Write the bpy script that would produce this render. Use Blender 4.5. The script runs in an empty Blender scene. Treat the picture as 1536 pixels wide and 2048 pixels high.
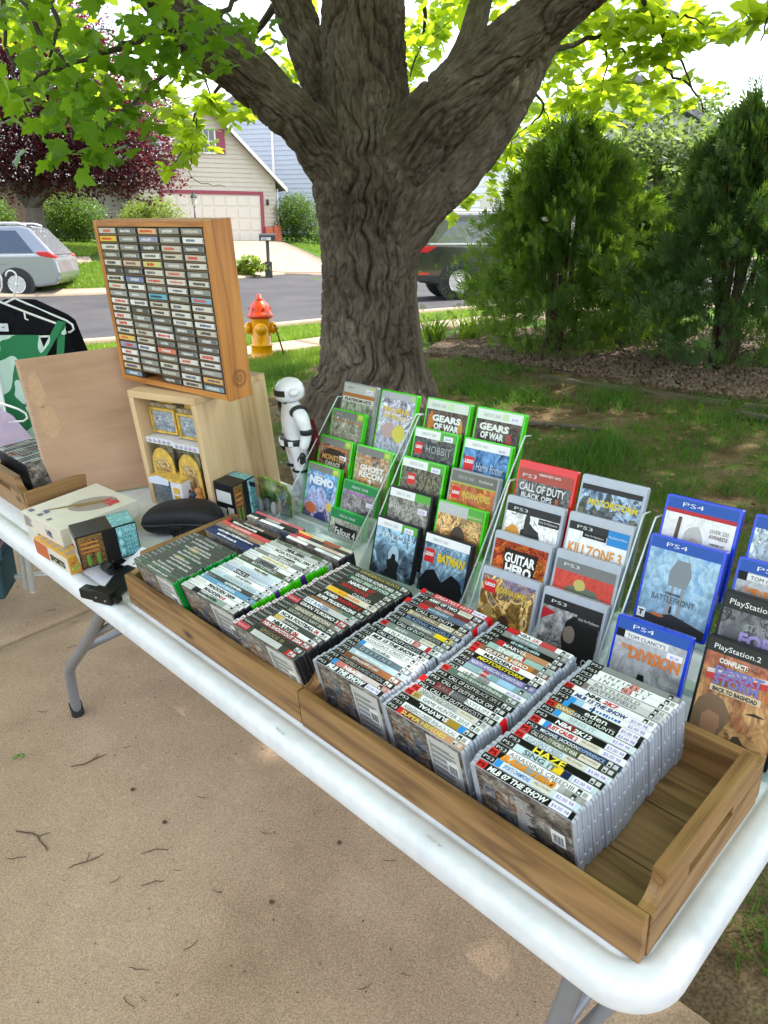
import bpy, bmesh, math, random
import numpy as np
from mathutils import Vector, Matrix

R = math.radians
random.seed(7)
rng = np.random.default_rng(11)
scene = bpy.context.scene
COL = scene.collection

# ------------------------------------------------------------------ camera
CAM_H, CAM_PITCH, CAM_F = 1.68, 0.347, 1519.0 / 2048.0
cam_data = bpy.data.cameras.new('camera')
cam = bpy.data.objects.new('camera', cam_data)
COL.objects.link(cam)
cam.location = (0, 0, CAM_H)
cam.rotation_euler = (math.pi / 2 - CAM_PITCH, 0, 0)
cam_data.sensor_fit = 'VERTICAL'
cam_data.sensor_height = 24.0
cam_data.lens = 24.0 * CAM_F
cam_data.clip_start = 0.05
cam_data.clip_end = 2000
scene.camera = cam

# ------------------------------------------------------------------ sky, sun, exposure
SUN_DIR = Vector((0.72, 0.30, 1.35)).normalized()      # direction towards the sun
sun_el = math.asin(SUN_DIR.z)
sun_az = math.atan2(SUN_DIR.x, SUN_DIR.y)
world = bpy.data.worlds.new('World')
scene.world = world
world.use_nodes = True
wt = world.node_tree
wt.nodes.clear()
w_out = wt.nodes.new('ShaderNodeOutputWorld')
w_bg = wt.nodes.new('ShaderNodeBackground')
w_sky = wt.nodes.new('ShaderNodeTexSky')
w_sky.sky_type = 'NISHITA'
w_sky.sun_disc = False
w_sky.sun_elevation = sun_el
w_sky.sun_rotation = sun_az
w_sky.air_density = 1.0
w_sky.dust_density = 1.5
w_tc = wt.nodes.new('ShaderNodeTexCoord')
w_map = wt.nodes.new('ShaderNodeMapping')
w_map.inputs['Scale'].default_value = (1.0, 1.0, 2.2)
w_noise = wt.nodes.new('ShaderNodeTexNoise')
w_noise.inputs['Scale'].default_value = 2.6
w_noise.inputs['Detail'].default_value = 6
w_noise.inputs['Roughness'].default_value = 0.55
w_ramp = wt.nodes.new('ShaderNodeValToRGB')
w_ramp.color_ramp.elements[0].position = 0.42
w_ramp.color_ramp.elements[1].position = 0.62
w_mix = wt.nodes.new('ShaderNodeMix')
w_mix.data_type = 'RGBA'
w_mix.inputs['B'].default_value = (8.5, 8.7, 9.0, 1)
wt.links.new(w_tc.outputs['Generated'], w_map.inputs['Vector'])
wt.links.new(w_map.outputs['Vector'], w_noise.inputs['Vector'])
wt.links.new(w_noise.outputs['Fac'], w_ramp.inputs['Fac'])
wt.links.new(w_ramp.outputs['Color'], w_mix.inputs['Factor'])
wt.links.new(w_sky.outputs['Color'], w_mix.inputs['A'])
wt.links.new(w_mix.outputs['Result'], w_bg.inputs['Color'])
w_bg.inputs['Strength'].default_value = 0.12
wt.links.new(w_bg.outputs['Background'], w_out.inputs['Surface'])

sun_data = bpy.data.lights.new('sun', 'SUN')
sun_data.energy = 3.0
sun_data.angle = R(0.8)
sun_data.color = (1.0, 0.95, 0.86)
sun = bpy.data.objects.new('sun', sun_data)
COL.objects.link(sun)
sun.location = (6, 3, 14)
sun.rotation_euler = SUN_DIR.to_track_quat('Z', 'Y').to_euler()

vs = scene.view_settings
vs.view_transform = 'Standard'
vs.look = 'None'
vs.exposure = 1.9
vs.gamma = 1.0
vs.use_curve_mapping = False
scene.render.engine = 'CYCLES'
cy = scene.cycles
cy.max_bounces = 8
cy.diffuse_bounces = 4
cy.glossy_bounces = 3
cy.transmission_bounces = 4
cy.transparent_max_bounces = 16
cy.caustics_reflective = False
cy.caustics_refractive = False
cy.sample_clamp_indirect = 6.0

# ------------------------------------------------------------------ helpers: materials
MATS = {}

def new_mat(name):
    m = bpy.data.materials.new(name)
    m.use_nodes = True
    nt = m.node_tree
    b = nt.nodes['Principled BSDF']
    return m, nt, b

def plain(name, col, rough=0.5, metal=0.0, spec=0.5, coat=0.0, var=0.06, scale=30.0):
    """painted / printed surface with a faint procedural unevenness"""
    if name in MATS:
        return MATS[name]
    m, nt, b = new_mat(name)
    n = nt.nodes.new('ShaderNodeTexNoise')
    tc = nt.nodes.new('ShaderNodeTexCoord')
    n.inputs['Scale'].default_value = scale
    n.inputs['Detail'].default_value = 3
    nt.links.new(tc.outputs['Object'], n.inputs['Vector'])
    r = nt.nodes.new('ShaderNodeValToRGB')
    r.color_ramp.elements[0].position = 0.3
    r.color_ramp.elements[1].position = 0.7
    lo = [max(0.0, c * (1 - var)) for c in col]
    hi = [min(1.0, c * (1 + var)) for c in col]
    r.color_ramp.elements[0].color = (*lo, 1)
    r.color_ramp.elements[1].color = (*hi, 1)
    nt.links.new(n.outputs['Fac'], r.inputs['Fac'])
    nt.links.new(r.outputs['Color'], b.inputs['Base Color'])
    b.inputs['Roughness'].default_value = rough
    b.inputs['Metallic'].default_value = metal
    b.inputs['Specular IOR Level'].default_value = spec
    b.inputs['Coat Weight'].default_value = coat
    MATS[name] = m
    return m

def ink(col, rough=0.32):
    key = 'ink_%02x%02x%02x' % tuple(int(max(0, min(1, c)) * 255) for c in col)
    lum = sum(col) / 3
    if lum < 0.14:          # printing black is deep and fairly matt under its sleeve
        col = tuple(c * (0.45 + 0.55 * lum / 0.14) for c in col)
    return plain(key, col, rough, var=0.03, spec=0.16)

def mottled(name, cols, scale=4.0, rough=0.8, bump=0.0, bscale=None, stretch=(1, 1, 1), detail=6, pos=None, speck=None, coord='Object', spec=0.5, bdist=0.01):
    """several colours mixed by stretched noise, with bump; speck = (scale, dark, light, amount)"""
    if name in MATS:
        return MATS[name]
    m, nt, b = new_mat(name)
    tc = nt.nodes.new('ShaderNodeTexCoord')
    mp = nt.nodes.new('ShaderNodeMapping')
    mp.inputs['Scale'].default_value = stretch
    nt.links.new(tc.outputs[coord], mp.inputs['Vector'])
    n = nt.nodes.new('ShaderNodeTexNoise')
    n.inputs['Scale'].default_value = scale
    n.inputs['Detail'].default_value = detail
    n.inputs['Roughness'].default_value = 0.62
    nt.links.new(mp.outputs['Vector'], n.inputs['Vector'])
    r = nt.nodes.new('ShaderNodeValToRGB')
    els = r.color_ramp.elements
    k = len(cols)
    ps = pos or [0.32 + 0.36 * i / max(1, k - 1) for i in range(k)]
    while len(els) < k:
        els.new(0.5)
    for e, p, c in zip(els, ps, cols):
        e.position = p
        e.color = (*c, 1)
    nt.links.new(n.outputs['Fac'], r.inputs['Fac'])
    col_out = r.outputs['Color']
    n2 = None
    if speck:
        n2 = nt.nodes.new('ShaderNodeTexNoise')
        n2.inputs['Scale'].default_value = speck[0]
        n2.inputs['Detail'].default_value = 2
        nt.links.new(tc.outputs[coord], n2.inputs['Vector'])
        r2 = nt.nodes.new('ShaderNodeValToRGB')
        r2.color_ramp.elements[0].position = 0.36
        r2.color_ramp.elements[0].color = (*[speck[1]] * 3, 1)
        r2.color_ramp.elements[1].position = 0.64
        r2.color_ramp.elements[1].color = (*[speck[2]] * 3, 1)
        nt.links.new(n2.outputs['Fac'], r2.inputs['Fac'])
        mx = nt.nodes.new('ShaderNodeMix')
        mx.data_type = 'RGBA'
        mx.blend_type = 'MULTIPLY'
        mx.inputs['Factor'].default_value = speck[3]
        nt.links.new(col_out, mx.inputs['A'])
        nt.links.new(r2.outputs['Color'], mx.inputs['B'])
        col_out = mx.outputs['Result']
    nt.links.new(col_out, b.inputs['Base Color'])
    b.inputs['Roughness'].default_value = rough
    b.inputs['Specular IOR Level'].default_value = spec
    if bump:
        bn = nt.nodes.new('ShaderNodeBump')
        bn.inputs['Strength'].default_value = bump
        bn.inputs['Distance'].default_value = bdist
        if bscale:
            n3 = nt.nodes.new('ShaderNodeTexNoise')
            n3.inputs['Scale'].default_value = bscale
            n3.inputs['Detail'].default_value = 5
            nt.links.new(mp.outputs['Vector'], n3.inputs['Vector'])
            nt.links.new(n3.outputs['Fac'], bn.inputs['Height'])
        else:
            nt.links.new(n.outputs['Fac'], bn.inputs['Height'])
        nt.links.new(bn.outputs['Normal'], b.inputs['Normal'])
    MATS[name] = m
    return m

def wood(name, c_dark, c_mid, c_light, axis=0, scale=1.0, rough=0.6, ring=14.0, knots=True):
    """planed timber: grain lines along one axis, bent by noise, a few knots"""
    if name in MATS:
        return MATS[name]
    m, nt, b = new_mat(name)
    L = nt.links.new
    tc = nt.nodes.new('ShaderNodeTexCoord')
    oi = nt.nodes.new('ShaderNodeObjectInfo')
    addv = nt.nodes.new('ShaderNodeVectorMath')
    addv.operation = 'MULTIPLY_ADD'
    addv.inputs[1].default_value = (1, 1, 1)
    sc = nt.nodes.new('ShaderNodeVectorMath')
    sc.operation = 'SCALE'
    sc.inputs[0].default_value = (3.1, 5.7, 7.3)
    L(oi.outputs['Random'], sc.inputs['Scale'])
    L(tc.outputs['Object'], addv.inputs[0])
    L(sc.outputs['Vector'], addv.inputs[2])
    mp = nt.nodes.new('ShaderNodeMapping')
    s = [9.0 * scale] * 3
    s[axis] = 0.9 * scale
    mp.inputs['Scale'].default_value = s
    L(addv.outputs['Vector'], mp.inputs['Vector'])
    n = nt.nodes.new('ShaderNodeTexNoise')
    n.inputs['Scale'].default_value = 1.6
    n.inputs['Detail'].default_value = 2
    L(mp.outputs['Vector'], n.inputs['Vector'])
    mu = nt.nodes.new('ShaderNodeMath')
    mu.operation = 'MULTIPLY'
    mu.inputs[1].default_value = ring
    L(n.outputs['Fac'], mu.inputs[0])
    si = nt.nodes.new('ShaderNodeMath')
    si.operation = 'PINGPONG'
    si.inputs[1].default_value = 1.0
    L(mu.outputs[0], si.inputs[0])
    mp2 = nt.nodes.new('ShaderNodeMapping')
    s2 = [260.0 * scale] * 3
    s2[axis] = 6.0 * scale
    mp2.inputs['Scale'].default_value = s2
    L(addv.outputs['Vector'], mp2.inputs['Vector'])
    f = nt.nodes.new('ShaderNodeTexNoise')
    f.inputs['Scale'].default_value = 1.0
    f.inputs['Detail'].default_value = 3
    L(mp2.outputs['Vector'], f.inputs['Vector'])
    ad = nt.nodes.new('ShaderNodeMath')
    ad.operation = 'MULTIPLY_ADD'
    ad.inputs[1].default_value = 0.55
    L(si.outputs[0], ad.inputs[0])
    mu2 = nt.nodes.new('ShaderNodeMath')
    mu2.operation = 'MULTIPLY'
    mu2.inputs[1].default_value = 0.55
    L(f.outputs['Fac'], mu2.inputs[0])
    L(mu2.outputs[0], ad.inputs[2])
    r = nt.nodes.new('ShaderNodeValToRGB')
    e = r.color_ramp.elements
    e[0].position = 0.18
    e[0].color = (*c_dark, 1)
    e[1].position = 0.85
    e[1].color = (*c_light, 1)
    em = e.new(0.45)
    em.color = (*c_mid, 1)
    L(ad.outputs[0], r.inputs['Fac'])
    out = r.outputs['Color']
    if knots:
        v = nt.nodes.new('ShaderNodeTexVoronoi')
        mp3 = nt.nodes.new('ShaderNodeMapping')
        s3 = [11.0 * scale] * 3
        s3[axis] = 4.5 * scale
        mp3.inputs['Scale'].default_value = s3
        L(addv.outputs['Vector'], mp3.inputs['Vector'])
        v.inputs['Scale'].default_value = 1.0
        L(mp3.outputs['Vector'], v.inputs['Vector'])
        kr = nt.nodes.new('ShaderNodeValToRGB')
        kr.color_ramp.elements[0].position = 0.05
        kr.color_ramp.elements[0].color = (1, 1, 1, 1)
        kr.color_ramp.elements[1].position = 0.17
        kr.color_ramp.elements[1].color = (0, 0, 0, 1)
        L(v.outputs['Distance'], kr.inputs['Fac'])
        mx = nt.nodes.new('ShaderNodeMix')
        mx.data_type = 'RGBA'
        mx.inputs['B'].default_value = (*[c * 0.45 for c in c_dark], 1)
        L(kr.outputs['Color'], mx.inputs['Factor'])
        L(out, mx.inputs['A'])
        out = mx.outputs['Result']
    L(out, b.inputs['Base Color'])
    b.inputs['Roughness'].default_value = rough
    bn = nt.nodes.new('ShaderNodeBump')
    bn.inputs['Strength'].default_value = 0.25
    bn.inputs['Distance'].default_value = 0.001
    L(f.outputs['Fac'], bn.inputs['Height'])
    L(bn.outputs['Normal'], b.inputs['Normal'])
    MATS[name] = m
    return m

def clear_plastic(name, col, clear=0.4, rough=0.18):
    """translucent case plastic: partly lets what is behind it through"""
    if name in MATS:
        return MATS[name]
    m, nt, b = new_mat(name)
    L = nt.links.new
    b.inputs['Base Color'].default_value = (*col, 1)
    b.inputs['Roughness'].default_value = rough
    b.inputs['Coat Weight'].default_value = 0.3
    t = nt.nodes.new('ShaderNodeBsdfTransparent')
    t.inputs['Color'].default_value = (*[0.6 + 0.4 * c for c in col], 1)
    mx = nt.nodes.new('ShaderNodeMixShader')
    n = nt.nodes.new('ShaderNodeTexNoise')
    n.inputs['Scale'].default_value = 22
    tc = nt.nodes.new('ShaderNodeTexCoord')
    L(tc.outputs['Object'], n.inputs['Vector'])
    mr = nt.nodes.new('ShaderNodeMapRange')
    mr.inputs['To Min'].default_value = max(0.0, 1 - clear - 0.08)
    mr.inputs['To Max'].default_value = min(1.0, 1 - clear + 0.08)
    L(n.outputs['Fac'], mr.inputs['Value'])
    L(mr.outputs['Result'], mx.inputs['Fac'])
    L(t.outputs[0], mx.inputs[1])
    L(b.outputs[0], mx.inputs[2])
    out = nt.nodes['Material Output']
    L(mx.outputs[0], out.inputs['Surface'])
    MATS[name] = m
    return m

def glass(name, col=(0.9, 0.95, 0.95), clear=0.9):
    """thin clear acrylic: see-through with sky glints at grazing angles"""
    if name in MATS:
        return MATS[name]
    m, nt, b = new_mat(name)
    L = nt.links.new
    t = nt.nodes.new('ShaderNodeBsdfTransparent')
    t.inputs['Color'].default_value = (*col, 1)
    g = nt.nodes.new('ShaderNodeBsdfGlossy')
    g.inputs['Roughness'].default_value = 0.06
    lw = nt.nodes.new('ShaderNodeLayerWeight')
    lw.inputs['Blend'].default_value = 0.25
    mr = nt.nodes.new('ShaderNodeMapRange')
    mr.inputs['To Min'].default_value = 1 - clear
    mr.inputs['To Max'].default_value = 0.28
    L(lw.outputs['Fresnel'], mr.inputs['Value'])
    mx = nt.nodes.new('ShaderNodeMixShader')
    L(mr.outputs['Result'], mx.inputs['Fac'])
    L(t.outputs[0], mx.inputs[1])
    L(g.outputs[0], mx.inputs[2])
    L(mx.outputs[0], nt.nodes['Material Output'].inputs['Surface'])
    MATS[name] = m
    return m

def leafy(name, c1, c2, trans=(0.35, 0.5, 0.02), tw=0.45, rough=0.45, scale=9.0, coord='Object'):
    """leaf tissue: diffuse front, light shining through from behind"""
    if name in MATS:
        return MATS[name]
    m, nt, b = new_mat(name)
    L = nt.links.new
    tc = nt.nodes.new('ShaderNodeTexCoord')
    n = nt.nodes.new('ShaderNodeTexNoise')
    n.inputs['Scale'].default_value = scale
    n.inputs['Detail'].default_value = 3
    L(tc.outputs[coord], n.inputs['Vector'])
    oi = nt.nodes.new('ShaderNodeObjectInfo')
    ad = nt.nodes.new('ShaderNodeMath')
    ad.operation = 'MULTIPLY_ADD'
    ad.inputs[1].default_value = 0.35
    L(oi.outputs['Random'], ad.inputs[0])
    sb = nt.nodes.new('ShaderNodeMath')
    sb.operation = 'SUBTRACT'
    sb.inputs[1].default_value = 0.17
    L(n.outputs['Fac'], sb.inputs[0])
    L(sb.outputs[0], ad.inputs[2])
    r = nt.nodes.new('ShaderNodeValToRGB')
    r.color_ramp.elements[0].position = 0.3
    r.color_ramp.elements[0].color = (*c1, 1)
    r.color_ramp.elements[1].position = 0.7
    r.color_ramp.elements[1].color = (*c2, 1)
    L(ad.outputs[0], r.inputs['Fac'])
    L(r.outputs['Color'], b.inputs['Base Color'])
    b.inputs['Roughness'].default_value = rough
    b.inputs['Specular IOR Level'].default_value = 0.35
    t = nt.nodes.new('ShaderNodeBsdfTranslucent')
    t.inputs['Color'].default_value = (*trans, 1)
    mx = nt.nodes.new('ShaderNodeMixShader')
    mx.inputs['Fac'].default_value = tw
    L(b.outputs[0], mx.inputs[1])
    L(t.outputs[0], mx.inputs[2])
    L(mx.outputs[0], nt.nodes['Material Output'].inputs['Surface'])
    MATS[name] = m
    return m

def art(name, cols, scale=3.0, vert=0.6, warp=1.2, rough=0.28, fine=(0.35, 1.45), crisp=False):
    """printed cover picture: colours running from bottom to top, broken up by warped noise"""
    if name in MATS:
        return MATS[name]
    m, nt, b = new_mat(name)
    L = nt.links.new
    tc = nt.nodes.new('ShaderNodeTexCoord')
    mp = nt.nodes.new('ShaderNodeMapping')
    mp.inputs['Location'].default_value = (random.random() * 9, random.random() * 9, random.random() * 9)
    L(tc.outputs['Generated'], mp.inputs['Vector'])
    n = nt.nodes.new('ShaderNodeTexNoise')
    n.inputs['Scale'].default_value = scale
    n.inputs['Detail'].default_value = 4 if crisp else 7
    n.inputs['Roughness'].default_value = 0.55 if crisp else 0.68
    n.inputs['Distortion'].default_value = warp
    L(mp.outputs['Vector'], n.inputs['Vector'])
    sp = nt.nodes.new('ShaderNodeSeparateXYZ')
    L(tc.outputs['Generated'], sp.inputs['Vector'])
    mxf = nt.nodes.new('ShaderNodeMix')
    mxf.inputs['Factor'].default_value = vert
    ct = nt.nodes.new('ShaderNodeMapRange')
    ct.inputs['From Min'].default_value = 0.30
    ct.inputs['From Max'].default_value = 0.70
    L(n.outputs['Fac'], ct.inputs['Value'])
    L(ct.outputs['Result'], mxf.inputs[2])
    L(sp.outputs['Z'], mxf.inputs[3])
    r = nt.nodes.new('ShaderNodeValToRGB')
    e = r.color_ramp.elements
    # hard-edged steps through the palette with darker and lighter strokes between, like a painted illustration
    if crisp:
        r.color_ramp.interpolation = 'CONSTANT'
        rr = random.Random(name)
        st = []
        for i in range(14):
            f = i / 13 * (len(cols) - 1)
            j = min(len(cols) - 2, int(f))
            c = [cols[j][q] * (1 - f + j) + cols[j + 1][q] * (f - j) for q in range(3)]
            g = rr.choice((.45, .75, 1.0, 1.0, 1.25, 1.6))
            st.append([min(.82, q * g) for q in c])
        cols = st
    k = len(cols)
    while len(e) < k:
        e.new(0.5)
    for i, c in enumerate(cols):
        e[i].position = 0.12 + 0.76 * i / max(1, k - 1)
        e[i].color = (*c, 1)
    b.inputs['Specular IOR Level'].default_value = 0.14
    L(mxf.outputs[0], r.inputs['Fac'])
    # a second, finer layer of light and dark brush marks
    n2 = nt.nodes.new('ShaderNodeTexNoise')
    n2.inputs['Scale'].default_value = scale * 2.0
    n2.inputs['Detail'].default_value = 5
    n2.inputs['Roughness'].default_value = 0.6
    n2.inputs['Distortion'].default_value = 2.5
    L(mp.outputs['Vector'], n2.inputs['Vector'])
    r2 = nt.nodes.new('ShaderNodeValToRGB')
    e2 = r2.color_ramp.elements
    e2[0].position = 0.34
    e2[0].color = (*[fine[0]] * 3, 1)
    e2[1].position = 0.66
    e2[1].color = (*[fine[1]] * 3, 1)
    L(n2.outputs['Fac'], r2.inputs['Fac'])
    mm = nt.nodes.new('ShaderNodeMix')
    mm.data_type = 'RGBA'
    mm.blend_type = 'MULTIPLY'
    mm.inputs['Factor'].default_value = 1.0
    L(r.outputs['Color'], mm.inputs['A'])
    L(r2.outputs['Color'], mm.inputs['B'])
    L(mm.outputs['Result'], b.inputs['Base Color'])
    b.inputs['Roughness'].default_value = rough
    MATS[name] = m
    return m

# ------------------------------------------------------------------ helpers: geometry
class MB:
    """collects shapes; build() links them as one mesh object"""
    def __init__(s):
        s.v, s.f, s.m, s.s = [], [], [], []
    def face(s, idx, mi=0, smooth=False):
        s.f.append(tuple(idx)); s.m.append(mi); s.s.append(smooth)
    def add(s, vs, fs, mi=0, smooth=False, M=None):
        o = len(s.v)
        for p in vs:
            s.v.append(tuple(M @ Vector(p)) if M is not None else tuple(p))
        for f in fs:
            s.face([i + o for i in f], mi, smooth)
        return s
    def box(s, x0, x1, y0, y1, z0, z1, mi=0, M=None):
        vs = [(x0, y0, z0), (x1, y0, z0), (x1, y1, z0), (x0, y1, z0), (x0, y0, z1), (x1, y0, z1), (x1, y1, z1), (x0, y1, z1)]
        fs = [(0, 3, 2, 1), (4, 5, 6, 7), (0, 1, 5, 4), (1, 2, 6, 5), (2, 3, 7, 6), (3, 0, 4, 7)]
        return s.add(vs, fs, mi, False, M)
    def quad(s, a, b, c, d, mi=0, M=None):
        return s.add([a, b, c, d], [(0, 1, 2, 3)], mi, False, M)
    def prism(s, poly, a, b, axis='y', mi=0, M=None, smooth=False):
        """2-D polygon extruded along an axis; poly given in the two other axes"""
        n = len(poly)
        def P(p, t):
            if axis == 'y': return (p[0], t, p[1])
            if axis == 'z': return (p[0], p[1], t)
            return (t, p[0], p[1])
        vs = [P(p, a) for p in poly] + [P(p, b) for p in poly]
        s.add(vs, [], mi, False, M)
        o = len(s.v) - 2 * n
        s.face([o + i for i in range(n)], mi)
        s.face([o + n + i for i in reversed(range(n))], mi)
        for i in range(n):
            j = (i + 1) % n
            s.face([o + j, o + i, o + n + i, o + n + j], mi, smooth)
        return s
    def tube(s, path, rad, n=10, mi=0, caps=True, smooth=True, M=None):
        path = [Vector(p) for p in path]
        k = len(path)
        rads = rad if isinstance(rad, (list, tuple)) else [rad] * k
        o = len(s.v)
        up = Vector((0, 0, 1))
        t0 = (path[1] - path[0]).normalized()
        if abs(t0.dot(up)) > 0.95:
            up = Vector((1, 0, 0))
        u = t0.cross(up).normalized()
        vs = []
        for i in range(k):
            t = (path[min(k - 1, i + 1)] - path[max(0, i - 1)]).normalized()
            u = (u - t * u.dot(t)).normalized()
            w = t.cross(u)
            for j in range(n):
                a = 2 * math.pi * j / n
                vs.append(path[i] + (u * math.cos(a) + w * math.sin(a)) * rads[i])
        s.add(vs, [], mi, smooth, M)
        for i in range(k - 1):
            for j in range(n):
                j2 = (j + 1) % n
                s.face([o + i * n + j, o + i * n + j2, o + (i + 1) * n + j2, o + (i + 1) * n + j], mi, smooth)
        if caps:
            s.face([o + j for j in reversed(range(n))], mi)
            s.face([o + (k - 1) * n + j for j in range(n)], mi)
        return s
    def lathe(s, prof, n=20, mi=0, M=None, smooth=True):
        """profile of (radius, z)"""
        o = len(s.v)
        vs = []
        for r, z in prof:
            for j in range(n):
                a = 2 * math.pi * j / n
                vs.append((r * math.cos(a), r * math.sin(a), z))
        s.add(vs, [], mi, smooth, M)
        for i in range(len(prof) - 1):
            for j in range(n):
                j2 = (j + 1) % n
                s.face([o + i * n + j, o + i * n + j2, o + (i + 1) * n + j2, o + (i + 1) * n + j], mi, smooth)
        s.face([o + j for j in reversed(range(n))], mi)
        s.face([o + (len(prof) - 1) * n + j for j in range(n)], mi)
        return s
    def ball(s, c, r, n=12, mi=0, M=None):
        rr = r if isinstance(r, (list, tuple)) else (r, r, r)
        prof = [(max(1e-4, math.sin(math.pi * i / n)), -math.cos(math.pi * i / n)) for i in range(n + 1)]
        m = Matrix.Translation(c) @ Matrix.Diagonal((rr[0], rr[1], rr[2], 1))
        if M is not None:
            m = M @ m
        return s.lathe(prof, 2 * n, mi, m)
    def build(s, name, mats, parent=None, bevel=0.0, seg=2, link=True):
        me = bpy.data.meshes.new(name)
        me.from_pydata(s.v, [], s.f)
        if not isinstance(mats, (list, tuple)):
            mats = [mats]
        for m in mats:
            me.materials.append(m)
        me.polygons.foreach_set('material_index', s.m)
        me.polygons.foreach_set('use_smooth', s.s)
        me.update()
        if bevel:
            bm = bmesh.new()
            bm.from_mesh(me)
            bmesh.ops.remove_doubles(bm, verts=bm.verts, dist=1e-6)
            es = [e for e in bm.edges if len(e.link_faces) == 2 and e.calc_face_angle(0) > 0.5]
            bmesh.ops.bevel(bm, geom=es, offset=bevel, segments=seg, affect='EDGES', profile=0.7, clamp_overlap=True)
            bm.to_mesh(me)
            bm.free()
        o = bpy.data.objects.new(name, me)
        if link:
            COL.objects.link(o)
        if parent is not None:
            o.parent = parent
        return o

def mesh_np(name, V, F, mats, parent=None, smooth=False, attr=None, link=True):
    """big mesh from numpy arrays; F has a fixed number of corners"""
    V = np.asarray(V, np.float32)
    F = np.asarray(F, np.int32)
    me = bpy.data.meshes.new(name)
    k = F.shape[1]
    me.vertices.add(len(V))
    me.vertices.foreach_set('co', V.ravel())
    me.loops.add(F.size)
    me.loops.foreach_set('vertex_index', F.ravel())
    me.polygons.add(len(F))
    me.polygons.foreach_set('loop_start', np.arange(0, F.size, k, dtype=np.int32))
    if smooth:
        me.polygons.foreach_set('use_smooth', np.ones(len(F), bool))
    if not isinstance(mats, (list, tuple)):
        mats = [mats]
    for m in mats:
        me.materials.append(m)
    if attr is not None:
        a = me.attributes.new('grain', 'FLOAT_VECTOR', 'POINT')
        a.data.foreach_set('vector', np.asarray(attr, np.float32).ravel())
    me.update(calc_edges=True)
    me.validate()
    o = bpy.data.objects.new(name, me)
    if link:
        COL.objects.link(o)
    if parent is not None:
        o.parent = parent
    return o

def thing(name, label, cat, M=None, group=None):
    """an Empty at a thing's base that parents its parts"""
    o = bpy.data.objects.new(name, None)
    o.empty_display_size = 0.05
    COL.objects.link(o)
    if M is not None:
        o.matrix_world = M
    return tag(o, label, cat, group)

def tag(o, label, cat, group=None):
    o['label'] = label
    o['category'] = cat
    if group:
        o['group'] = group
    return o

def struct(o, kind='structure'):
    o['kind'] = kind
    return o

def rrect(x0, x1, z0, z1, r, n=4):
    """rounded rectangle polygon, counter-clockwise"""
    out = []
    for cx, cz, a0 in ((x1 - r, z0 + r, -90), (x1 - r, z1 - r, 0), (x0 + r, z1 - r, 90), (x0 + r, z0 + r, 180)):
        for i in range(n + 1):
            a = R(a0 + 90 * i / n)
            out.append((cx + r * math.cos(a), cz + r * math.sin(a)))
    return out

def rots(n, tilt=None):
    """n random rotation matrices (n,3,3)"""
    q = rng.normal(size=(n, 4))
    q /= np.linalg.norm(q, axis=1)[:, None]
    w, x, y, z = q.T
    return np.stack([np.stack([1 - 2 * (y * y + z * z), 2 * (x * y - z * w), 2 * (x * z + y * w)], -1),
                     np.stack([2 * (x * y + z * w), 1 - 2 * (x * x + z * z), 2 * (y * z - x * w)], -1),
                     np.stack([2 * (x * z - y * w), 2 * (y * z + x * w), 1 - 2 * (x * x + y * y)], -1)], 1)

def frames(n_dir, roll=None):
    """rotation matrices whose local z is n_dir (n,3)"""
    n = len(n_dir)
    z = n_dir / np.linalg.norm(n_dir, axis=1)[:, None]
    a = rng.normal(size=(n, 3)) if roll is None else roll
    x = np.cross(a, z)
    x /= np.linalg.norm(x, axis=1)[:, None]
    y = np.cross(z, x)
    return np.stack([x, y, z], -1)

def scatter(tv, tf, pos, rot, size):
    """copies of a template (tv verts, tf faces) at pos, turned by rot, scaled by size -> V, F"""
    tv = np.asarray(tv, float)
    tf = np.asarray(tf, int)
    n = len(pos)
    sz = np.broadcast_to(np.asarray(size, float).reshape(-1, 1, 1), (n, 1, 1))
    V = np.einsum('nij,kj->nki', rot, tv) * sz + np.asarray(pos)[:, None, :]
    F = tf[None] + (np.arange(n) * len(tv))[:, None, None]
    return V.reshape(-1, 3), F.reshape(-1, tf.shape[1])

# ------------------------------------------------------------------ lettering
_TXT = {}

def text_shape(s, bold=0.0, shear=0.0):
    """flat letter shapes of unit cap height, left-bottom at the origin: verts, faces, width"""
    key = (s, bold, shear)
    if key in _TXT:
        return _TXT[key]
    c = bpy.data.curves.new('lettering', 'FONT')
    c.body = s
    c.size = 1.0
    c.resolution_u = 2
    c.offset = bold
    c.shear = shear
    o = bpy.data.objects.new('lettering', c)
    me = o.to_mesh()
    vs = [(v.co.x, v.co.y) for v in me.vertices]
    fs = [tuple(p.vertices) for p in me.polygons]
    o.to_mesh_clear()
    bpy.data.objects.remove(o)
    bpy.data.curves.remove(c)
    if not vs:
        _TXT[key] = ([], [], 0.0)
        return _TXT[key]
    xs = [v[0] for v in vs]
    x0, x1 = min(xs), max(xs)
    h = 0.73
    vs = [((x - x0) / h, y / h) for x, y in vs]
    _TXT[key] = (vs, fs, (x1 - x0) / h)
    return _TXT[key]

def put_text(mb, s, x, y, h, M, mi=0, bold=0.02, shear=0.0, width=None, align='L', maxw=None, flip=False):
    """letters of cap height h with lower left at (x, y) of the plane M (local x right, y up)"""
    vs, fs, w = text_shape(s, bold, shear)
    if not vs:
        return
    kx = h
    if width:
        kx = width / w
    elif maxw and w * h > maxw:
        kx = maxw / w
    W = w * kx
    if align == 'C':
        x -= W / 2
    elif align == 'R':
        x -= W
    if flip:
        pts = [(x + W - a * kx, y + h - b * h, 0) for a, b in vs]
    else:
        pts = [(x + a * kx, y + b * h, 0) for a, b in vs]
    mb.add(pts, fs, mi, False, M)

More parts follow.
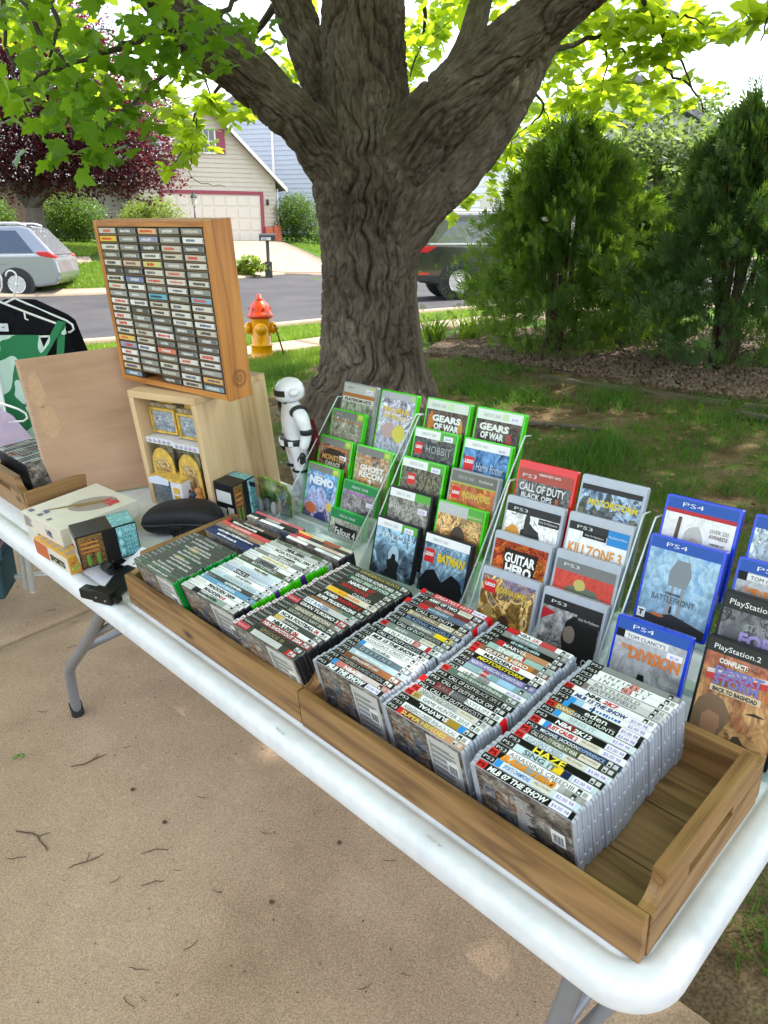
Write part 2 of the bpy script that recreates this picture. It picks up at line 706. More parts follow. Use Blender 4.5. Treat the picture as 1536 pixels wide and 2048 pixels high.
FLAT = Matrix.Identity(4)                                  # writing that lies face up
FRONT = Matrix.Rotation(math.pi / 2, 4, 'X')               # writing that faces -y
SIDE_R = Matrix.Rotation(math.pi / 2, 4, 'Z') @ FRONT      # writing that faces +x
def at(x, y, z):
    return Matrix.Translation((x, y, z))
def rz(a):
    return Matrix.Rotation(a, 4, 'Z')
def rx(a):
    return Matrix.Rotation(a, 4, 'X')
def ry(a):
    return Matrix.Rotation(a, 4, 'Y')
ORD = ['first', 'second', 'third', 'fourth', 'fifth', 'sixth', 'seventh', 'eighth', 'ninth', 'tenth', 'eleventh', 'twelfth', 'thirteenth', 'fourteenth', 'fifteenth', 'sixteenth', 'seventeenth', 'eighteenth', 'nineteenth', 'twentieth', 'twenty-first', 'twenty-second', 'twenty-third', 'twenty-fourth', 'twenty-fifth']

# ------------------------------------------------------------------ terrain
_C = []
for _x, _y in ((-3, 0), (0, 0), (3, 0), (-3, 3), (0, 3), (3, 3), (-1.5, 5), (0, 5.5), (2, 5.5), (4, 6.5), (1.4, 6.7), (-1, 1.5), (1, 1.5), (-2, -3), (2, -3)):
    _C.append((_x, _y, 0.0624 * _x + 0.0936 * _y))
_C += [(-1.3, 8, .49), (-1, 9, .47), (.55, 7.6, .70), (-4, 8, .25), (-1.35, 12.5, .38), (-7.3, 18.8, .17), (-8.5, 19.4, .2), (-3.6, 28, .45), (1.5, 16.6, .45),
       (-12, 14, .1), (-5.3, 40, 1.46), (-11.2, 37.6, 1.48), (-20, 36, 1.6), (-10, 26, 1.1), (-13, 28, 1.4), (5, 20, .5), (10, 12, .6), (8, 7, .9), (20, 30, 1.0), (-25, 20, .3),
       (-30, 45, 1.8), (30, 45, 1.8), (0, 70, 2.2), (-60, 90, 2.4), (60, 90, 2.4), (0, -15, -1), (-30, 0, -.3), (30, 0, 1.2), (-18, 8, 0)]
_P = np.array(_C, float)

def _phi(r2):
    return np.where(r2 > 1e-12, 0.5 * r2 * np.log(np.maximum(r2, 1e-12)), 0.0)

_n = len(_P)
_D2 = ((_P[:, None, :2] - _P[None, :, :2]) ** 2).sum(-1)
_A = np.zeros((_n + 3, _n + 3))
_A[:_n, :_n] = _phi(_D2) + np.eye(_n) * 0.05
_A[:_n, _n:] = np.c_[np.ones(_n), _P[:, :2]]
_A[_n:, :_n] = _A[:_n, _n:].T
_W = np.linalg.solve(_A, np.r_[_P[:, 2], 0, 0, 0])

def ground(xy):
    xy = np.atleast_2d(np.asarray(xy, float))[:, :2]
    out = np.empty(len(xy))
    for i in range(0, len(xy), 20000):
        q = xy[i:i + 20000]
        d2 = ((q[:, None, :] - _P[None, :, :2]) ** 2).sum(-1)
        z = _phi(d2) @ _W[:_n] + _W[_n] + q @ _W[_n + 1:]
        far = np.clip((np.hypot(q[:, 0], q[:, 1] - 30) - 55) / 60, 0, 1)
        out[i:i + 20000] = z * (1 - far) + 2.2 * far
    return out

def gz(x, y):
    return float(ground([(x, y)])[0])

# table frame -> world (the table stands on a drive that rises towards the tree)
def _axes(yaw, pitch, roll):
    f = np.array([-math.sin(yaw) * math.cos(pitch), math.cos(yaw) * math.cos(pitch), -math.sin(pitch)])
    r = np.array([math.cos(yaw), math.sin(yaw), 0.0])
    u = np.cross(r, f)
    c, s = math.cos(roll), math.sin(roll)
    return np.stack([c * r + s * u, -s * r + c * u, f])
_T3 = _axes(0.0, CAM_PITCH, 0.0).T @ _axes(0.820, 0.439, -0.069)
_o = np.array([0, 0, CAM_H]) - _T3 @ np.array([0.256, -0.621, 0.938])
T = Matrix([[*_T3[0], _o[0]], [*_T3[1], _o[1]], [*_T3[2], _o[2]], [0, 0, 0, 1]])

def tw(x, y, z=0.0):
    return T @ Vector((x, y, z))

# ------------------------------------------------------------------ ground materials
M_LAWN = mottled('lawn_turf', [(.035, .07, .008), (.06, .12, .012), (.09, .16, .02)], 3.0, 0.95, 0.8, 60, speck=(90, .5, 1.15, .8), spec=.15)
M_YARD = mottled('yard_soil', [(.055, .035, .018), (.12, .08, .042), (.16, .115, .065), (.075, .105, .018), (.07, .095, .018)], 3.2, 0.95, 0.9, 45, pos=[.3, .42, .5, .58, .72], speck=(120, .45, 1.2, .8), spec=.15)
M_CONC = mottled('exposed_concrete', [(.285, .192, .122), (.39, .270, .178), (.455, .325, .22)], 1.7, 0.9, 0.6, 300, speck=(230, .72, 1.2, .9), spec=.2, bdist=.004, detail=9)
M_ROAD = mottled('asphalt', [(.038, .036, .038), (.062, .059, .061)], 0.7, 0.9, 0.5, 120, speck=(70, .6, 1.4, .8), spec=.3)
M_WALK = mottled('pale_concrete', [(.27, .205, .15), (.35, .27, .20)], 1.5, 0.9, 0.3, 90, speck=(60, .8, 1.1, .6), spec=.2)
M_MULCH = mottled('mulch_bed', [(.05, .032, .022), (.11, .075, .05), (.19, .14, .10)], 9, 0.95, 1.0, 40, speck=(70, .4, 1.3, .8), spec=.15)
M_STONE = mottled('river_stone', [(.06, .038, .026), (.12, .078, .054), (.20, .145, .11), (.10, .062, .042)], 14, 0.75, 0.3, 60, spec=.3)

def sheet(name, A, B, mat, dz, nu=60, nv=6, parent=None, thick=0.08, bumpy=0.0):
    """ground sheet lofted between two edge polylines, laid on the terrain"""
    def res(P, n):
        P = np.asarray(P, float)
        d = np.r_[0, np.cumsum(np.hypot(*np.diff(P, axis=0).T))]
        t = np.linspace(0, d[-1], n)
        return np.c_[np.interp(t, d, P[:, 0]), np.interp(t, d, P[:, 1])]
    a, b = res(A, nu + 1), res(B, nu + 1)
    w = np.linspace(0, 1, nv + 1)
    G = a[:, None] * (1 - w)[None, :, None] + b[:, None] * w[None, :, None]
    xy = G.reshape(-1, 2)
    z = ground(xy) + dz
    if bumpy:
        z = z + bumpy * rng.normal(size=len(z))
    V = np.c_[xy, z]
    idx = np.arange((nu + 1) * (nv + 1)).reshape(nu + 1, nv + 1)
    F = np.stack([idx[:-1, :-1], idx[1:, :-1], idx[1:, 1:], idx[:-1, 1:]], -1).reshape(-1, 4)
    e1 = V[F[0, 1]] - V[F[0, 0]]
    e2 = V[F[0, 3]] - V[F[0, 0]]
    if e1[0] * e2[1] - e1[1] * e2[0] < 0:
        F = F[:, ::-1]
    ring = np.r_[idx[:, 0], idx[-1, 1:], idx[-2::-1, -1], idx[0, -2:0:-1]]
    low = V[ring] - [0, 0, thick]
    o = len(V)
    k = len(ring)
    S = np.stack([ring, o + np.arange(k), o + (np.arange(k) + 1) % k, np.roll(ring, -1)], -1)
    return mesh_np(name, np.r_[V, low], np.r_[F, S], mat, parent, smooth=False)

# ground: one sheet out to the horizon, finer near the camera
def axis_vals(lo, hi, fine_lo, fine_hi, step):
    v = list(np.arange(fine_lo, fine_hi + 1e-6, step))
    s = step
    x = fine_hi
    while x < hi:
        s *= 1.28
        x += s
        v.append(x)
    s = step
    x = fine_lo
    while x > lo:
        s *= 1.28
        x -= s
        v.insert(0, x)
    return np.array(v)
_xs = axis_vals(-700, 700, -6, 7, .16)
_ys = axis_vals(-60, 1200, -1, 11, .16)
_gx, _gy = np.meshgrid(_xs, _ys, indexing='ij')
_xy = np.c_[_gx.ravel(), _gy.ravel()]
_z = ground(_xy) - 0.02
_near = np.clip(1 - np.hypot(_xy[:, 0] - 1, _xy[:, 1] - 5) / 7, 0, 1)
_z += _near * .02 * np.sin(_xy[:, 0] * 5.1 + 1.3 * np.sin(_xy[:, 1] * 3.7)) * np.sin(_xy[:, 1] * 4.3)
_i = np.arange(len(_xy)).reshape(len(_xs), len(_ys))
_F = np.stack([_i[:-1, :-1], _i[1:, :-1], _i[1:, 1:], _i[:-1, 1:]], -1).reshape(-1, 4)
lawn = mesh_np('ground', np.c_[_xy, _z], _F, [M_LAWN, M_YARD], smooth=True)
_c = _xy[_F].mean(1)
_mi = ((_c[:, 1] < 7.4) & (_c[:, 0] > -1.4) & (_c[:, 0] < 9)).astype(np.int32)
lawn.data.polygons.foreach_set('material_index', _mi)
struct(lawn)

# concrete drive: slabs with an open joint, edge parallel to the table
drive = bpy.data.objects.new('driveway', None)
COL.objects.link(drive)
struct(drive)
def t_xy(x, y):
    p = tw(x, y, -.74)
    return (p.x, p.y)
_cuts = [-9.0, -5.85, -2.655, 0.62, 3.8]
for _k in range(len(_cuts) - 1):
    _a, _b = _cuts[_k] + .010, _cuts[_k + 1] - .010
    _sl = .16
    for _y0, _y1 in ((-4.0, .47),):
        sheet('slab', [t_xy(_a + _sl * (_y0) * .3, _y0), t_xy(_b + _sl * _y0 * .3, _y0)], [t_xy(_a + _sl * _y1 * .3, _y1), t_xy(_b + _sl * _y1 * .3, _y1)], M_CONC, 0.0, 40, 40, drive, .05)

# street, gutters, walks
road = struct(sheet('road', [(-40, 7), (-14, 9.6), (-6, 11), (-1.35, 12.4), (3, 13.4), (12, 15), (40, 17)],
                    [(-40, 14), (-16, 17.6), (-9, 19.9), (-7.2, 20.6), (-5.8, 22.4), (-3.6, 28), (8, 30.5), (40, 33)], M_ROAD, .0, 90, 30))
struct(sheet('kerb', [(-40, 14), (-16, 17.6), (-9, 19.9), (-7.2, 20.6), (-5.8, 22.4), (-3.6, 28), (8, 30.5), (40, 33)],
             [(-40, 14.7), (-16, 18.4), (-9.2, 20.7), (-7.5, 21.3), (-6.3, 22.9), (-4.3, 28.6), (8, 31.3), (40, 33.8)], M_WALK, .05, 90, 2))
struct(sheet('garage_drive', [(-8.3, 26.5), (-10.2, 38.0)], [(-1.2, 29.0), (-5.2, 40.2)], M_WALK, .07, 20, 10))
struct(sheet('pavement', [(-30, 18.9), (-12, 23.0), (-9.2, 25.2)], [(-30, 19.9), (-12.3, 24.0), (-9.6, 26.1)], M_WALK, .03, 20, 3))
walk = bpy.data.objects.new('sidewalk', None)
COL.objects.link(walk)
struct(walk)
_e0 = np.array([(-9, 5.2), (6.0, 11.35)], float)
_d = (_e0[1] - _e0[0]) / np.hypot(*(_e0[1] - _e0[0]))
_nn = np.array([-_d[1], _d[0]])
for _k in range(11):
    _s0, _s1 = _k * 1.5 + .006, _k * 1.5 + 1.494
    a0, a1 = _e0[0] + _d * _s0, _e0[0] + _d * _s1
    sheet('slab', [a0, a1], [a0 + _nn * 1.25, a1 + _nn * 1.25], M_WALK, .02, 8, 6, walk, .05)
# drop the kerb face along the near side of the road
struct(sheet('near_kerb', [(-40, 6.6), (-14, 9.2), (-6, 10.6), (-1.35, 12.0), (3, 13.0), (12, 14.6), (40, 16.6)], [(-40, 7.02), (-14, 9.62), (-6, 11.02), (-1.35, 12.42), (3, 13.42), (12, 15.02), (40, 17.02)], M_WALK, .06, 80, 2))

# stone bed under the hedge, edged with timbers
bed = struct(sheet('planting_bed', [(0.35, 7.1), (1.1, 6.45), (2.2, 5.35), (3.2, 4.6), (5, 3.8)], [(0.75, 8.3), (2.2, 8.0), (3.6, 7.4), (5, 6.6), (7.5, 6.2)], M_MULCH, .012, 60, 30, bumpy=.008))

# ------------------------------------------------------------------ houses
M_CREAM = plain('cream_siding', (.52, .47, .385), .6, var=.04, scale=3)
M_CREAM2 = plain('taupe_siding', (.36, .32, .27), .65, var=.05, scale=3)
M_GREY_SID = plain('blue_grey_siding', (.42, .45, .52), .6, var=.04, scale=3)
M_WHITE_SID = plain('white_siding', (.72, .72, .72), .6, var=.03, scale=3)
M_TRIM = plain('white_trim', (.74, .72, .68), .5, var=.03)
M_MAROON = plain('maroon_paint', (.26, .035, .06), .45, var=.06)
M_GDOOR = plain('garage_door_panel', (.62, .58, .50), .5, var=.03)
M_SHINGLE = mottled('roof_shingle', [(.13, .12, .125), (.21, .20, .205), (.27, .26, .27)], 5, .9, .6, 60, stretch=(1, 1, 3), spec=.2)
M_BRICKWALL = mottled('mortar', [(.24, .20, .17), (.30, .25, .21)], 12, .9, .4, 60)
M_BRICK = mottled('face_brick', [(.15, .09, .065), (.22, .13, .095), (.27, .19, .14)], 6, .85, .3, 60)
M_PANE = plain('window_pane', (.03, .04, .05), .05, spec=.8, var=.1)
M_DARK = plain('dark_metal', (.02, .02, .022), .4, var=.1)
M_CONCST = plain('porch_concrete', (.26, .23, .20), .85, var=.12, scale=8)

def siding(parent, x0, x1, y, z0, z1, mat, top=None, step=.2, face=-1):
    """lap boards, each an object; top(z) gives the free x-range at height z on a gable"""
    z = z0
    while z < z1 - .02:
        zt = min(z + step, z1)
        a, b = x0, x1
        a2, b2 = x0, x1
        if top:
            a, b = top(z); a2, b2 = top(zt)
            if b - a < .15: break
            if b2 < a2: a2 = b2 = (a2 + b2) / 2
        mb = MB()
        yb, yt = y + face * .038, y + face * .006
        vs = [(a, yb, z), (b, yb, z), (b2, yt, zt + .012), (a2, yt, zt + .012), (a, y, z), (b, y, z), (b2, y, zt + .012), (a2, y, zt + .012)]
        fs = [(0, 1, 2, 3), (4, 7, 6, 5), (0, 4, 5, 1), (1, 5, 6, 2), (3, 2, 6, 7), (0, 3, 7, 4)]
        mb.add(vs, fs)
        mb.build('siding_board', mat, parent)
        z = zt

def window(parent, x0, x1, z0, z1, y, nx=2, nz=2, shutters=None):
    f = MB()
    w = .07
    f.box(x0 - w, x1 + w, y - .06, y, z1, z1 + w); f.box(x0 - w, x1 + w, y - .07, y, z0 - w, z0)
    f.box(x0 - w, x0, y - .06, y, z0, z1); f.box(x1, x1 + w, y - .06, y, z0, z1)
    for i in range(1, nx):
        x = x0 + (x1 - x0) * i / nx
        f.box(x - .014, x + .014, y - .045, y, z0, z1)
    for i in range(1, nz):
        z = z0 + (z1 - z0) * i / nz
        f.box(x0, x1, y - .047, y, z - .018, z + .018)
    fo = f.build('window', M_TRIM, parent)
    for i in range(nx):
        for k in range(nz):
            p = MB().box(x0 + (x1 - x0) * i / nx, x0 + (x1 - x0) * (i + 1) / nx, y - .03, y - .01, z0 + (z1 - z0) * k / nz, z0 + (z1 - z0) * (k + 1) / nz)
            p.build('pane', M_PANE, fo)
    if shutters:
        for a, b in ((x0 - .12 - shutters, x0 - .1), (x1 + .1, x1 + .12 + shutters)):
            s = MB().box(a, b, y - .06, y, z0 - .05, z1 + .05)
            n = int((z1 - z0) / .09)
            for k in range(n):
                z = z0 + k * .09
                s.add([(a + .05, y - .075, z), (b - .05, y - .075, z), (b - .05, y - .06, z + .08), (a + .05, y - .06, z + .08)], [(0, 1, 2, 3)])
            s.build('shutter', M_MAROON, parent)

ang = math.atan2(2.6, 5.9)
gh = thing('garage_house', 'cream sided house with a maroon framed garage door across the street', 'house', at(-11.2, 37.6, 1.40) @ rz(ang))
W, HW, PK = 6.45, 2.85, 5.95
def gable(z):
    if z <= HW: return (0.0, W)
    t = (z - HW) / (PK - HW)
    return (W / 2 * t, W - W / 2 * t)
core = MB().prism([(0.02, 0), (W - .02, 0), (W - .02, HW), (W / 2, PK - .05), (.02, HW)], 0.0, 9.0, 'y')
core.build('wall', M_CREAM, gh)
# siding split around the garage door
DX0, DX1, DH = 1.05, 5.65, 2.2
siding(gh, 0, DX0 - .16, 0, 0, DH + .16, M_CREAM)
siding(gh, DX1 + .16, W, 0, 0, DH + .16, M_CREAM)
siding(gh, 0, W, 0, DH + .16, PK, M_CREAM, top=gable)
fr = MB()
fr.box(DX0 - .16, DX0, -.07, 0, 0, DH + .16); fr.box(DX1, DX1 + .16, -.07, 0, 0, DH + .16); fr.box(DX0, DX1, -.07, 0, DH, DH + .16)
fr.build('door_frame', M_MAROON, gh)
gd = MB().box(DX0, DX1, -.02, -.004, 0, DH).build('garage_door', M_GDOOR, gh)
nx, nz = 8, 4
for i in range(nx):
    for k in range(nz):
        a, b = DX0 + (DX1 - DX0) * i / nx + .05, DX0 + (DX1 - DX0) * (i + 1) / nx - .05
        c, d = DH * k / nz + .06, DH * (k + 1) / nz - .06
        MB().box(a, b, -.045, -.02, c, d).build('panel', M_GDOOR, gd, bevel=.015, seg=1)
window(gh, 2.85, 3.6, 4.0, 4.95, -.03, 3, 2, .38)
rf = MB()
for s in (0, 1):
    x_e = -.45 if s == 0 else W + .45
    z_e = HW - .45 * (PK - HW) / (W / 2)
    xm = W / 2
    poly = [(x_e, z_e), (xm, PK + .02), (xm, PK + .2), (x_e, z_e + .18)]
    rf.prism(poly if s == 0 else poly[::-1], -.4, 9.3, 'y')
ro = rf.build('roof', M_SHINGLE, gh)
fas = MB()
for s in (0, 1):
    x_e = -.48 if s == 0 else W + .48
    z_e = HW - .48 * (PK - HW) / (W / 2)
    poly = [(x_e, z_e - .06), (W / 2, PK - .02), (W / 2, PK + .18), (x_e, z_e + .14)]
    fas.prism(poly if s == 0 else poly[::-1], -.46, -.402, 'y')
fas.build('fascia', M_TRIM, ro)
MB().tube([(W + .08, -.05, 0), (W + .08, -.05, 2.5)], .04, 8).build('downspout', M_TRIM, gh)
lampb = MB().lathe([(.05, 0), (.07, .05), (.07, .2), (.02, .28)], 10, 0, at(W - .45, -.1, 1.75)).build('wall_lamp', M_DARK, gh)
MB().box(W - .65, W - .3, -.35, -.08, 0, .75).box(W - .26, W + .1, -.4, -.08, 0, .82).build('brick_pier', mottled('red_brick_pier', [(.42, .10, .05), (.55, .16, .08)], 9, .8), gh)
# brick wing on the left
wg = MB().box(-11, -.02, 4.0, 11, 0, 2.8).build('wall', M_BRICKWALL, gh)
siding(gh, -2.3, -.03, 4.0, 0, 2.8, M_CREAM2)
bi = 0
for k in range(24):
    z = .1 + k * .11
    for j in range(13):
        x = -5.75 + j * .26 + (.13 if k % 2 else 0)
        if x + .24 > -2.35: continue
        MB().box(x, x + .245, 3.975, 4.0, z, z + .095).build('brick', M_BRICK, wg)
        bi += 1
wr = MB().prism([(3.3, 2.75), (7.5, 5.6), (11.7, 2.75), (11.7, 2.95), (7.5, 5.82), (3.3, 2.95)], -11.5, 1.2, 'x').build('roof', M_SHINGLE, gh)
MB().box(-11.5, 0.0, 3.2, 3.3, 2.72, 2.95).build('gutter', M_TRIM, wr)
MB().tube([(-.15, 3.4, 2.8), (-.15, 3.75, 2.6), (-.15, 3.93, 2.5), (-.15, 3.93, 0)], .045, 8).build('downspout', M_TRIM, wr)
dr = MB().box(-7.7, -6.75, 3.93, 4.0, .35, 2.4).build('front_door', M_MAROON, gh)
for zz in (.5, 1.4):
    MB().box(-7.55, -7.27, 3.91, 3.93, zz, zz + .75).box(-7.18, -6.9, 3.91, 3.93, zz, zz + .75).build('panel', M_MAROON, dr, bevel=.01, seg=1)
MB().box(-7.95, -7.7, 3.9, 4, .35, 2.55).box(-6.75, -6.5, 3.9, 4, .35, 2.55).box(-7.7, -6.75, 3.9, 4, 2.4, 2.55).build('door_surround', M_TRIM, gh)
MB().box(-6.48, -6.05, 3.93, 4, .5, 2.4).build('sidelight', M_TRIM, gh)
MB().box(-8.8, -5.6, 2.6, 3.95, 0, .3).box(-8.4, -6.0, 2.2, 2.6, 0, .15).build('porch_step', M_CONCST, gh)
for i, x in enumerate((-4.9, -4.5)):
    jug = MB().lathe([(.11, 0), (.13, .06), (.13, .24), (.05, .34), (.04, .38)], 12)
    o = jug.build('porch_jug', plain('milky_plastic', (.7, .72, .74), .4), None)
    o.matrix_world = gh.matrix_world @ at(x, 3.6, .02)
    tag(o, 'white plastic jug on the porch by the brick wall, %s one' % ('left' if i == 0 else 'right'), 'jug', 'jugs by the brick wall')

# blue-grey house beyond the garage
bh = thing('grey_house', 'blue grey sided two storey house behind the garage and the trunk', 'house', at(-9.2, 50.5, 1.6) @ rz(R(-14)))
MB().prism([(0, 0), (16, 0), (16, 5.6), (4.6, 9.2), (-4, 5.6), (-4, 0)], 0, 9, 'y').build('wall', M_GREY_SID, bh)
siding(bh, -4, 16, 0, 0, 5.6, M_GREY_SID, step=.26)
siding(bh, -4, 16, 0, 5.6, 9.0, M_GREY_SID, top=lambda z: (-4 + 8.6 * (z - 5.6) / 3.6, 16 - 11.4 * (z - 5.6) / 3.6), step=.26)
MB().prism([(-4.5, 5.4), (4.6, 9.25), (16.5, 5.4), (16.5, 5.75), (4.6, 9.55), (-4.5, 5.75)], -.5, 9.5, 'y').build('roof', M_SHINGLE, bh)
MB().box(2.6, 2.75, -.07, -.026, 0, 6.4).build('corner_board', M_TRIM, bh)
window(bh, 9, 10.2, 3.6, 5.0, -.03)
window(bh, 5.4, 6.5, .8, 2.2, -.03)
# pale house to the right behind the hedge
ph = thing('pale_house', 'pale sided house glimpsed through the hedge beyond the dark vehicle', 'house', at(2.5, 38, 1.2) @ rz(R(4)))
MB().prism([(0, 0), (17, 0), (17, 3.0), (8.5, 7), (0, 3.0)], 0, 9, 'y').build('wall', M_WHITE_SID, ph)
siding(ph, 0, 17, 0, 0, 3.0, M_WHITE_SID, step=.3)
MB().prism([(-.5, 2.8), (8.5, 7.05), (17.5, 2.8), (17.5, 3.1), (8.5, 7.35), (-.5, 3.1)], -.5, 9.5, 'y').build('roof', M_SHINGLE, ph)
MB().box(2, 7, -.06, -.026, 0, 2.3).build('garage_door', M_GDOOR, ph)
window(ph, 10, 11.5, .9, 2.2, -.03)

# ------------------------------------------------------------------ vehicles
M_RUBBER = plain('tyre_rubber', (.02, .02, .021), .85, var=.2)
M_RIM = plain('wheel_alloy', (.62, .62, .64), .25, metal=.8, var=.05)
M_VGLASS = plain('vehicle_glass', (.05, .06, .085), .04, spec=1.0, coat=.4, var=.1)
M_RED = plain('tail_lamp_red', (.55, .012, .02), .15, coat=.6, var=.1)
M_SILVER = plain('silver_paint', (.30, .31, .33), .22, metal=.5, coat=.8, var=.02)
M_SILVER2 = plain('silver_trim', (.70, .70, .72), .3, metal=.5, var=.02)
M_BLACKP = plain('black_paint', (.012, .013, .012), .12, coat=1.0, spec=.7, var=.05)
M_BLKTRIM = plain('black_trim', (.015, .015, .016), .55, var=.1)

def vehicle(name, label, cat, M, Lh, Wd, prof_low, prof_top, paint, wheels, rw, windows, lamp, rails=True, trim=None):
    """side-profile body; x runs from the tail (0) to the nose (Lh), near side at y=0"""
    v = thing(name, label, cat, M)
    body = MB()
    # lower body with wheel arches cut into the outline
    pts = []
    for x, z in prof_low['bottom']:
        pts.append((x, z))
    poly = pts + prof_low['top']
    body.prism(poly, 0.0, Wd, 'y')
    body.build('body', paint, v, bevel=.07, seg=3)
    top = MB()
    n = len(prof_top)
    ins = .17
    zt = max(p[1] for p in prof_top); zb = min(p[1] for p in prof_top)
    ring0 = [(x, .02 + ins * (z - zb) / (zt - zb), z) for x, z in prof_top]
    ring1 = [(x, Wd - .02 - ins * (z - zb) / (zt - zb), z) for x, z in prof_top]
    top.add(ring0 + ring1, [tuple(range(n)), tuple(n + i for i in reversed(range(n)))] + [((i + 1) % n, i, n + i, n + (i + 1) % n) for i in range(n)])
    top.build('cabin', paint, v, bevel=.05, seg=2)
    for poly in windows:
        for side in (0, 1):
            g = MB()
            vs = []
            for x, z in poly:
                y = .02 + ins * (z - zb) / (zt - zb) - .008
                vs.append((x, y if side == 0 else Wd - y, z))
            g.add(vs + [(a, b + (.02 if side == 0 else -.02), c) for a, b, c in vs], [tuple(range(len(vs))) if side == 0 else tuple(reversed(range(len(vs))))] + [((i + 1) % len(vs), i, len(vs) + i, len(vs) + (i + 1) % len(vs)) for i in range(len(vs))])
            g.build('window', M_VGLASS, v)
    for wx in wheels:
        for side in (0, 1):
            y0 = -.02 if side == 0 else Wd + .02
            s = 1 if side == 0 else -1
            wm = at(wx, y0, rw) @ rx(-math.pi / 2 * s)
            ar = MB().lathe([(rw + .075, -.012), (rw + .075, .3), (.02, .3)], 32, 0, at(wx, y0 + s * .0, rw) @ rx(-math.pi / 2 * s))
            ar.build('wheel_arch', M_BLKTRIM, v)
            w = MB().lathe([(rw * .64, -.02), (rw * .92, -.035), (rw, 0), (rw, .19), (rw * .9, .22), (rw * .6, .22)], 32, 0, wm)
            wo = w.build('wheel', M_RUBBER, v)
            MB().lathe([(rw * .62, -.016), (.02, -.016), (.01, -.015)], 28, 0, wm).build('wheel_disc', M_BLKTRIM, wo)
            rim = MB().lathe([(rw * .66, -.030), (rw * .64, -.037), (rw * .58, -.034), (rw * .57, -.02)], 28, 0, wm)
            rim.lathe([(.055, -.02), (.05, -.04), (.01, -.044)], 16, 0, wm)
            for k in range(9):
                a = 2 * math.pi * k / 9
                sp = at(wx, y0, rw) @ rx(-math.pi / 2 * s) @ rz(a)
                rim.box(.04, rw * .6, -.017, .017, -.037, -.018, 0, sp)
            rim.build('rim', M_RIM, wo)
    for side in (0, 1):
        lp = MB()
        y0 = -.012 if side == 0 else Wd - .2
        lp.prism(lamp, y0, y0 + .212, 'y')
        lp.build('tail_light', M_RED, v, bevel=.02)
    if rails:
        for y in (.3, Wd - .3):
            xs = [p[0] for p in prof_top if p[1] > zt - .12]
            r = MB().tube([(min(xs) + .1, y, zt), (min(xs) + .3, y, zt + .06), (max(xs) - .3, y, zt + .06), (max(xs) - .1, y, zt)], .022, 8)
            r.build('roof_rail', M_SILVER2, v)
    if trim:
        for nm, (x0, x1, z0, z1), mt in trim:
            MB().box(x0, x1, -.012, .03, z0, z1).build(nm, mt, v, bevel=.006)
    return v

van_low = dict(bottom=[(.12, .32), (.5, .27), (4.6, .25), (4.95, .35)], top=[(5.05, .62), (4.9, .85), (3.9, 1.02), (.14, 1.08), (.02, .95), (-.03, .62), (.0, .45)])
van_top = [(.08, 1.05), (4.0, 1.0), (3.0, 1.62), (2.4, 1.72), (.85, 1.74), (.62, 1.68)]
def mirror(prof):
    return [(-x, z) for x, z in reversed(prof)]
Mv = at(-8.25, 20.2, gz(-8.5, 19.9) - .02) @ rz(R(7))
vehicle('parked_minivan', 'silver minivan parked at the far kerb, left edge', 'minivan', Mv, 5.0, 1.95,
        dict(bottom=mirror(van_low['bottom']), top=mirror(van_low['top'])), mirror(van_top), M_SILVER, (-1.05, -4.05), .335,
        [mirror([(.55, 1.09), (1.75, 1.08), (1.75, 1.62), (.95, 1.62)]), mirror([(1.85, 1.08), (2.75, 1.06), (2.75, 1.6), (1.85, 1.62)]), mirror([(2.85, 1.06), (3.75, 1.03), (3.0, 1.52), (2.85, 1.56)])],
        mirror([(.03, .95), (.42, 1.02), (.5, 1.12), (.2, 1.12), (.04, 1.02)]), True,
        [('fuel_flap', (-1.45, -1.2, .82, 1.0), M_SILVER)])
suv_low = dict(bottom=[(.1, .36), (.45, .3), (4.3, .3), (4.65, .4)], top=[(4.75, .7), (4.6, .98), (3.5, 1.08), (.16, 1.12), (.02, 1.0), (-.02, .7), (.02, .5)])
suv_top = [(.12, 1.08), (3.7, 1.05), (2.8, 1.58), (2.1, 1.68), (.85, 1.68), (.5, 1.6)]
Ms = at(.62, 16.3, gz(1.5, 16.5)) @ rz(R(6))
vehicle('parked_suv', 'glossy black sport utility vehicle parked behind the trunk and hedge', 'car', Ms, 4.7, 1.9, suv_low, suv_top, M_BLACKP, (.95, 3.7), .36,
        [[(.45, 1.12), (1.35, 1.12), (1.38, 1.56), (.8, 1.5)], [(1.48, 1.12), (2.4, 1.11), (2.3, 1.58), (1.5, 1.58)], [(2.5, 1.11), (3.3, 1.1), (2.6, 1.52), (2.42, 1.56)]],
        [(.02, .93), (.28, .94), (.48, 1.06), (.06, 1.06)], True,
        [('chrome_strip', (.3, 3.4, 1.085, 1.115), M_SILVER2), ('bumper_reflector', (.02, .3, .5, .55), M_RED), ('bumper', (.0, .5, .38, .48), M_BLKTRIM)])

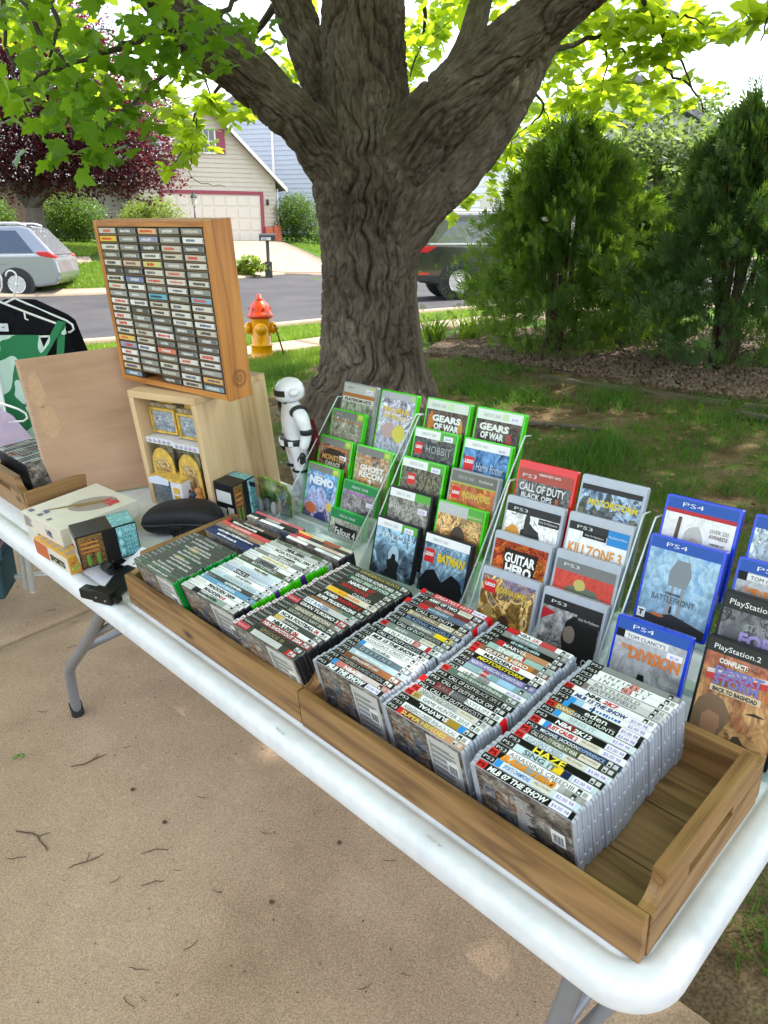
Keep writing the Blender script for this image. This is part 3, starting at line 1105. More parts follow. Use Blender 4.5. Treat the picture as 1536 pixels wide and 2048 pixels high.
# ------------------------------------------------------------------ street furniture
M_YEL = plain('hydrant_yellow', (.78, .33, .0), .35, coat=.3, var=.08, scale=12)
M_ORA = plain('hydrant_orange', (.60, .035, .004), .35, coat=.3, var=.1, scale=12)
hx, hy = -1.27, 8.0
hyd = thing('fire_hydrant', 'yellow fire hydrant with an orange bonnet beside the sidewalk', 'fire hydrant', at(hx, hy, gz(hx, hy) - .02))
MB().lathe([(.165, 0), (.165, .03), (.12, .04), (.11, .06), (.108, .15), (.118, .155), (.118, .165), (.1, .17), (.098, .42), (.102, .43)], 28).build('barrel', M_YEL, hyd)
MB().lathe([(.125, .43), (.135, .44), (.135, .465), (.12, .475), (.105, .52), (.085, .57), (.05, .60), (.045, .61), (.048, .62), (.025, .63), (.022, .66), (.012, .665)], 28).build('bonnet', M_ORA, hyd)
for k in range(6):
    MB().box(.085, .112, -.008, .008, .475, .54, 0, rz(k * math.pi / 3)).build('bonnet_rib', M_ORA, hyd, bevel=.004)
for a in (10, 190, -80):
    MB().lathe([(.05, .07), (.05, .105), (.062, .11), (.062, .14), (.05, .155), (.02, .16), (.018, .18)], 18, 0, at(0, 0, .33) @ rz(R(a)) @ ry(math.pi / 2)).build('nozzle_cap', M_YEL, hyd)
st = MB().tube([(0, 0, 0), (-.09, .02, .32)], .009, 6).build('marker_stake', plain('rusty_rod', (.10, .04, .025), .8))
st.matrix_world = at(hx + .24, hy - .05, gz(hx + .24, hy - .05))
tag(st, 'thin rusty rod leaning in the grass beside the hydrant', 'stake')
mx_, my_ = -3.85, 26.6
mbx = thing('mailbox', 'black mailbox on a dark post by the garage driveway', 'mailbox', at(mx_, my_, gz(mx_, my_)) @ rz(R(8)))
MB().tube([(0, 0, 0), (0, 0, 1.2)], .055, 4, smooth=False).box(-.12, .12, -.12, .12, 0, .5).build('post', plain('weathered_post', (.05, .048, .05), .7), mbx)
MB().prism([(-.1, 1.15), (.1, 1.15), (.1, 1.28)] + [(.1 * math.cos(R(a)), 1.28 + .1 * math.sin(R(a))) for a in range(15, 180, 15)] + [(-.1, 1.28)], -.26, .26, 'x').build('box', M_DARK, mbx)
np_ = MB().box(-.2, .12, -.108, -.102, 1.17, 1.26)
npo = np_.build('number_plate', plain('mail_plate', (.55, .55, .52), .5), mbx)
dg = MB()
put_text(dg, '2201', -.17, 1.185, .06, at(0, -.11, 0) @ FRONT, 0, .02)
dg.build('house_number', M_DARK, npo)
lx, ly = -7.3, 31.5
lp = thing('lamp_post', 'dark lamp post with a small lantern before the garage door', 'lamp post', at(lx, ly, gz(lx, ly)))
MB().tube([(0, 0, 0), (0, 0, 1.75)], .035, 10).build('post', M_DARK, lp)
MB().lathe([(.03, 1.75), (.09, 1.82), (.11, 2.05), (.13, 2.08), (.04, 2.2), (.015, 2.28)], 8, smooth=False).build('lantern', plain('lantern_glass', (.5, .5, .46), .2), lp)
MB().lathe([(.14, 2.055), (.14, 2.085), (.05, 2.21), (.02, 2.3)], 8, smooth=False).build('lantern_cap', M_DARK, lp)

# ------------------------------------------------------------------ the maple
def vnoise(u, v, nu, seed):
    """smooth value noise, periodic in u over nu cells"""
    g = np.random.default_rng(seed).random((nu, 512))
    ui = np.floor(u).astype(int)
    vi = np.floor(v).astype(int)
    fu, fv = u - ui, v - vi
    fu = fu * fu * (3 - 2 * fu)
    fv = fv * fv * (3 - 2 * fv)
    a = g[ui % nu, vi % 512]
    b = g[(ui + 1) % nu, vi % 512]
    c = g[ui % nu, (vi + 1) % 512]
    d = g[(ui + 1) % nu, (vi + 1) % 512]
    return (a * (1 - fu) + b * fu) * (1 - fv) + (c * (1 - fu) + d * fu) * fv

def catmull(P, n):
    P = np.asarray(P, float)
    Q = np.vstack([2 * P[0] - P[1], P, 2 * P[-1] - P[-2]])
    d = np.r_[0, np.cumsum(np.linalg.norm(np.diff(P[:, :3], axis=0), axis=1))]
    t = np.linspace(0, d[-1], n)
    k = np.clip(np.searchsorted(d, t, 'right') - 1, 0, len(P) - 2)
    f = ((t - d[k]) / (d[k + 1] - d[k]))[:, None]
    p0, p1, p2, p3 = Q[k], Q[k + 1], Q[k + 2], Q[k + 3]
    return .5 * (2 * p1 + (p2 - p0) * f + (2 * p0 - 5 * p1 + 4 * p2 - p3) * f ** 2 + (3 * p1 - p0 - 3 * p2 + p3) * f ** 3), t

def bark_limb(name, pts, rings, around, mat, parent, seed, depth=.022, flare=False):
    C, L = catmull(pts, rings)
    ax = np.gradient(C[:, :3], axis=0)
    ax /= np.linalg.norm(ax, axis=1)[:, None]
    ref = np.array([0, 1.0, 0]) if abs(ax[0][1]) < .9 else np.array([1.0, 0, 0])
    U = np.empty((rings, 3))
    u = np.cross(ref, ax[0])
    for i in range(rings):
        u = u - ax[i] * (u @ ax[i])
        u /= np.linalg.norm(u)
        U[i] = u
    Wv = np.cross(ax, U)
    th = np.linspace(0, 2 * np.pi, around, endpoint=False)
    rad = C[:, 3][:, None] * np.ones(around)[None]
    uu = (th / (2 * np.pi))[None] * np.ones(rings)[:, None]
    vv = L[:, None] * np.ones(around)[None]
    rm = float(np.median(C[:, 3]))
    nf = max(7, int(2 * np.pi * rm / .042))
    warp = (vnoise(uu * 5, vv * 3.2, 5, seed) - .5) * .09 + (vnoise(uu * 11, vv * 9, 11, seed + 1) - .5) * .03
    n1 = vnoise((uu + warp) * nf, vv * 4.0, nf, seed + 2)
    n2 = vnoise((uu + warp) * nf * 2, vv * 11, nf * 2, seed + 3)
    n3 = vnoise(uu * nf * 5, vv * 45, nf * 5, seed + 4)
    ridge = 1 - np.exp(-(np.abs(n1 - .5) / .07) ** 1.6)            # narrow deep furrows between plates
    fine = 1 - np.exp(-(np.abs(n2 - .5) / .06) ** 1.5)
    crack = 1 - np.exp(-(np.abs(vnoise((uu + warp) * nf, vv * 12, nf, seed + 7) - .5) / .05) ** 1.4)
    dsp = depth * (ridge * .62 + .30 * fine + .14 * crack + .20 * n3)
    big = (vnoise(uu * 4, vv * 1.8, 4, seed + 5) - .5) * .10 * C[:, 3][:, None]
    rad = rad + dsp - depth * .92 + big
    if flare:
        h = np.clip(1 - L / .75, 0, 1)[:, None]
        lob = np.sin(th * 5 + .7) * .5 + np.sin(th * 3 + 2.0) * .5
        rad = rad * (1 + .22 * h ** 1.6 * lob[None]) + .05 * h ** 3
    V = C[:, None, :3] + (U[:, None] * np.cos(th)[None, :, None] + Wv[:, None] * np.sin(th)[None, :, None]) * rad[..., None]
    idx = np.arange(rings * around).reshape(rings, around)
    nx_ = np.roll(idx, -1, axis=1)
    F = np.stack([idx[:-1], nx_[:-1], nx_[1:], idx[1:]], -1).reshape(-1, 4)
    G = np.stack([uu * 2 * np.pi * rm, vv, np.zeros_like(vv)], -1).reshape(-1, 3)
    return mesh_np(name, V.reshape(-1, 3), F, mat, parent, True, G)

def bark_mat(name, cols, s=1.0):
    m, nt, b = new_mat(name)
    L = nt.links.new
    a = nt.nodes.new('ShaderNodeAttribute')
    a.attribute_name = 'grain'
    mp = nt.nodes.new('ShaderNodeMapping')
    mp.inputs['Scale'].default_value = (60 * s, 11 * s, 1)
    L(a.outputs['Vector'], mp.inputs['Vector'])
    n = nt.nodes.new('ShaderNodeTexNoise')
    n.inputs['Scale'].default_value = 1.0
    n.inputs['Detail'].default_value = 8
    n.inputs['Roughness'].default_value = .7
    L(mp.outputs['Vector'], n.inputs['Vector'])
    n2 = nt.nodes.new('ShaderNodeTexNoise')
    n2.inputs['Scale'].default_value = 2.2 * s
    n2.inputs['Detail'].default_value = 3
    L(a.outputs['Vector'], n2.inputs['Vector'])
    mixf = nt.nodes.new('ShaderNodeMix')
    mixf.inputs['Factor'].default_value = .42
    L(n.outputs['Fac'], mixf.inputs[2])
    L(n2.outputs['Fac'], mixf.inputs[3])
    r = nt.nodes.new('ShaderNodeValToRGB')
    e = r.color_ramp.elements
    while len(e) < len(cols):
        e.new(.5)
    for i, c in enumerate(cols):
        e[i].position = .33 + .34 * i / (len(cols) - 1)
        e[i].color = (*c, 1)
    L(mixf.outputs[0], r.inputs['Fac'])
    L(r.outputs['Color'], b.inputs['Base Color'])
    b.inputs['Roughness'].default_value = .92
    b.inputs['Specular IOR Level'].default_value = .2
    bn = nt.nodes.new('ShaderNodeBump')
    bn.inputs['Strength'].default_value = 1.0
    bn.inputs['Distance'].default_value = .02
    L(n.outputs['Fac'], bn.inputs['Height'])
    L(bn.outputs['Normal'], b.inputs['Normal'])
    return m

M_BARK = bark_mat('maple_bark', [(.026, .019, .014), (.088, .066, .051), (.160, .126, .101), (.26, .215, .18)])
M_TWIG = plain('twig_bark', (.05, .038, .028), .9, var=.3, scale=60)
maple = thing('maple_tree', 'large maple tree with deeply furrowed bark and spreading limbs behind the table', 'tree', at(-.1, 5.5, gz(-.1, 5.5)))
Mi = maple.matrix_world.inverted()
def mp_(pts):
    o = maple.location
    return [(p[0] - o.x, p[1] - o.y, p[2] - o.z, p[3]) for p in pts]
trunk_pts = [(-.10, 5.5, .28, .60), (-.1, 5.5, .56, .48), (-.09, 5.5, .67, .42), (-.09, 5.5, .82, .366), (-.1, 5.5, .99, .335), (-.1, 5.5, 1.27, .318), (-.09, 5.5, 1.6, .322), (-.08, 5.5, 1.82, .344), (-.08, 5.5, 2.01, .368), (-.1, 5.5, 2.19, .34), (-.12, 5.5, 2.4, .285), (-.13, 5.5, 2.63, .258), (-.13, 5.5, 2.9, .25), (-.12, 5.5, 3.22, .24), (-.11, 5.5, 3.69, .21), (-.09, 5.5, 4.6, .15), (0, 5.4, 6.2, .08)]
bark_limb('trunk', mp_(trunk_pts), 640, 400, M_BARK, maple, 3, .066, True)
LIMBS = [
 [(-0.10, 5.46, 1.72, 0.17), (-0.20, 5.44, 1.95, 0.187), (-0.34, 5.36, 2.16, 0.177), (-0.52, 5.25, 2.35, 0.154), (-0.79, 5.1, 2.56, 0.128), (-1.02, 4.9, 2.7, 0.111), (-1.14, 4.7, 2.8, 0.098), (-1.26, 4.4, 2.97, 0.081), (-1.43, 4.1, 3.18, 0.054), (-1.9, 3.4, 3.7, .03)],
 [(-0.30, 5.38, 2.13, 0.085), (-0.42, 5.38, 2.28, 0.082), (-0.61, 5.4, 2.54, 0.066), (-0.8, 5.5, 2.75, 0.056), (-1.06, 5.7, 2.96, 0.05), (-1.47, 6.0, 3.27, 0.042), (-2.2, 6.4, 3.8, .02)],
 [(-0.16, 5.58, 1.9, 0.16), (-0.23, 5.6, 2.14, 0.17), (-0.34, 5.65, 2.48, 0.160), (-0.45, 5.7, 2.78, 0.138), (-0.55, 5.75, 2.98, 0.121), (-0.67, 5.8, 3.3, 0.108), (-0.85, 5.9, 3.84, 0.083), (-1.2, 6.1, 5.2, .04)],
 [(-0.04, 5.42, 1.75, 0.17), (0.02, 5.4, 1.95, 0.19), (0.15, 5.3, 2.2, 0.190), (0.34, 5.2, 2.41, 0.182), (0.56, 5.05, 2.6, 0.160), (0.81, 4.85, 2.76, 0.139), (1.0, 4.65, 2.88, 0.123), (1.25, 4.3, 3.04, 0.092), (1.51, 3.9, 3.24, 0.059), (2.1, 3.2, 3.8, .03)],
 [(0.0, 5.45, 1.52, 0.15), (0.08, 5.46, 1.72, 0.215), (0.24, 5.5, 1.98, 0.240), (0.50, 5.6, 2.22, 0.235), (0.77, 5.75, 2.54, 0.200), (0.97, 5.9, 2.86, 0.172), (1.12, 6.0, 3.15, 0.155), (1.35, 6.2, 3.58, 0.135), (1.76, 6.5, 4.28, 0.11), (2.4, 7, 5.4, .05)],
 [(0.33, 5.16, 2.42, 0.10), (0.41, 5.17, 2.56, 0.097), (0.51, 5.25, 2.77, 0.083), (0.57, 5.35, 2.97, 0.072), (0.63, 5.5, 3.24, 0.061), (.8, 5.8, 4.2, .03)]]
for i, l in enumerate(LIMBS):
    bark_limb('limb', mp_(l), 330 if i not in (1, 5) else 160, 190 if i not in (1, 5) else 80, M_BARK, maple, 20 + 10 * i, .046 if i not in (1, 5) else .012)
TWIGS = [[(-1.23, 4.3, 3.0, 0.02), (-1.58, 4.0, 2.76, 0.014), (-1.54, 3.9, 2.55, 0.011), (-1.41, 3.8, 2.41, 0.008), (-1.35, 3.75, 2.27, 0.006), (-1.35, 3.6, 2.05, 0.004)], [(-1.14, 4.4, 2.97, 0.02), (-1.51, 4.1, 2.75, 0.014), (-1.48, 4.0, 2.57, 0.01), (-1.51, 3.9, 2.45, 0.006)], [(-1.14, 4.7, 2.79, 0.03), (-1.25, 4.4, 2.61, 0.02), (-1.36, 4.1, 2.49, 0.012), (-1.57, 4.0, 2.39, 0.007), (-1.7, 4.0, 2.33, 0.004)], [(-1.03, 4.9, 2.7, 0.02), (-1.12, 4.4, 2.46, 0.012), (-1.16, 3.9, 2.25, 0.008), (-1.21, 3.6, 2.11, 0.005)], [(-1.97, 4.6, 2.97, 0.015), (-1.9, 4.4, 2.66, 0.01), (-1.8, 4.2, 2.4, 0.006), (-1.67, 4.0, 2.22, 0.004)], [(-0.75, 5.0, 3.08, 0.02), (-0.84, 4.5, 2.72, 0.012), (-0.91, 4.3, 2.53, 0.007), (-0.85, 4.2, 2.34, 0.004)], [(-0.76, 6.5, 3.31, 0.03), (-1.13, 6.6, 2.95, 0.02), (-1.36, 6.7, 2.69, 0.012), (-1.54, 6.8, 2.57, 0.008), (-1.61, 6.8, 2.38, 0.005), (-1.73, 6.8, 2.2, 0.003)], [(-1.44, 6.7, 2.69, 0.01), (-1.52, 6.8, 2.49, 0.005), (-1.59, 6.8, 2.18, 0.003), (-1.51, 6.8, 2.1, 0.003), (-1.31, 6.8, 2.08, 0.002)], [(1.84, 6.6, 3.53, 0.04), (1.94, 6.6, 3.34, 0.03), (2.07, 6.6, 3.22, 0.024), (2.14, 6.7, 3.08, 0.019), (2.18, 6.8, 2.97, 0.015), (2.3, 6.8, 2.87, 0.011), (2.43, 6.7, 2.76, 0.008), (2.49, 6.6, 2.59, 0.004)], [(2.07, 6.6, 3.22, 0.016), (2.18, 6.4, 3.19, 0.009), (2.3, 6.3, 3.11, 0.004)], [(2.15, 6.7, 3.08, 0.012), (2.25, 6.6, 2.95, 0.009), (2.37, 6.6, 2.76, 0.007), (2.47, 6.5, 2.58, 0.004)], [(1.15, 6.2, 2.93, 0.03), (1.44, 6.6, 3.06, 0.02), (1.88, 7.0, 3.23, 0.014), (2.14, 7.2, 3.31, 0.008)], [(1.84, 7.2, 3.19, 0.014), (1.99, 7.2, 3.12, 0.009), (2.03, 7.2, 3.01, 0.004)], [(1.82, 7.2, 3.17, 0.01), (1.85, 7.2, 3.03, 0.008), (1.82, 7.2, 2.81, 0.004)], [(1.36, 8.0, 3.01, 0.014), (1.53, 8.2, 2.86, 0.011), (1.5, 8.4, 2.77, 0.009), (1.35, 8.7, 2.65, 0.006), (1.31, 9.0, 2.42, 0.004)], [(1.53, 8.2, 2.86, 0.008), (1.61, 8.2, 2.73, 0.005), (1.66, 8.2, 2.66, 0.003)], [(2.11, 4.8, 3.07, 0.012), (2.13, 4.9, 2.91, 0.008), (2.16, 5.0, 2.74, 0.004)], [(0.32, 8.0, 3.84, 0.03), (0.39, 8.3, 3.52, 0.015), (0.26, 8.5, 3.18, 0.006)]]
for t in TWIGS:
    C_, _ = catmull(mp_(t), len(t) * 4)
    C_[:, :3] += rng.normal(size=(len(C_), 3)) * .006
    MB().tube([tuple(c[:3]) for c in C_], [max(.0015, float(c[3])) for c in C_], 6).build('twig', M_TWIG, maple)
hs = MB().tube([(.30, -.2, .95), (.33, -.24, .6), (.37, -.28, .3), (.45, -.3, .05)], [.004, .02, .018, .004], 6)
hs.build('bark_strip', M_BARK, maple)

# maple leaf outlines (unit length)
half = [(0.05, -.03), (0.2, -.06), (0.33, .02), (.29, .10), (.40, .17), (.55, .20), (.50, .29), (.62, .40), (.47, .41), (.42, .47), (.27, .46), (.22, .54), (.31, .68), (.19, .69), (.12, .80)]
outl = [(0, 0)] + half + [(0, 1.0)] + [(-x, y) for x, y in reversed(half)]
def leaf_template(outline, curl, fold):
    v = [(0, .38, .0)] + [(x, y, -fold * abs(x) - curl * (y - .3) ** 2) for x, y in outline]
    n = len(outline)
    return np.array(v), np.array([(0, 1 + i, 1 + (i + 1) % n) for i in range(n)])
hl = [(0.22, -.03), (.30, .12), (.58, .28), (.36, .42), (.24, .52), (.22, .72)]
outs = [(0, 0)] + hl + [(0, 1.0)] + [(-x, y) for x, y in reversed(hl)]
M_LEAF = leafy('maple_leaf', (.022, .09, .008), (.075, .18, .015), (.34, .56, .02), .42)  # near leaves: shade put into a darker green
M_LEAF2 = leafy('maple_leaf_sunlit', (.06, .14, .010), (.15, .26, .02), (.60, .76, .035), .55, coord='Object', scale=2.5)  # same leaf, brighter and yellower: sunlight put into the colour
CLUS = [(-1.17, 3.9, 2.55, 0.58, 0.5, 0.21, 75), (-1.37, 3.8, 2.31, 0.35, 0.4, 0.19, 55), (-1.21, 3.6, 2.13, 0.23, 0.3, 0.15, 40), (-1.37, 3.6, 2.01, 0.2, 0.25, 0.08, 10), (-1.01, 4.0, 2.50, 0.26, 0.4, 0.15, 34), (-0.92, 4.2, 2.52, 0.14, 0.3, 0.12, 8), (-1.77, 4.4, 2.68, 0.26, 0.5, 0.22, 40), (-1.79, 4.2, 2.31, 0.18, 0.4, 0.15, 30), (-0.73, 4.3, 2.68, 0.21, 0.4, 0.13, 26)]
CLUS2 = [(-2.52, 6.5, 3.03, 0.51, 0.7, 0.42, 90), (-2.09, 7.0, 2.99, 0.73, 0.8, 0.39, 110), (-1.48, 6.8, 2.55, 0.35, 0.6, 0.20, 60), (-1.25, 6.5, 2.67, 0.29, 0.5, 0.17, 50), (-1.72, 7.2, 2.71, 0.3, 0.5, 0.2, 40), (-1.71, 6.8, 2.22, 0.12, 0.2, 0.05, 8), (-1.02, 8.5, 3.18, 0.4, 0.8, 0.34, 70), (-0.8, 8.0, 3.61, 0.33, 0.7, 0.22, 40), (0.3, 8.5, 3.44, 0.29, 0.8, 0.69, 120), (0.51, 8.0, 3.57, 0.43, 0.8, 0.33, 90), (1.68, 7.2, 3.35, 0.9, 0.8, 0.3, 170), (1.91, 7.0, 2.99, 0.83, 0.8, 0.34, 180), (2.0, 6.6, 3.15, 0.6, 0.6, 0.28, 100), (1.74, 8.5, 3.1, 0.69, 0.9, 0.41, 160), (2.14, 7.4, 2.76, 0.61, 0.7, 0.2, 110), (2.28, 6.4, 3.01, 0.32, 0.5, 0.18, 45), (1.56, 9.0, 2.76, 0.67, 0.9, 0.36, 120), (1.1, 9.5, 2.4, 0.57, 0.9, 0.38, 130), (0.88, 9.5, 2.09, 0.38, 0.7, 0.25, 70), (2.17, 5.0, 2.81, 0.11, 0.3, 0.16, 18), (1.37, 10.0, 3.03, 0.6, 1, 0.54, 100), (1.95, 8.6, 2.66, 0.47, 0.7, 0.26, 80), (2.18, 6.4, 2.68, 0.18, 0.4, 0.13, 14)]
# 300 near leaves, each its own object
leaf_meshes = []
for q in range(5):
    tv, tf = leaf_template(outl, .15 + .12 * q, .05 + .06 * (q % 3))
    o = mesh_np('leaf', tv, tf, M_LEAF, None, link=False)
    leaf_meshes.append(o.data)
    bpy.data.objects.remove(o)
nl = 0
base = Vector(maple.location)
for cx, cy, cz, ax_, ay_, az_, cnt in CLUS:
    for k in range(cnt):
        if nl >= 300:
            break
        while True:
            d = rng.uniform(-1, 1, 3)
            if (d ** 2).sum() < 1: break
        p = Vector((cx + d[0] * ax_, cy + d[1] * ay_, cz + d[2] * az_)) - base
        o = bpy.data.objects.new('leaf', leaf_meshes[nl % 5])
        COL.objects.link(o)
        o.parent = maple
        o.location = p
        # blades hang: tip downwards and outwards, face mostly up
        o.rotation_euler = (R(rng.uniform(-75, 15)), R(rng.normal(0, 28)), rng.uniform(0, 6.28))
        s = rng.uniform(.055, .105)
        o.scale = (s, s, s)
        nl += 1
tv, tf = leaf_template(outl, .25, .1)
pos = []
for cx, cy, cz, ax_, ay_, az_, cnt in CLUS:
    n = int(cnt * .9)
    d = rng.normal(size=(n, 3))
    d = d / np.linalg.norm(d, axis=1)[:, None] * rng.random((n, 1)) ** .4
    pos.append(np.array([cx, cy + .25, cz + .05]) + d * np.array([ax_, ay_, az_]))
near = np.vstack(pos)
nd = np.c_[rng.normal(size=(len(near), 2)) * .6, np.ones(len(near))]
Vn, Fn = scatter(tv, tf, near - np.array(base), frames(nd), rng.uniform(.05, .095, len(near)))
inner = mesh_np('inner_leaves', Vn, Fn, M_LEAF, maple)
inner['kind'] = 'stuff'
tv, tf = leaf_template(outs, .25, .1)
pos = []
for cx, cy, cz, ax_, ay_, az_, cnt in CLUS2:
    n = int(cnt * 1.25)
    d = rng.normal(size=(n, 3))
    d = d / np.linalg.norm(d, axis=1)[:, None] * rng.random((n, 1)) ** .4
    # gather into drooping sprays
    k = max(3, n // 9)
    cen = d[:k]
    pick = cen[rng.integers(0, k, n)] + rng.normal(size=(n, 3)) * .13
    pos.append(np.array([cx, cy, cz]) + pick * np.array([ax_, ay_, az_]))
pos = np.vstack(pos)
# shading crown above the frame
nc = 46000
d = rng.normal(size=(nc, 3))
d = d / np.linalg.norm(d, axis=1)[:, None] * rng.random((nc, 1)) ** .42
cen = d[:3600]
d = cen[rng.integers(0, 3600, nc)] + rng.normal(size=(nc, 3)) * .055
cr = np.array([.9, 4.6, 6.0]) + d * np.array([6.6, 6.4, 3.3])
cr = cr[(cr[:, 1] < 6.0 + rng.random(len(cr)) ** 3 * 5)]
cr = cr[(cr[:, 2] > 2.55 + .30 * np.maximum(cr[:, 1], 0)) & (cr[:, 2] > 2.9)]
nd = np.c_[rng.normal(size=(len(pos), 2)) * .55, np.ones(len(pos))]
V, F = scatter(tv, tf, pos - np.array(base), frames(nd), rng.uniform(.10, .16, len(pos)))
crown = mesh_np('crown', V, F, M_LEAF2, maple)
crown['kind'] = 'stuff'
nd = np.c_[rng.normal(size=(len(cr), 2)) * .5, np.ones(len(cr))]
tq = [(0, 0, 0), (.42, .3, -.06), (.3, .62, -.04), (0, 1, -.1), (-.3, .62, -.04), (-.42, .3, -.06)]
V, F = scatter(tq, [(0, 1, 2), (0, 2, 3), (0, 3, 4), (0, 4, 5)], cr - np.array(base), frames(nd), rng.uniform(.12, .18, len(cr)))
upper = mesh_np('upper_crown', V, F, M_LEAF2, maple)
upper['kind'] = 'stuff'

# ------------------------------------------------------------------ hedge of arborvitae
M_ARB = leafy('arborvitae_green', (.028, .075, .013), (.105, .19, .03), (.30, .48, .03), .36, rough=.55, scale=3.0)
M_ARB2 = leafy('arborvitae_dark', (.022, .060, .018), (.070, .13, .040), (.20, .35, .03), .32, rough=.55, scale=3.0)
M_ARBST = plain('arborvitae_stem', (.075, .045, .030), .9, var=.3, scale=40)
blades = []
bf = []
for a, l, w in ((-62, .55, .05), (-40, .75, .055), (-20, .92, .06), (0, 1.0, .06), (20, .9, .06), (42, .74, .055), (60, .55, .05)):
    t = R(a)
    y0 = .05 + .35 * (1 - abs(a) / 70)
    dx, dy = math.sin(t), math.cos(t)
    o = len(blades)
    m = .5
    blades += [(0, y0 * .8, 0), (dx * l * m - dy * w, y0 + dy * l * m * .7 + dx * w, .02), (dx * l * .75, y0 + dy * l * .62, -.03), (dx * l * m + dy * w, y0 + dy * l * m * .7 - dx * w, .02)]
    bf.append((o, o + 1, o + 2, o + 3))
def arborvitae(name, label, base, top, rad, n, mat, seed, stems=7):
    r = np.random.default_rng(seed)
    h = top - base[2]
    t = thing(name, label, 'shrub', at(*base))
    zz = r.random(n) ** .85
    prof = np.interp(zz, [0, .08, .25, .45, .65, .82, .95, 1], [.5, .92, 1.0, .86, .72, .58, .40, .16])
    a = r.random(n) * 2 * np.pi
    # lumpy outline: clumps of sprays bulge or recede
    lump = .84 + .20 * np.sin(a * 3 + zz * 9 + seed) + .20 * np.sin(a * 7 - zz * 17) + .16 * np.sin(a * 13 + zz * 31)
    rr = rad * prof * lump * (.45 + .55 * r.random(n) ** .5)
    gap = np.sin(a * 4 + zz * 7 + seed * 2) + np.sin(a * 9 - zz * 13 + seed) + np.sin(zz * 23 + a * 2)
    keep = (gap > -.9) | (r.random(n) < .25)
    keep &= (zz > .5) | (r.random(n) < .30 + 1.2 * zz)
    a, zz, rr = a[keep], zz[keep], rr[keep]
    n = len(a)
    rr = rr * np.where(r.random(n) < .10, r.uniform(1.05, 1.35, n), 1.0)
    P = np.c_[rr * np.cos(a), rr * np.sin(a), zz * h * (.93 + .05 * np.sin(3 * a + seed) + .03 * np.sin(7 * a)) * np.where(r.random(n) < .06, 1.06, 1.0)]
    nd = np.c_[-np.sin(a) + r.normal(size=n) * .7, np.cos(a) + r.normal(size=n) * .7, r.normal(size=n) * .35]
    upd = np.c_[np.cos(a) * .75 + r.normal(size=n) * .3, np.sin(a) * .75 + r.normal(size=n) * .3, .75 + r.normal(size=n) * .35]
    z_ = nd / np.linalg.norm(nd, axis=1)[:, None]
    y_ = upd - z_ * (upd * z_).sum(1)[:, None]
    y_ /= np.linalg.norm(y_, axis=1)[:, None]
    x_ = np.cross(y_, z_)
    V, F = scatter(blades, bf, P, np.stack([x_, y_, z_], -1), r.uniform(.04, .11, n) * r.choice([.8, 1.0, 1.5], n, p=[.45, .45, .1]))
    f = mesh_np('foliage', V, F, mat, t)
    f['kind'] = 'stuff'
    for k in range(stems):
        b = r.random() * 2 * np.pi
        s0 = .09 * r.random()
        s1 = rad * (.15 + .5 * r.random())
        hh = h * r.uniform(.55, .9)
        st_ = MB().tube([(s0 * math.cos(b), s0 * math.sin(b), -.05), (s1 * .35 * math.cos(b), s1 * .35 * math.sin(b), hh * .35), (s1 * .7 * math.cos(b + .2), s1 * .7 * math.sin(b + .2), hh * .7), (s1 * .8 * math.cos(b + .2), s1 * .8 * math.sin(b + .2), hh)], [.028, .02, .012, .005], 7)
        st_.build('stem', M_ARBST, t)
    return t
arborvitae('arborvitae_shrub', 'broad dark green arborvitae in the stone bed, nearest the trunk', (1.50, 6.75, gz(1.50, 6.75)), 2.52, .82, 24000, M_ARB, 1, 11)
arborvitae('arborvitae_shrub', 'tall dark blue green arborvitae in the stone bed, right edge', (2.66, 6.0, gz(2.66, 6.0)), 2.60, .74, 22000, M_ARB2, 2, 12)
arborvitae('arborvitae_shrub', 'lower brighter arborvitae filling the gap between two taller ones', (2.25, 7.3, gz(2.25, 7.3)), 2.05, .55, 11000, M_ARB, 3, 6)
arborvitae('arborvitae_shrub', 'arborvitae mostly outside the picture beyond the right edge', (4.1, 5.6, gz(4.1, 5.6)), 3.0, .8, 9000, M_ARB2, 4, 6)

# ------------------------------------------------------------------ other trees and shrubs
def leaf_cloud(lobes, n, size, seed, flat=.6):
    r = np.random.default_rng(seed)
    P = []
    tot = sum(l[3] * l[4] * l[5] for l in lobes)
    for cx, cy, cz, a, b, c in lobes:
        k = int(n * a * b * c / tot) + 20
        d = r.normal(size=(k, 3))
        d = d / np.linalg.norm(d, axis=1)[:, None] * r.random((k, 1)) ** .38
        m = max(6, k // 14)
        ce = d[:m]
        d = ce[r.integers(0, m, k)] + r.normal(size=(k, 3)) * .09
        P.append(np.array([cx, cy, cz]) + d * np.array([a, b, c]))
    P = np.vstack(P)
    nd = r.normal(size=P.shape)
    nd[:, 2] = np.abs(nd[:, 2]) + flat
    tv = [(0, 0, 0), (.28, .45, -.04), (0, 1, .05), (-.28, .45, -.04)]
    return scatter(tv, [(0, 1, 2, 3)], P, frames(nd), r.uniform(.7, 1.3, len(P)) * size)

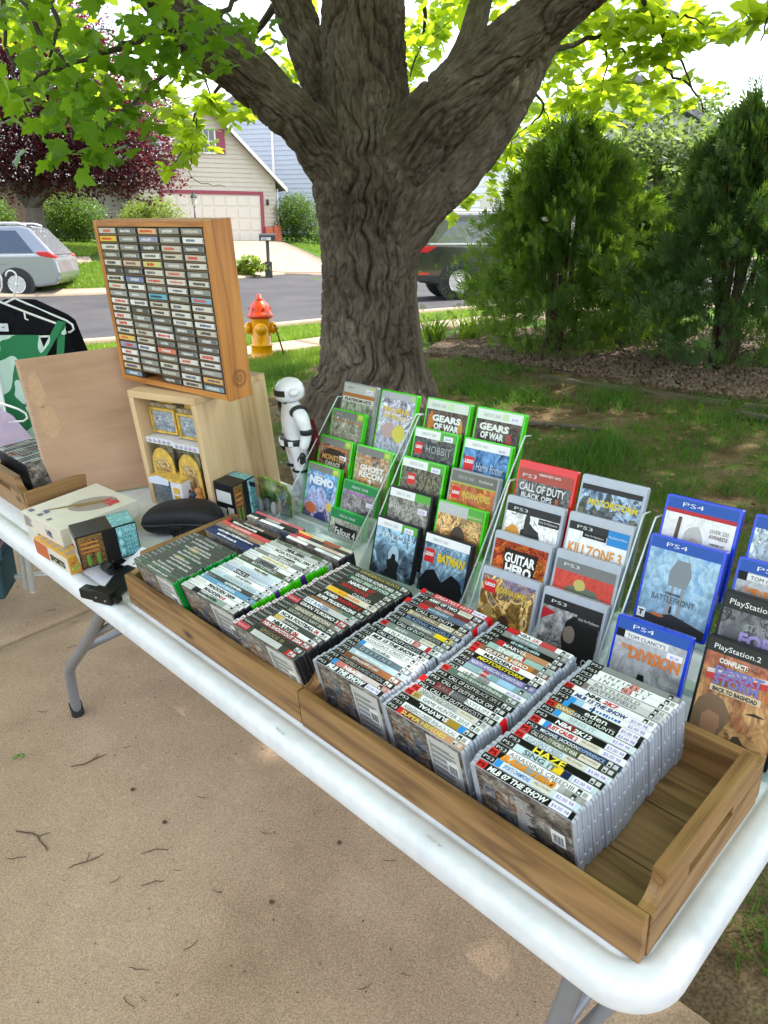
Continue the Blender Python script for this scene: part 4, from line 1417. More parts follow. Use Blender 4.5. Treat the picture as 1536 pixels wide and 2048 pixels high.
def tree(name, label, base, lobes, n, size, mat, barkm, trunk_r, trunk_h, seed, cat='tree', group=None, limbs=5):
    t = thing(name, label, cat, at(*base), group)
    V, F = leaf_cloud(lobes, n, size, seed)
    c = mesh_np('crown', V, F, mat, t)
    c['kind'] = 'stuff'
    if trunk_h:
        mb = MB().tube([(0, 0, -.1), (0, 0, trunk_h * .5), (.05, 0, trunk_h)], [trunk_r * 1.25, trunk_r, trunk_r * .8], 12)
        r = random.Random(seed)
        for k in range(limbs):
            a = 2 * math.pi * (k + r.random() * .6) / limbs
            L_ = lobes[k % len(lobes)]
            e = (L_[0] * .6 + math.cos(a) * L_[3] * .4, L_[1] * .6 + math.sin(a) * L_[4] * .4, L_[2])
            mb.tube([(math.cos(a) * trunk_r * .4, math.sin(a) * trunk_r * .4, trunk_h * .75), (e[0] * .45, e[1] * .45, (trunk_h + e[2]) * .52), e], [trunk_r * .55, trunk_r * .35, trunk_r * .1], 8)
        mb.build('trunk', barkm, t)
    return t
M_PLUM = leafy('plum_leaf', (.022, .010, .013), (.085, .024, .028), (.30, .035, .05), .28, rough=.28, scale=.7)
M_PBARK = plain('plum_bark', (.13, .11, .09), .9, var=.25, scale=8)
M_FAR = leafy('far_tree_leaf', (.06, .10, .03), (.14, .20, .06), (.30, .42, .08), .4, scale=.4)
M_FAR2 = leafy('far_tree_leaf_dark', (.035, .07, .02), (.08, .13, .035), (.22, .34, .05), .4, scale=.4)
M_BUSH = leafy('bush_leaf', (.07, .14, .015), (.20, .28, .03), (.40, .50, .05), .35, scale=1.5)
M_BUSH2 = leafy('round_bush_leaf', (.03, .075, .008), (.08, .16, .012), (.2, .34, .02), .3, scale=1.5)
bx_, by_ = -12.0, 28.0
tree('plum_tree', 'dark red leaved plum tree on the lawn across the street', (bx_, by_, gz(bx_, by_)),
     [(0, 0, 4.2, 4.2, 3.0, 2.6), (3.0, 0, 3.6, 2.4, 2.2, 2.1), (-3.5, 0, 4.4, 3.4, 2.6, 3.0), (1.6, -.5, 2.5, 3.0, 1.8, 1.0), (4.0, 0, 2.3, 1.3, 1.4, .9), (.5, 0, 6, 3, 2.6, 1.6)], 80000, .13, M_PLUM, M_PBARK, .30, 1.7, 5, limbs=6)
far = [('tall green tree far behind the cream garage roof', -9, 62, 7, 9, 0), ('wide pale tree far behind the blue grey house', 4, 66, 8, 10, 1), ('pale hazy tree far behind the hedge, left of the open sky', 12.5, 38, 5, 6.0, 0),
       ('dark far tree at the left behind the plum tree', -27, 58, 8, 10, 1), ('far green tree between plum tree and garage roof', -17, 60, 7, 9, 0), ('far tree at the right behind the pale house', 24, 60, 8, 9, 1), ('far tree behind the middle of the hedge', 13, 62, 8, 7, 0)]
for i, (lab, x, y, rr_, hh_, mt) in enumerate(far):
    z = gz(x, y)
    tree('background_tree', lab, (x, y, z), [(0, 0, hh_ * .62, rr_ * .75, rr_ * .7, hh_ * .36), (rr_ * .45, 0, hh_ * .5, rr_ * .5, rr_ * .5, hh_ * .26), (-rr_ * .45, 0, hh_ * .52, rr_ * .5, rr_ * .5, hh_ * .27), (0, 0, hh_ * .85, rr_ * .45, rr_ * .4, hh_ * .2)], 7000, .42 if y > 45 else .3, M_FAR if mt == 0 else M_FAR2, M_PBARK, .3, hh_ * .35, 40 + i, group='trees beyond the houses')
def bush(lab, x, y, a, b, c, n, mat, seed, size=.12):
    return tree('bush', lab, (x, y, gz(x, y)), [(0, 0, c * .95, a, b, c)], n, size, mat, M_PBARK, .05, c * .5, seed, 'bush', 'bushes by the houses', 3)
bush('bright yellow green bush in front of the garage door', -9.4, 33.0, 1.35, 1.0, 1.0, 9000, M_BUSH, 71, .10)
bush('round clipped green bush at the right corner of the garage', -4.4, 40.6, 1.25, 1.1, 1.15, 13000, M_BUSH2, 72, .09)
bush('low green bush between the round bush and the trunk', -2.9, 40.0, .9, .7, .45, 1200, M_BUSH2, 73)
bush('clipped green bush beside the plum trunk, right of it', -12.4, 32.5, 1.3, 1.1, .95, 12000, M_BUSH2, 74, .09)
bush('clipped green bush at the left edge behind the minivan', -15.6, 31.5, 1.3, 1.1, .9, 12000, M_BUSH2, 75, .09)
bush('small leafy plant at the foot of the mailbox', -4.6, 26.3, .75, .5, .32, 900, M_BUSH, 76, .16)

# grasses
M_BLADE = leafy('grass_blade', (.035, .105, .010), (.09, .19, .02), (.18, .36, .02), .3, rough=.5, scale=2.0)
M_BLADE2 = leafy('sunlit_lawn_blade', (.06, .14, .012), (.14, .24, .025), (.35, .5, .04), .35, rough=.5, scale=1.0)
def blades_at(xy, hgt, lean, wid, seed):
    r = np.random.default_rng(seed)
    n = len(xy)
    a = r.random(n) * 2 * np.pi
    h = hgt * r.uniform(.5, 1.3, n)
    le = lean * h * r.normal(size=n)
    z = ground(xy) - .02
    d = np.c_[np.cos(a), np.sin(a)]
    b = r.random(n) * 2 * np.pi
    l = np.c_[np.cos(b), np.sin(b)] * le[:, None]
    w = wid * r.uniform(.6, 1.3, n)
    p0 = np.c_[xy - d * w[:, None], z]
    p1 = np.c_[xy + d * w[:, None], z]
    p2 = np.c_[xy + d * w[:, None] * .7 + l * .4, z + h * .6]
    p3 = np.c_[xy - d * w[:, None] * .7 + l * .4, z + h * .6]
    p4 = np.c_[xy + l, z + h]
    V = np.stack([p0, p1, p2, p3, p4], 1).reshape(-1, 3)
    i = (np.arange(n) * 5)[:, None]
    F = np.vstack([i + [0, 1, 2], i + [0, 2, 3], i + [3, 2, 4]])
    return V, F
def patchy(x0, x1, y0, y1, n, seed, thr=.5, keep=None):
    r = np.random.default_rng(seed)
    xy = np.c_[r.uniform(x0, x1, n), r.uniform(y0, y1, n)]
    q = vnoise((xy[:, 0] + 20) * 1.7, (xy[:, 1] + 20) * 1.7, 97, seed + 1) * .65 + vnoise((xy[:, 0] + 20) * 4.5, (xy[:, 1] + 20) * 4.5, 301, seed + 2) * .35
    m = q > thr
    if keep is not None:
        m &= keep(xy)
    return xy[m]
_Ti = T.inverted()
def off_drive(xy):
    w3 = np.c_[xy, ground(xy)]
    ty = w3 @ np.array(_Ti.to_3x3())[1] + _Ti.translation.y
    return ty > .50
def not_bed(xy):
    # front line of the stone bed
    fx = np.array([-3, .35, 1.1, 2.2, 3.2, 5, 9]); fy = np.array([9, 7.1, 6.45, 5.35, 4.6, 3.8, 3])
    return (xy[:, 1] < np.interp(xy[:, 0], fx, fy)) & (np.hypot(xy[:, 0] + .1, xy[:, 1] - 5.5) > .55)
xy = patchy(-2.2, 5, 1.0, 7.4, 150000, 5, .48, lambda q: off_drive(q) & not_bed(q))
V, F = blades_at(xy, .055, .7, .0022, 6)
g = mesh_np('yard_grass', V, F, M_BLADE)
struct(g, 'stuff'); g['label'] = 'patchy shaded grass growing in the bare yard'; g['category'] = 'grass'
# longer tufts
r_ = np.random.default_rng(8)
tc_ = np.array([(1.15, 4.25), (1.35, 4.45), (2.35, 4.1), (2.6, 3.9), (2.1, 3.2), (2.0, 2.8), (.75, 5.7), (1.0, 5.5), (.6, 5.1), (1.6, 5.3), (2.9, 3.3), (1.5, 1.25), (1.35, 1.5), (1.75, 2.2), (-1.2, 6.6), (-.9, 6.9), (-1.4, 7.2), (-1.0, 6.2)])
xy = np.vstack([c + r_.normal(size=(520, 2)) * .13 for c in tc_])
xy = xy[off_drive(xy) & not_bed(xy)]
V, F = blades_at(xy, .10, .8, .0024, 9)
g = mesh_np('grass_tufts', V, F, M_BLADE)
struct(g, 'stuff'); g['label'] = 'longer tufts of grass in the shaded yard'; g['category'] = 'grass'
# sunny verge and lawns
def strip_pts(A, B, n, seed):
    r = np.random.default_rng(seed)
    A, B = np.asarray(A, float), np.asarray(B, float)
    t = r.random(n) * (len(A) - 1)
    k = np.minimum(t.astype(int), len(A) - 2)
    f = (t - k)[:, None]
    a = A[k] * (1 - f) + A[k + 1] * f
    b = B[k] * (1 - f) + B[k + 1] * f
    w = r.random((n, 1))
    return a * (1 - w) + b * w
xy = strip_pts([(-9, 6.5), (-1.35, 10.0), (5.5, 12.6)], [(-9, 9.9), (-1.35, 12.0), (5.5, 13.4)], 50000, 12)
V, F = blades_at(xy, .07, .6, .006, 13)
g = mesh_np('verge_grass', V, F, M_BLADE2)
struct(g, 'stuff'); g['label'] = 'sunlit grass verge between sidewalk and street'; g['category'] = 'grass'
xy = strip_pts([(-9, 3.5), (-2.2, 6.2), (-1.2, 7.0), (.2, 7.6)], [(-9, 5.1), (-2.0, 8.0), (-1.0, 8.4), (.6, 9.0)], 30000, 14)
V, F = blades_at(xy, .06, .6, .0035, 15)
g = mesh_np('hydrant_grass', V, F, M_BLADE2)
struct(g, 'stuff'); g['label'] = 'short grass around the hydrant beside the sidewalk'; g['category'] = 'grass'
xy = strip_pts([(-22, 19.6), (-12.3, 24.2), (-9.7, 26.4), (-10.8, 35)], [(-24, 33), (-18, 35), (-14, 36), (-11.5, 37)], 60000, 16)
xy2 = strip_pts([(-22, 17.9), (-9.2, 20.8), (-7.6, 21.6), (-6.5, 23.0)], [(-22, 19.0), (-12, 22.9), (-9.3, 25.0), (-8.3, 26.4)], 22000, 17)
xy3 = strip_pts([(-4.9, 40.0), (-1.0, 31)], [(8, 40), (8, 32)], 22000, 18)
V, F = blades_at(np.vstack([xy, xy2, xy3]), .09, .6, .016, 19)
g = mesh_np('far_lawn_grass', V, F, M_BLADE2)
struct(g, 'stuff'); g['label'] = 'bright sunlit lawns across the street'; g['category'] = 'grass'

# daylily clumps
def lily(lab, x, y, n, h, seed):
    r = np.random.default_rng(seed)
    t = thing('daylily_clump', lab, 'plant', at(x, y, gz(x, y)), 'daylilies by the stone bed')
    mb = MB()
    for k in range(n):
        a = r.random() * 6.283
        L_ = h * r.uniform(.7, 1.2)
        o = r.normal(size=2) * .06
        pts = []
        for s in np.linspace(0, 1, 6):
            rr = L_ * (.15 * s + .55 * s * s)
            pts.append((o[0] + math.cos(a) * rr, o[1] + math.sin(a) * rr, L_ * (1.15 * s - .45 * s * s)))
        w = .009
        px_, py_ = -math.sin(a) * w, math.cos(a) * w
        v = []
        for i, p in enumerate(pts):
            q = 1 - (i / 5) ** 2
            v += [(p[0] - px_ * q, p[1] - py_ * q, p[2]), (p[0] + px_ * q, p[1] + py_ * q, p[2])]
        mb.add(v, [(2 * i, 2 * i + 1, 2 * i + 3, 2 * i + 2) for i in range(5)])
    mb.build('leaves', M_BLADE2, t)['kind'] = 'stuff'
lily('clump of strappy daylily leaves beside the trunk', .50, 7.75, 70, .34, 1)
lily('clump of strappy daylily leaves next to the hedge', .85, 7.7, 80, .36, 2)
lily('small clump of daylily leaves under the hedge edge', 1.08, 8.0, 40, .26, 3)

# river stones
def stones(n, seed):
    r = np.random.default_rng(seed)
    A = np.array([(0.35, 7.1), (1.1, 6.45), (2.2, 5.35), (3.2, 4.6), (5, 3.8)])
    B = np.array([(0.75, 8.1), (2.2, 7.6), (3.4, 6.9), (4.6, 6.2), (6.5, 5.6)])
    xy = strip_pts(A, B, n, seed)
    g_ = (1 + 5 ** .5) / 2
    iv = np.array([(-1, g_, 0), (1, g_, 0), (-1, -g_, 0), (1, -g_, 0), (0, -1, g_), (0, 1, g_), (0, -1, -g_), (0, 1, -g_), (g_, 0, -1), (g_, 0, 1), (-g_, 0, -1), (-g_, 0, 1)])
    iv /= np.linalg.norm(iv[0])
    fi = np.array([(0, 11, 5), (0, 5, 1), (0, 1, 7), (0, 7, 10), (0, 10, 11), (1, 5, 9), (5, 11, 4), (11, 10, 2), (10, 7, 6), (7, 1, 8), (3, 9, 4), (3, 4, 2), (3, 2, 6), (3, 6, 8), (3, 8, 9), (4, 9, 5), (2, 4, 11), (6, 2, 10), (8, 6, 7), (9, 8, 1)])
    s = r.uniform(.009, .027, n)
    P = np.c_[xy, ground(xy) + .012 + s * .35]
    sq = rots(n) * np.array([1.25, 1.0, .65])[None, None, :]
    return scatter(iv, fi, P, sq, s)
V, F = stones(15000, 31)
g = mesh_np('river_stones', V, F, M_STONE, smooth=True)
struct(g, 'stuff'); g['label'] = 'brown and grey river stones covering the planting bed'; g['category'] = 'stones'
# edging timbers and surface roots
M_TIMB = wood('weathered_timber', (.05, .04, .022), (.09, .075, .04), (.13, .11, .07), 0, .8, .9)
M_ROOT = plain('surface_root', (.10, .078, .058), .95, var=.3, scale=30)
for i, (a, b, lab) in enumerate((((1.25, 6.05), (2.35, 5.1), 'weathered edging timber between grass and stones, left one'), ((2.42, 5.05), (3.6, 4.2), 'weathered edging timber between grass and stones, right one'))):
    va = Vector((*a, gz(*a) + .0)); vb = Vector((*b, gz(*b) + .0))
    t = MB().box(0, (vb - va).length, -.04, .04, -.08, .006).build('edging_timber', M_TIMB, bevel=.012)
    d = vb - va
    t.matrix_world = Matrix.Translation(va) @ d.to_track_quat('X', 'Z').to_matrix().to_4x4()
    tag(t, lab, 'timber', 'edging timbers')
for i, pts in enumerate(([(.35, 5.3), (.7, 5.0), (1.0, 4.95), (1.4, 4.75)], [(.3, 5.1), (.5, 4.6), (.8, 4.2), (.95, 3.8)], [(2.3, 4.9), (2.7, 4.5), (3.1, 4.5), (3.5, 4.9)])):
    p = [(x, y, gz(x, y) - .008) for x, y in pts]
    C_, _ = catmull(np.array(p), 16)
    o = MB().tube([tuple(c) for c in C_], [.03 - .0012 * k for k in range(16)], 8).build('surface_root', M_ROOT)
    tag(o, ['bare tree root crossing the yard towards the stones', 'bare tree root running from the trunk towards the table', 'dark branch lying over the stones, right side'][i], 'root')

def litter(name, label, xy, zoff, smin, smax, mat, seed):
    r = np.random.default_rng(seed)
    n = len(xy)
    tv_ = [(-.5, -.3, 0), (.5, -.25, .06), (.45, .3, 0), (-.4, .28, .08)]
    nd_ = np.c_[r.normal(size=(n, 2)) * .3, np.ones(n)]
    V_, F_ = scatter(tv_, [(0, 1, 2, 3)], np.c_[xy, ground(xy) + zoff], frames(nd_), r.uniform(smin, smax, n))
    o_ = mesh_np(name, V_, F_, mat)
    struct(o_, 'stuff')
    o_['label'] = label
    o_['category'] = 'litter'
M_LIT = mottled('dry_leaf_litter', [(.10, .06, .03), (.20, .13, .07), (.30, .22, .14)], 5, .9, spec=.1)
_r = np.random.default_rng(77)
_q = np.c_[_r.uniform(-1.5, 5, 5000), _r.uniform(1, 8, 5000)]
litter('yard_litter', 'dry leaf bits and bark flakes strewn over the yard', _q[off_drive(_q)], .004, .008, .035, M_LIT, 3)
_q = np.c_[_r.uniform(-2.0, .9, 900), _r.uniform(.6, 3.4, 900)]
litter('drive_litter', 'tiny crumbs of bark and seed on the concrete drive', _q[~off_drive(_q)], .0025, .002, .007, plain('dark_crumb', (.09, .06, .04), .95, var=.3), 4)

# ------------------------------------------------------------------ folding table
M_TABLE = mottled('white_table_plastic', [(.60, .615, .65), (.67, .685, .715), (.71, .725, .75)], 5, .5, .25, 900, speck=(40, .93, 1.03, .6), bdist=.0006)
M_LEG = plain('grey_leg_paint', (.21, .22, .24), .35, metal=.2, var=.06)
M_FOOT = plain('black_rubber_foot', (.012, .012, .013), .7)
table = thing('folding_table', 'long white plastic folding table with grey legs on the driveway', 'table', T @ at(-1.18, .335, -.74))
def tl(x, y, z):
    return (x + 1.18, y - .335, z + .74)
prof = [(.085, -.0006), (.050, -.0006), (.047, -.0022), (.043, -.0022), (.039, .0008), (.030, .0022), (.020, .0022), (.012, .0006), (.006, -.003), (.002, -.009), (.0, -.016), (.0, -.042), (.002, -.047), (.008, -.050), (.022, -.050), (.024, -.036), (.09, -.035)]
X0, X1, Y0, Y1, CR = -2.405, .047, -.050, .71, .085
tb = MB()
nring = None
rings = []
for ins, z in prof:
    ring = rrect(X0 + ins, X1 - ins, Y0 + ins, Y1 - ins, max(.006, CR - ins), 9)
    rings.append([(*tl(p[0], p[1], z),) for p in ring])
k = len(rings[0])
vs = [p for r_i in rings for p in r_i]
fs = []
for i in range(len(rings) - 1):
    for j in range(k):
        j2 = (j + 1) % k
        fs.append((i * k + j2, i * k + j, (i + 1) * k + j, (i + 1) * k + j2))
tb.add(vs, fs, 0, True)
tb.face(list(range(k)), 0)
tb.face([(len(rings) - 1) * k + j for j in reversed(range(k))], 0)
tb.build('table_top', M_TABLE, table)
sc_ = MB()
for (x, y, w) in ((-.335, -.029, .035), (-.70, -.035, .03)):
    sc_.quad(tl(x, y, .0032), tl(x + w, y - .002, .0032), tl(x + w * .9, y - .005, .0028), tl(x + .1 * w, y - .004, .0028))
sc_o = sc_.build('scuff', plain('scuff_grey', (.50, .50, .50), .7, var=.4, scale=200), table)
for nm, pts in (('leg', [(-1.40, .0, -.04), (-1.47, .0, -.06), (-1.68, .0, -.26), (-1.92, .0, -.475), (-1.965, .003, -.53), (-2.0, .005, -.64), (-2.02, .008, -.72)]),
                ('leg', [(-1.40, .64, -.04), (-1.47, .64, -.06), (-1.68, .64, -.26), (-1.92, .64, -.475), (-1.965, .64, -.53), (-2.0, .64, -.64), (-2.02, .64, -.72)]),
                ('leg', [(-.085, .02, -.04), (-.09, .02, -.10), (-.13, .02, -.32), (-.19, .02, -.55), (-.20, .02, -.64), (-.20, .02, -.72)]),
                ('leg', [(-.085, .64, -.04), (-.09, .64, -.10), (-.13, .64, -.32), (-.19, .64, -.55), (-.20, .64, -.64), (-.20, .64, -.72)])):
    C_, _ = catmull(np.array(pts), 26)
    lo = MB().tube([tl(*c) for c in C_], .0165, 14).build(nm, M_LEG, table)
    e = pts[-1]
    MB().lathe([(.019, -.03), (.021, -.02), (.021, .03), (.018, .034)], 14, 0, at(*tl(*e)) @ at(0, 0, .01)).build('rubber_foot', M_FOOT, lo)
for a, b in (((-1.70, .0, -.27), (-1.36, .04, -.05)), ((-1.70, .64, -.27), (-1.36, .6, -.05)), ((-1.80, .0, -.36), (-1.80, .64, -.36)), ((-.155, .02, -.42), (-.155, .64, -.42)), ((-.02, .03, -.09), (-.16, .09, -.5)), ((-.02, .62, -.09), (-.16, .6, -.5))):
    MB().tube([tl(*a), tl(*b)], .011, 10).build('brace', M_LEG, table)

# ------------------------------------------------------------------ wooden trays
BW = ((.11, .050, .014), (.215, .108, .034), (.30, .165, .058))
M_TRAYX = wood('stained_pine_long', *BW, 0, 1.2, .55, 10)
M_TRAYY = wood('stained_pine_end', *BW, 1, 1.2, .55, 10)
M_TRAYF = wood('stained_pine_floor', (.11, .055, .020), (.21, .118, .048), (.29, .175, .08), 0, 1.2, .65, 12)

def tray(label, M, Lx, Ly, hf, he, end_sides=(0, 1), name='wooden_tray'):
    """open tray, origin at the lower front right corner; runs to -x and +y"""
    t = thing(name, label, 'tray', M, 'stained wooden trays')
    th = .016
    MB().box(-Lx, -.0005, 0, th, 0, hf).build('front_board', M_TRAYX, t, bevel=.003)
    MB().box(-Lx, -.0005, Ly - th, Ly, 0, hf).build('back_board', M_TRAYX, t, bevel=.003)
    for s in end_sides:
        x0, x1 = (-.0185, .0015) if s == 1 else (-Lx - .0015, -Lx + .0185)
        ya, yb = th + .0008, Ly - th - .0008
        zs0, zs1 = .055, .075
        sa, sb = ya + (yb - ya) * .30, ya + (yb - ya) * .70
        e = MB()
        e.box(x0, x1, ya, yb, 0, zs0)
        e.box(x0, x1, ya, sa, zs0, zs1); e.box(x0, x1, sb, yb, zs0, zs1)
        sh = [(ya, zs1), (yb, zs1), (yb, hf)]
        for i in range(7):
            a = R(90 * i / 6)
            sh.append((yb - .03 * math.sin(a) - .004, hf + (he - hf) * (1 - math.cos(a))))
        for i in range(7):
            a = R(90 - 90 * i / 6)
            sh.append((ya + .03 * math.sin(a) + .004, hf + (he - hf) * (1 - math.cos(a))))
        sh.append((ya, hf))
        e.prism(sh, x0, x1, 'x')
        e.build('end_board', M_TRAYY, t, bevel=.0025)
    n = 3
    for k in range(n):
        a, b = th + (Ly - 2 * th) * k / n, th + (Ly - 2 * th) * (k + 1) / n
        MB().box(-Lx + .019, -.019, a + .0012, b - .0012, .001, .0095).build('floor_plank', M_TRAYF, t, bevel=.001, seg=1)
    return t
tray('brown wooden tray at the near right end, holding clear game cases', T @ at(0, 0, .001), .668, .371, .078, .118)
tray('brown wooden tray in the middle of the table, holding green and black cases', T @ at(-.672, .002, .001), .655, .371, .078, .118)

# ------------------------------------------------------------------ game cases standing spine up
WHT, BLK, GRY = (.78, .78, .78), (.015, .015, .016), (.22, .22, .22)
RED, NAV, BLU, SKY = (.48, .02, .025), (.02, .03, .10), (.03, .12, .42), (.30, .50, .70)
TAN, ORG, YEL, GRN, PUR, OLV = (.60, .50, .40), (.62, .20, .03), (.75, .52, .02), (.02, .14, .05), (.16, .13, .35), (.13, .14, .06)
TEA, DRD, BRN, LGY, PBL, PNK = (.30, .46, .46), (.22, .03, .03), (.20, .10, .06), (.50, .50, .50), (.52, .62, .72), (.60, .30, .32)
CNAME = {WHT: 'white', BLK: 'black', GRY: 'grey', RED: 'red', NAV: 'navy', BLU: 'blue', SKY: 'sky blue', TAN: 'tan', ORG: 'orange', YEL: 'yellow', GRN: 'green', PUR: 'purple', OLV: 'olive', TEA: 'pale teal', DRD: 'dark red', BRN: 'brown', LGY: 'light grey', PBL: 'pale blue', PNK: 'pink'}
M_CLEAR = clear_plastic('clear_case_plastic', (.62, .66, .74), .45, .2)
M_CLEARR = clear_plastic('red_case_plastic', (.70, .008, .008), .08, .2)
M_BLKC = plain('black_case_plastic', (.009, .010, .014), .38, var=.1, spec=.3)
M_GRNC = clear_plastic('green_case_plastic', (.05, .60, .0), .15, .22)
M_GRNX = clear_plastic('dark_green_case_plastic', (.0, .34, .04), .15, .22)
M_GREYC = plain('grey_case_plastic', (.30, .31, .33), .35, var=.1)
M_BLUC = clear_plastic('blue_case_plastic', (.01, .05, .62), .1, .2)
M_PURC = plain('violet_case_plastic', (.05, .015, .16), .35, var=.1)
M_STICK = ink((.74, .72, .80), .5)
M_STXT = ink((.20, .10, .42), .5)
ART = {}
def art_for(seed, cols):
    key = ('a', seed)
    if key not in ART:
        ART[key] = art('sleeve_art_%d' % seed, cols, 5.0, .15, .6)
    return ART[key]
BACKS = [art_for(1, [(.03, .03, .03), (.10, .085, .07), (.22, .19, .16), (.40, .38, .35)]), art_for(2, [(.10, .09, .08), (.2, .18, .16), (.42, .39, .35), (.55, .52, .47)]),
         art_for(3, [(.02, .03, .05), (.08, .10, .14), (.2, .2, .2), (.4, .33, .25)]), art_for(4, [(.12, .05, .03), (.2, .12, .08), (.34, .3, .26), (.5, .48, .44)])]
_shell_cache = {}
def shell_mesh(L, tk, H, mat, ridges):
    key = (L, tk, H, mat.name, ridges)
    if key in _shell_cache:
        return _shell_cache[key]
    mb = MB()
    poly = rrect(-L / 2, L / 2, 0, H, .0065, 3)
    g = .0006
    mb.prism(poly, .0003, tk * .5 - g, 'y'); mb.prism(poly, tk * .5 + g, tk - .0003, 'y')
    inner = rrect(-L / 2 + .0022, L / 2 - .0022, .0022, H - .0012, .004, 1)
    mb.prism(inner, tk * .5 - g, tk * .5 + g, 'y')
    if ridges:       # thumb catches on the ends
        for s in (-1, 1):
            for z in (H * .22, H * .62):
                mb.box(s * L / 2 - .0012, s * L / 2 + .0012, tk * .3, tk * .7, z, z + .006)
    o = mb.build('case_shell', mat, None, bevel=.0009, seg=1, link=False)
    _shell_cache[key] = o.data
    bpy.data.objects.remove(o)
    return _shell_cache[key]

def spine_case(M, L, tk, H, shell, style, bg, title, tc, label, group, o_=None, seed=0):
    """one case: origin bottom centre of its front face; spine on top"""
    o_ = o_ or {}
    t = thing('game_case', label, 'game case', M, group)
    so = bpy.data.objects.new('case_shell', shell_mesh(L, tk, H, shell, style == 'ps3'))
    COL.objects.link(so)
    so.parent = t
    zt = H + .0004
    if style == 'ps3':
        x0, x1 = -L / 2 + .011, L / 2 - .004
    else:
        x0, x1 = -L / 2 + .002, L / 2 - .002
    y0, y1 = .0011, tk - .0011
    # paper sleeve: back cover, front cover and the spine strip
    sl = MB()
    sl.box(x0, x1, -.0001, tk + .0001, .004, H - .0008)
    sl.box(x0, x1, y0, y1, H - .0008, zt)
    bgm = ink(bg)
    n0 = len(sl.m)
    sl.m = [0] * 6 + [1] * 6
    sl.build('paper_sleeve', [BACKS[seed % 4], bgm], t)
    # colour blocks, badge and rating mark on the spine
    mats, mb = [], MB()
    def mi(c):
        m = ink(c)
        if m not in mats:
            mats.append(m)
        return mats.index(m)
    def patch(a, b, c, lv=1, yy=(0, 1)):
        z = zt + .00012 * lv
        ya, yb = y0 + (y1 - y0) * yy[0], y0 + (y1 - y0) * yy[1]
        mb.quad((a, ya, z), (b, ya, z), (b, yb, z), (a, yb, z), mi(c))
    W_ = x1 - x0
    for (fa, fb, c) in o_.get('b', ()):
        patch(x0 + W_ * fa, x0 + W_ * fb, c)
    tx0 = x0 + .004
    lt = MB()
    lmats = []
    def li(c):
        m = ink(c)
        if m not in lmats:
            lmats.append(m)
        return lmats.index(m)
    hh = (y1 - y0)
    P2 = at(0, 0, zt + .0004)
    if style == 'ps3':
        lg = o_.get('lg', 'k')
        patch(x0, x0 + (.022 if lg == 'k' else .015), BLK if lg == 'k' else (.55, .03, .03), 2)
        if lg == 'k':
            put_text(lt, 'PS3', x0 + .0025, y0 + hh * .25, hh * .5, P2, li((.6, .6, .6)), .0, width=.017)
            tx0 = x0 + .026
        else:
            put_text(lt, 'PS', x0 + .002, y0 + hh * .2, hh * .55, P2, li((.10, .0, .0)), .03, width=.011)
            tx0 = x0 + .019
        if o_.get('mv'):
            patch(x0 + .0225, x0 + .033, (.03, .25, .62), 2)
            tx0 += .011
    elif style == 'ps2':
        patch(x0, x0 + .009, (.66, .60, .62), 2)
        patch(x0 + .003, x0 + .006, (.35, .05, .10), 3, (.25, .75))
        patch(x0 + .0095, x0 + .044, (.05, .05, .05) if o_.get('lg') != 'r' else (.50, .04, .06), 2)
        put_text(lt, 'PlayStation.2', x0 + .012, y0 + hh * .3, hh * .42, P2, li((.55, .55, .55)), .0, width=.030)
        tx0 = x0 + .05
    elif style == '360':
        patch(x0 + .002, x0 + .009, (.45, .50, .42), 2, (.2, .8))
        put_text(lt, 'XBOX 360', x0 + .011, y0 + hh * .32, hh * .4, P2, li((.40, .40, .40)), .0, width=.026)
        tx0 = x0 + .042
    elif style == 'xone':
        put_text(lt, 'XBOX ONE', x0 + .003, y0 + hh * .3, hh * .4, P2, li((.6, .6, .6)), .0, width=.022)
        tx0 = x0 + .03
    rx_ = x1 - .003
    if o_.get('st'):
        patch(x1 - .036, x1 - .006, (.74, .72, .80), 4, (.06, .98))
        put_text(lt, o_['st'], x1 - .0335, y0 + hh * .28, hh * .46, at(0, 0, zt + .0008), li((.20, .10, .42)), .0, width=.026)
        rx_ = x1 - .038
    elif style in ('ps3', '360', 'ps2'):
        dk = sum(bg) < .6
        patch(x1 - .020, x1 - .013, (.55, .55, .55) if dk else (.05, .05, .05), 2, (.12, .88))
        patch(x1 - .0185, x1 - .0145, (.06, .06, .06) if dk else (.7, .7, .7), 3, (.2, .5))
        patch(x1 - .011, x1 - .004, LGY if dk else (.35, .35, .35), 2, (.2, .8))
        rx_ = x1 - .023
    if o_.get('pre'):
        patch(rx_ - .034, rx_ - .002, (.66, .60, .50), 3, (.05, .95))
        put_text(lt, 'PRE-OWNED', rx_ - .031, y0 + hh * .4, hh * .35, at(0, 0, zt + .0006), li((.15, .12, .10)), .0, width=.026)
        rx_ -= .036
    if title.startswith('~'):        # print too small to read: uneven strokes
        rr = random.Random(seed * 7 + 1)
        x = tx0 + (rx_ - tx0) * rr.uniform(.05, .3)
        end = tx0 + (rx_ - tx0) * rr.uniform(.6, .9)
        while x < end:
            w = rr.uniform(.0015, .0045)
            ya, yb = y0 + hh * rr.uniform(.2, .34), y0 + hh * rr.uniform(.6, .8)
            lt.quad((x, ya, zt + .0004), (x + w, ya, zt + .0004), (x + w, yb, zt + .0004), (x, yb, zt + .0004), li(tc))
            x += w + rr.uniform(.0006, .0022)
    elif title:
        av = rx_ - tx0 - .002
        sz = o_.get('sz', .62)
        s = title
        t2 = o_.get('t2')
        vs, fs_, w = text_shape(s, o_.get('bd', .012), o_.get('sh', 0))
        w2 = 0
        if t2:
            w2 = text_shape(t2[0], o_.get('bd', .012), o_.get('sh', 0))[2] + .25
        h_ = hh * sz
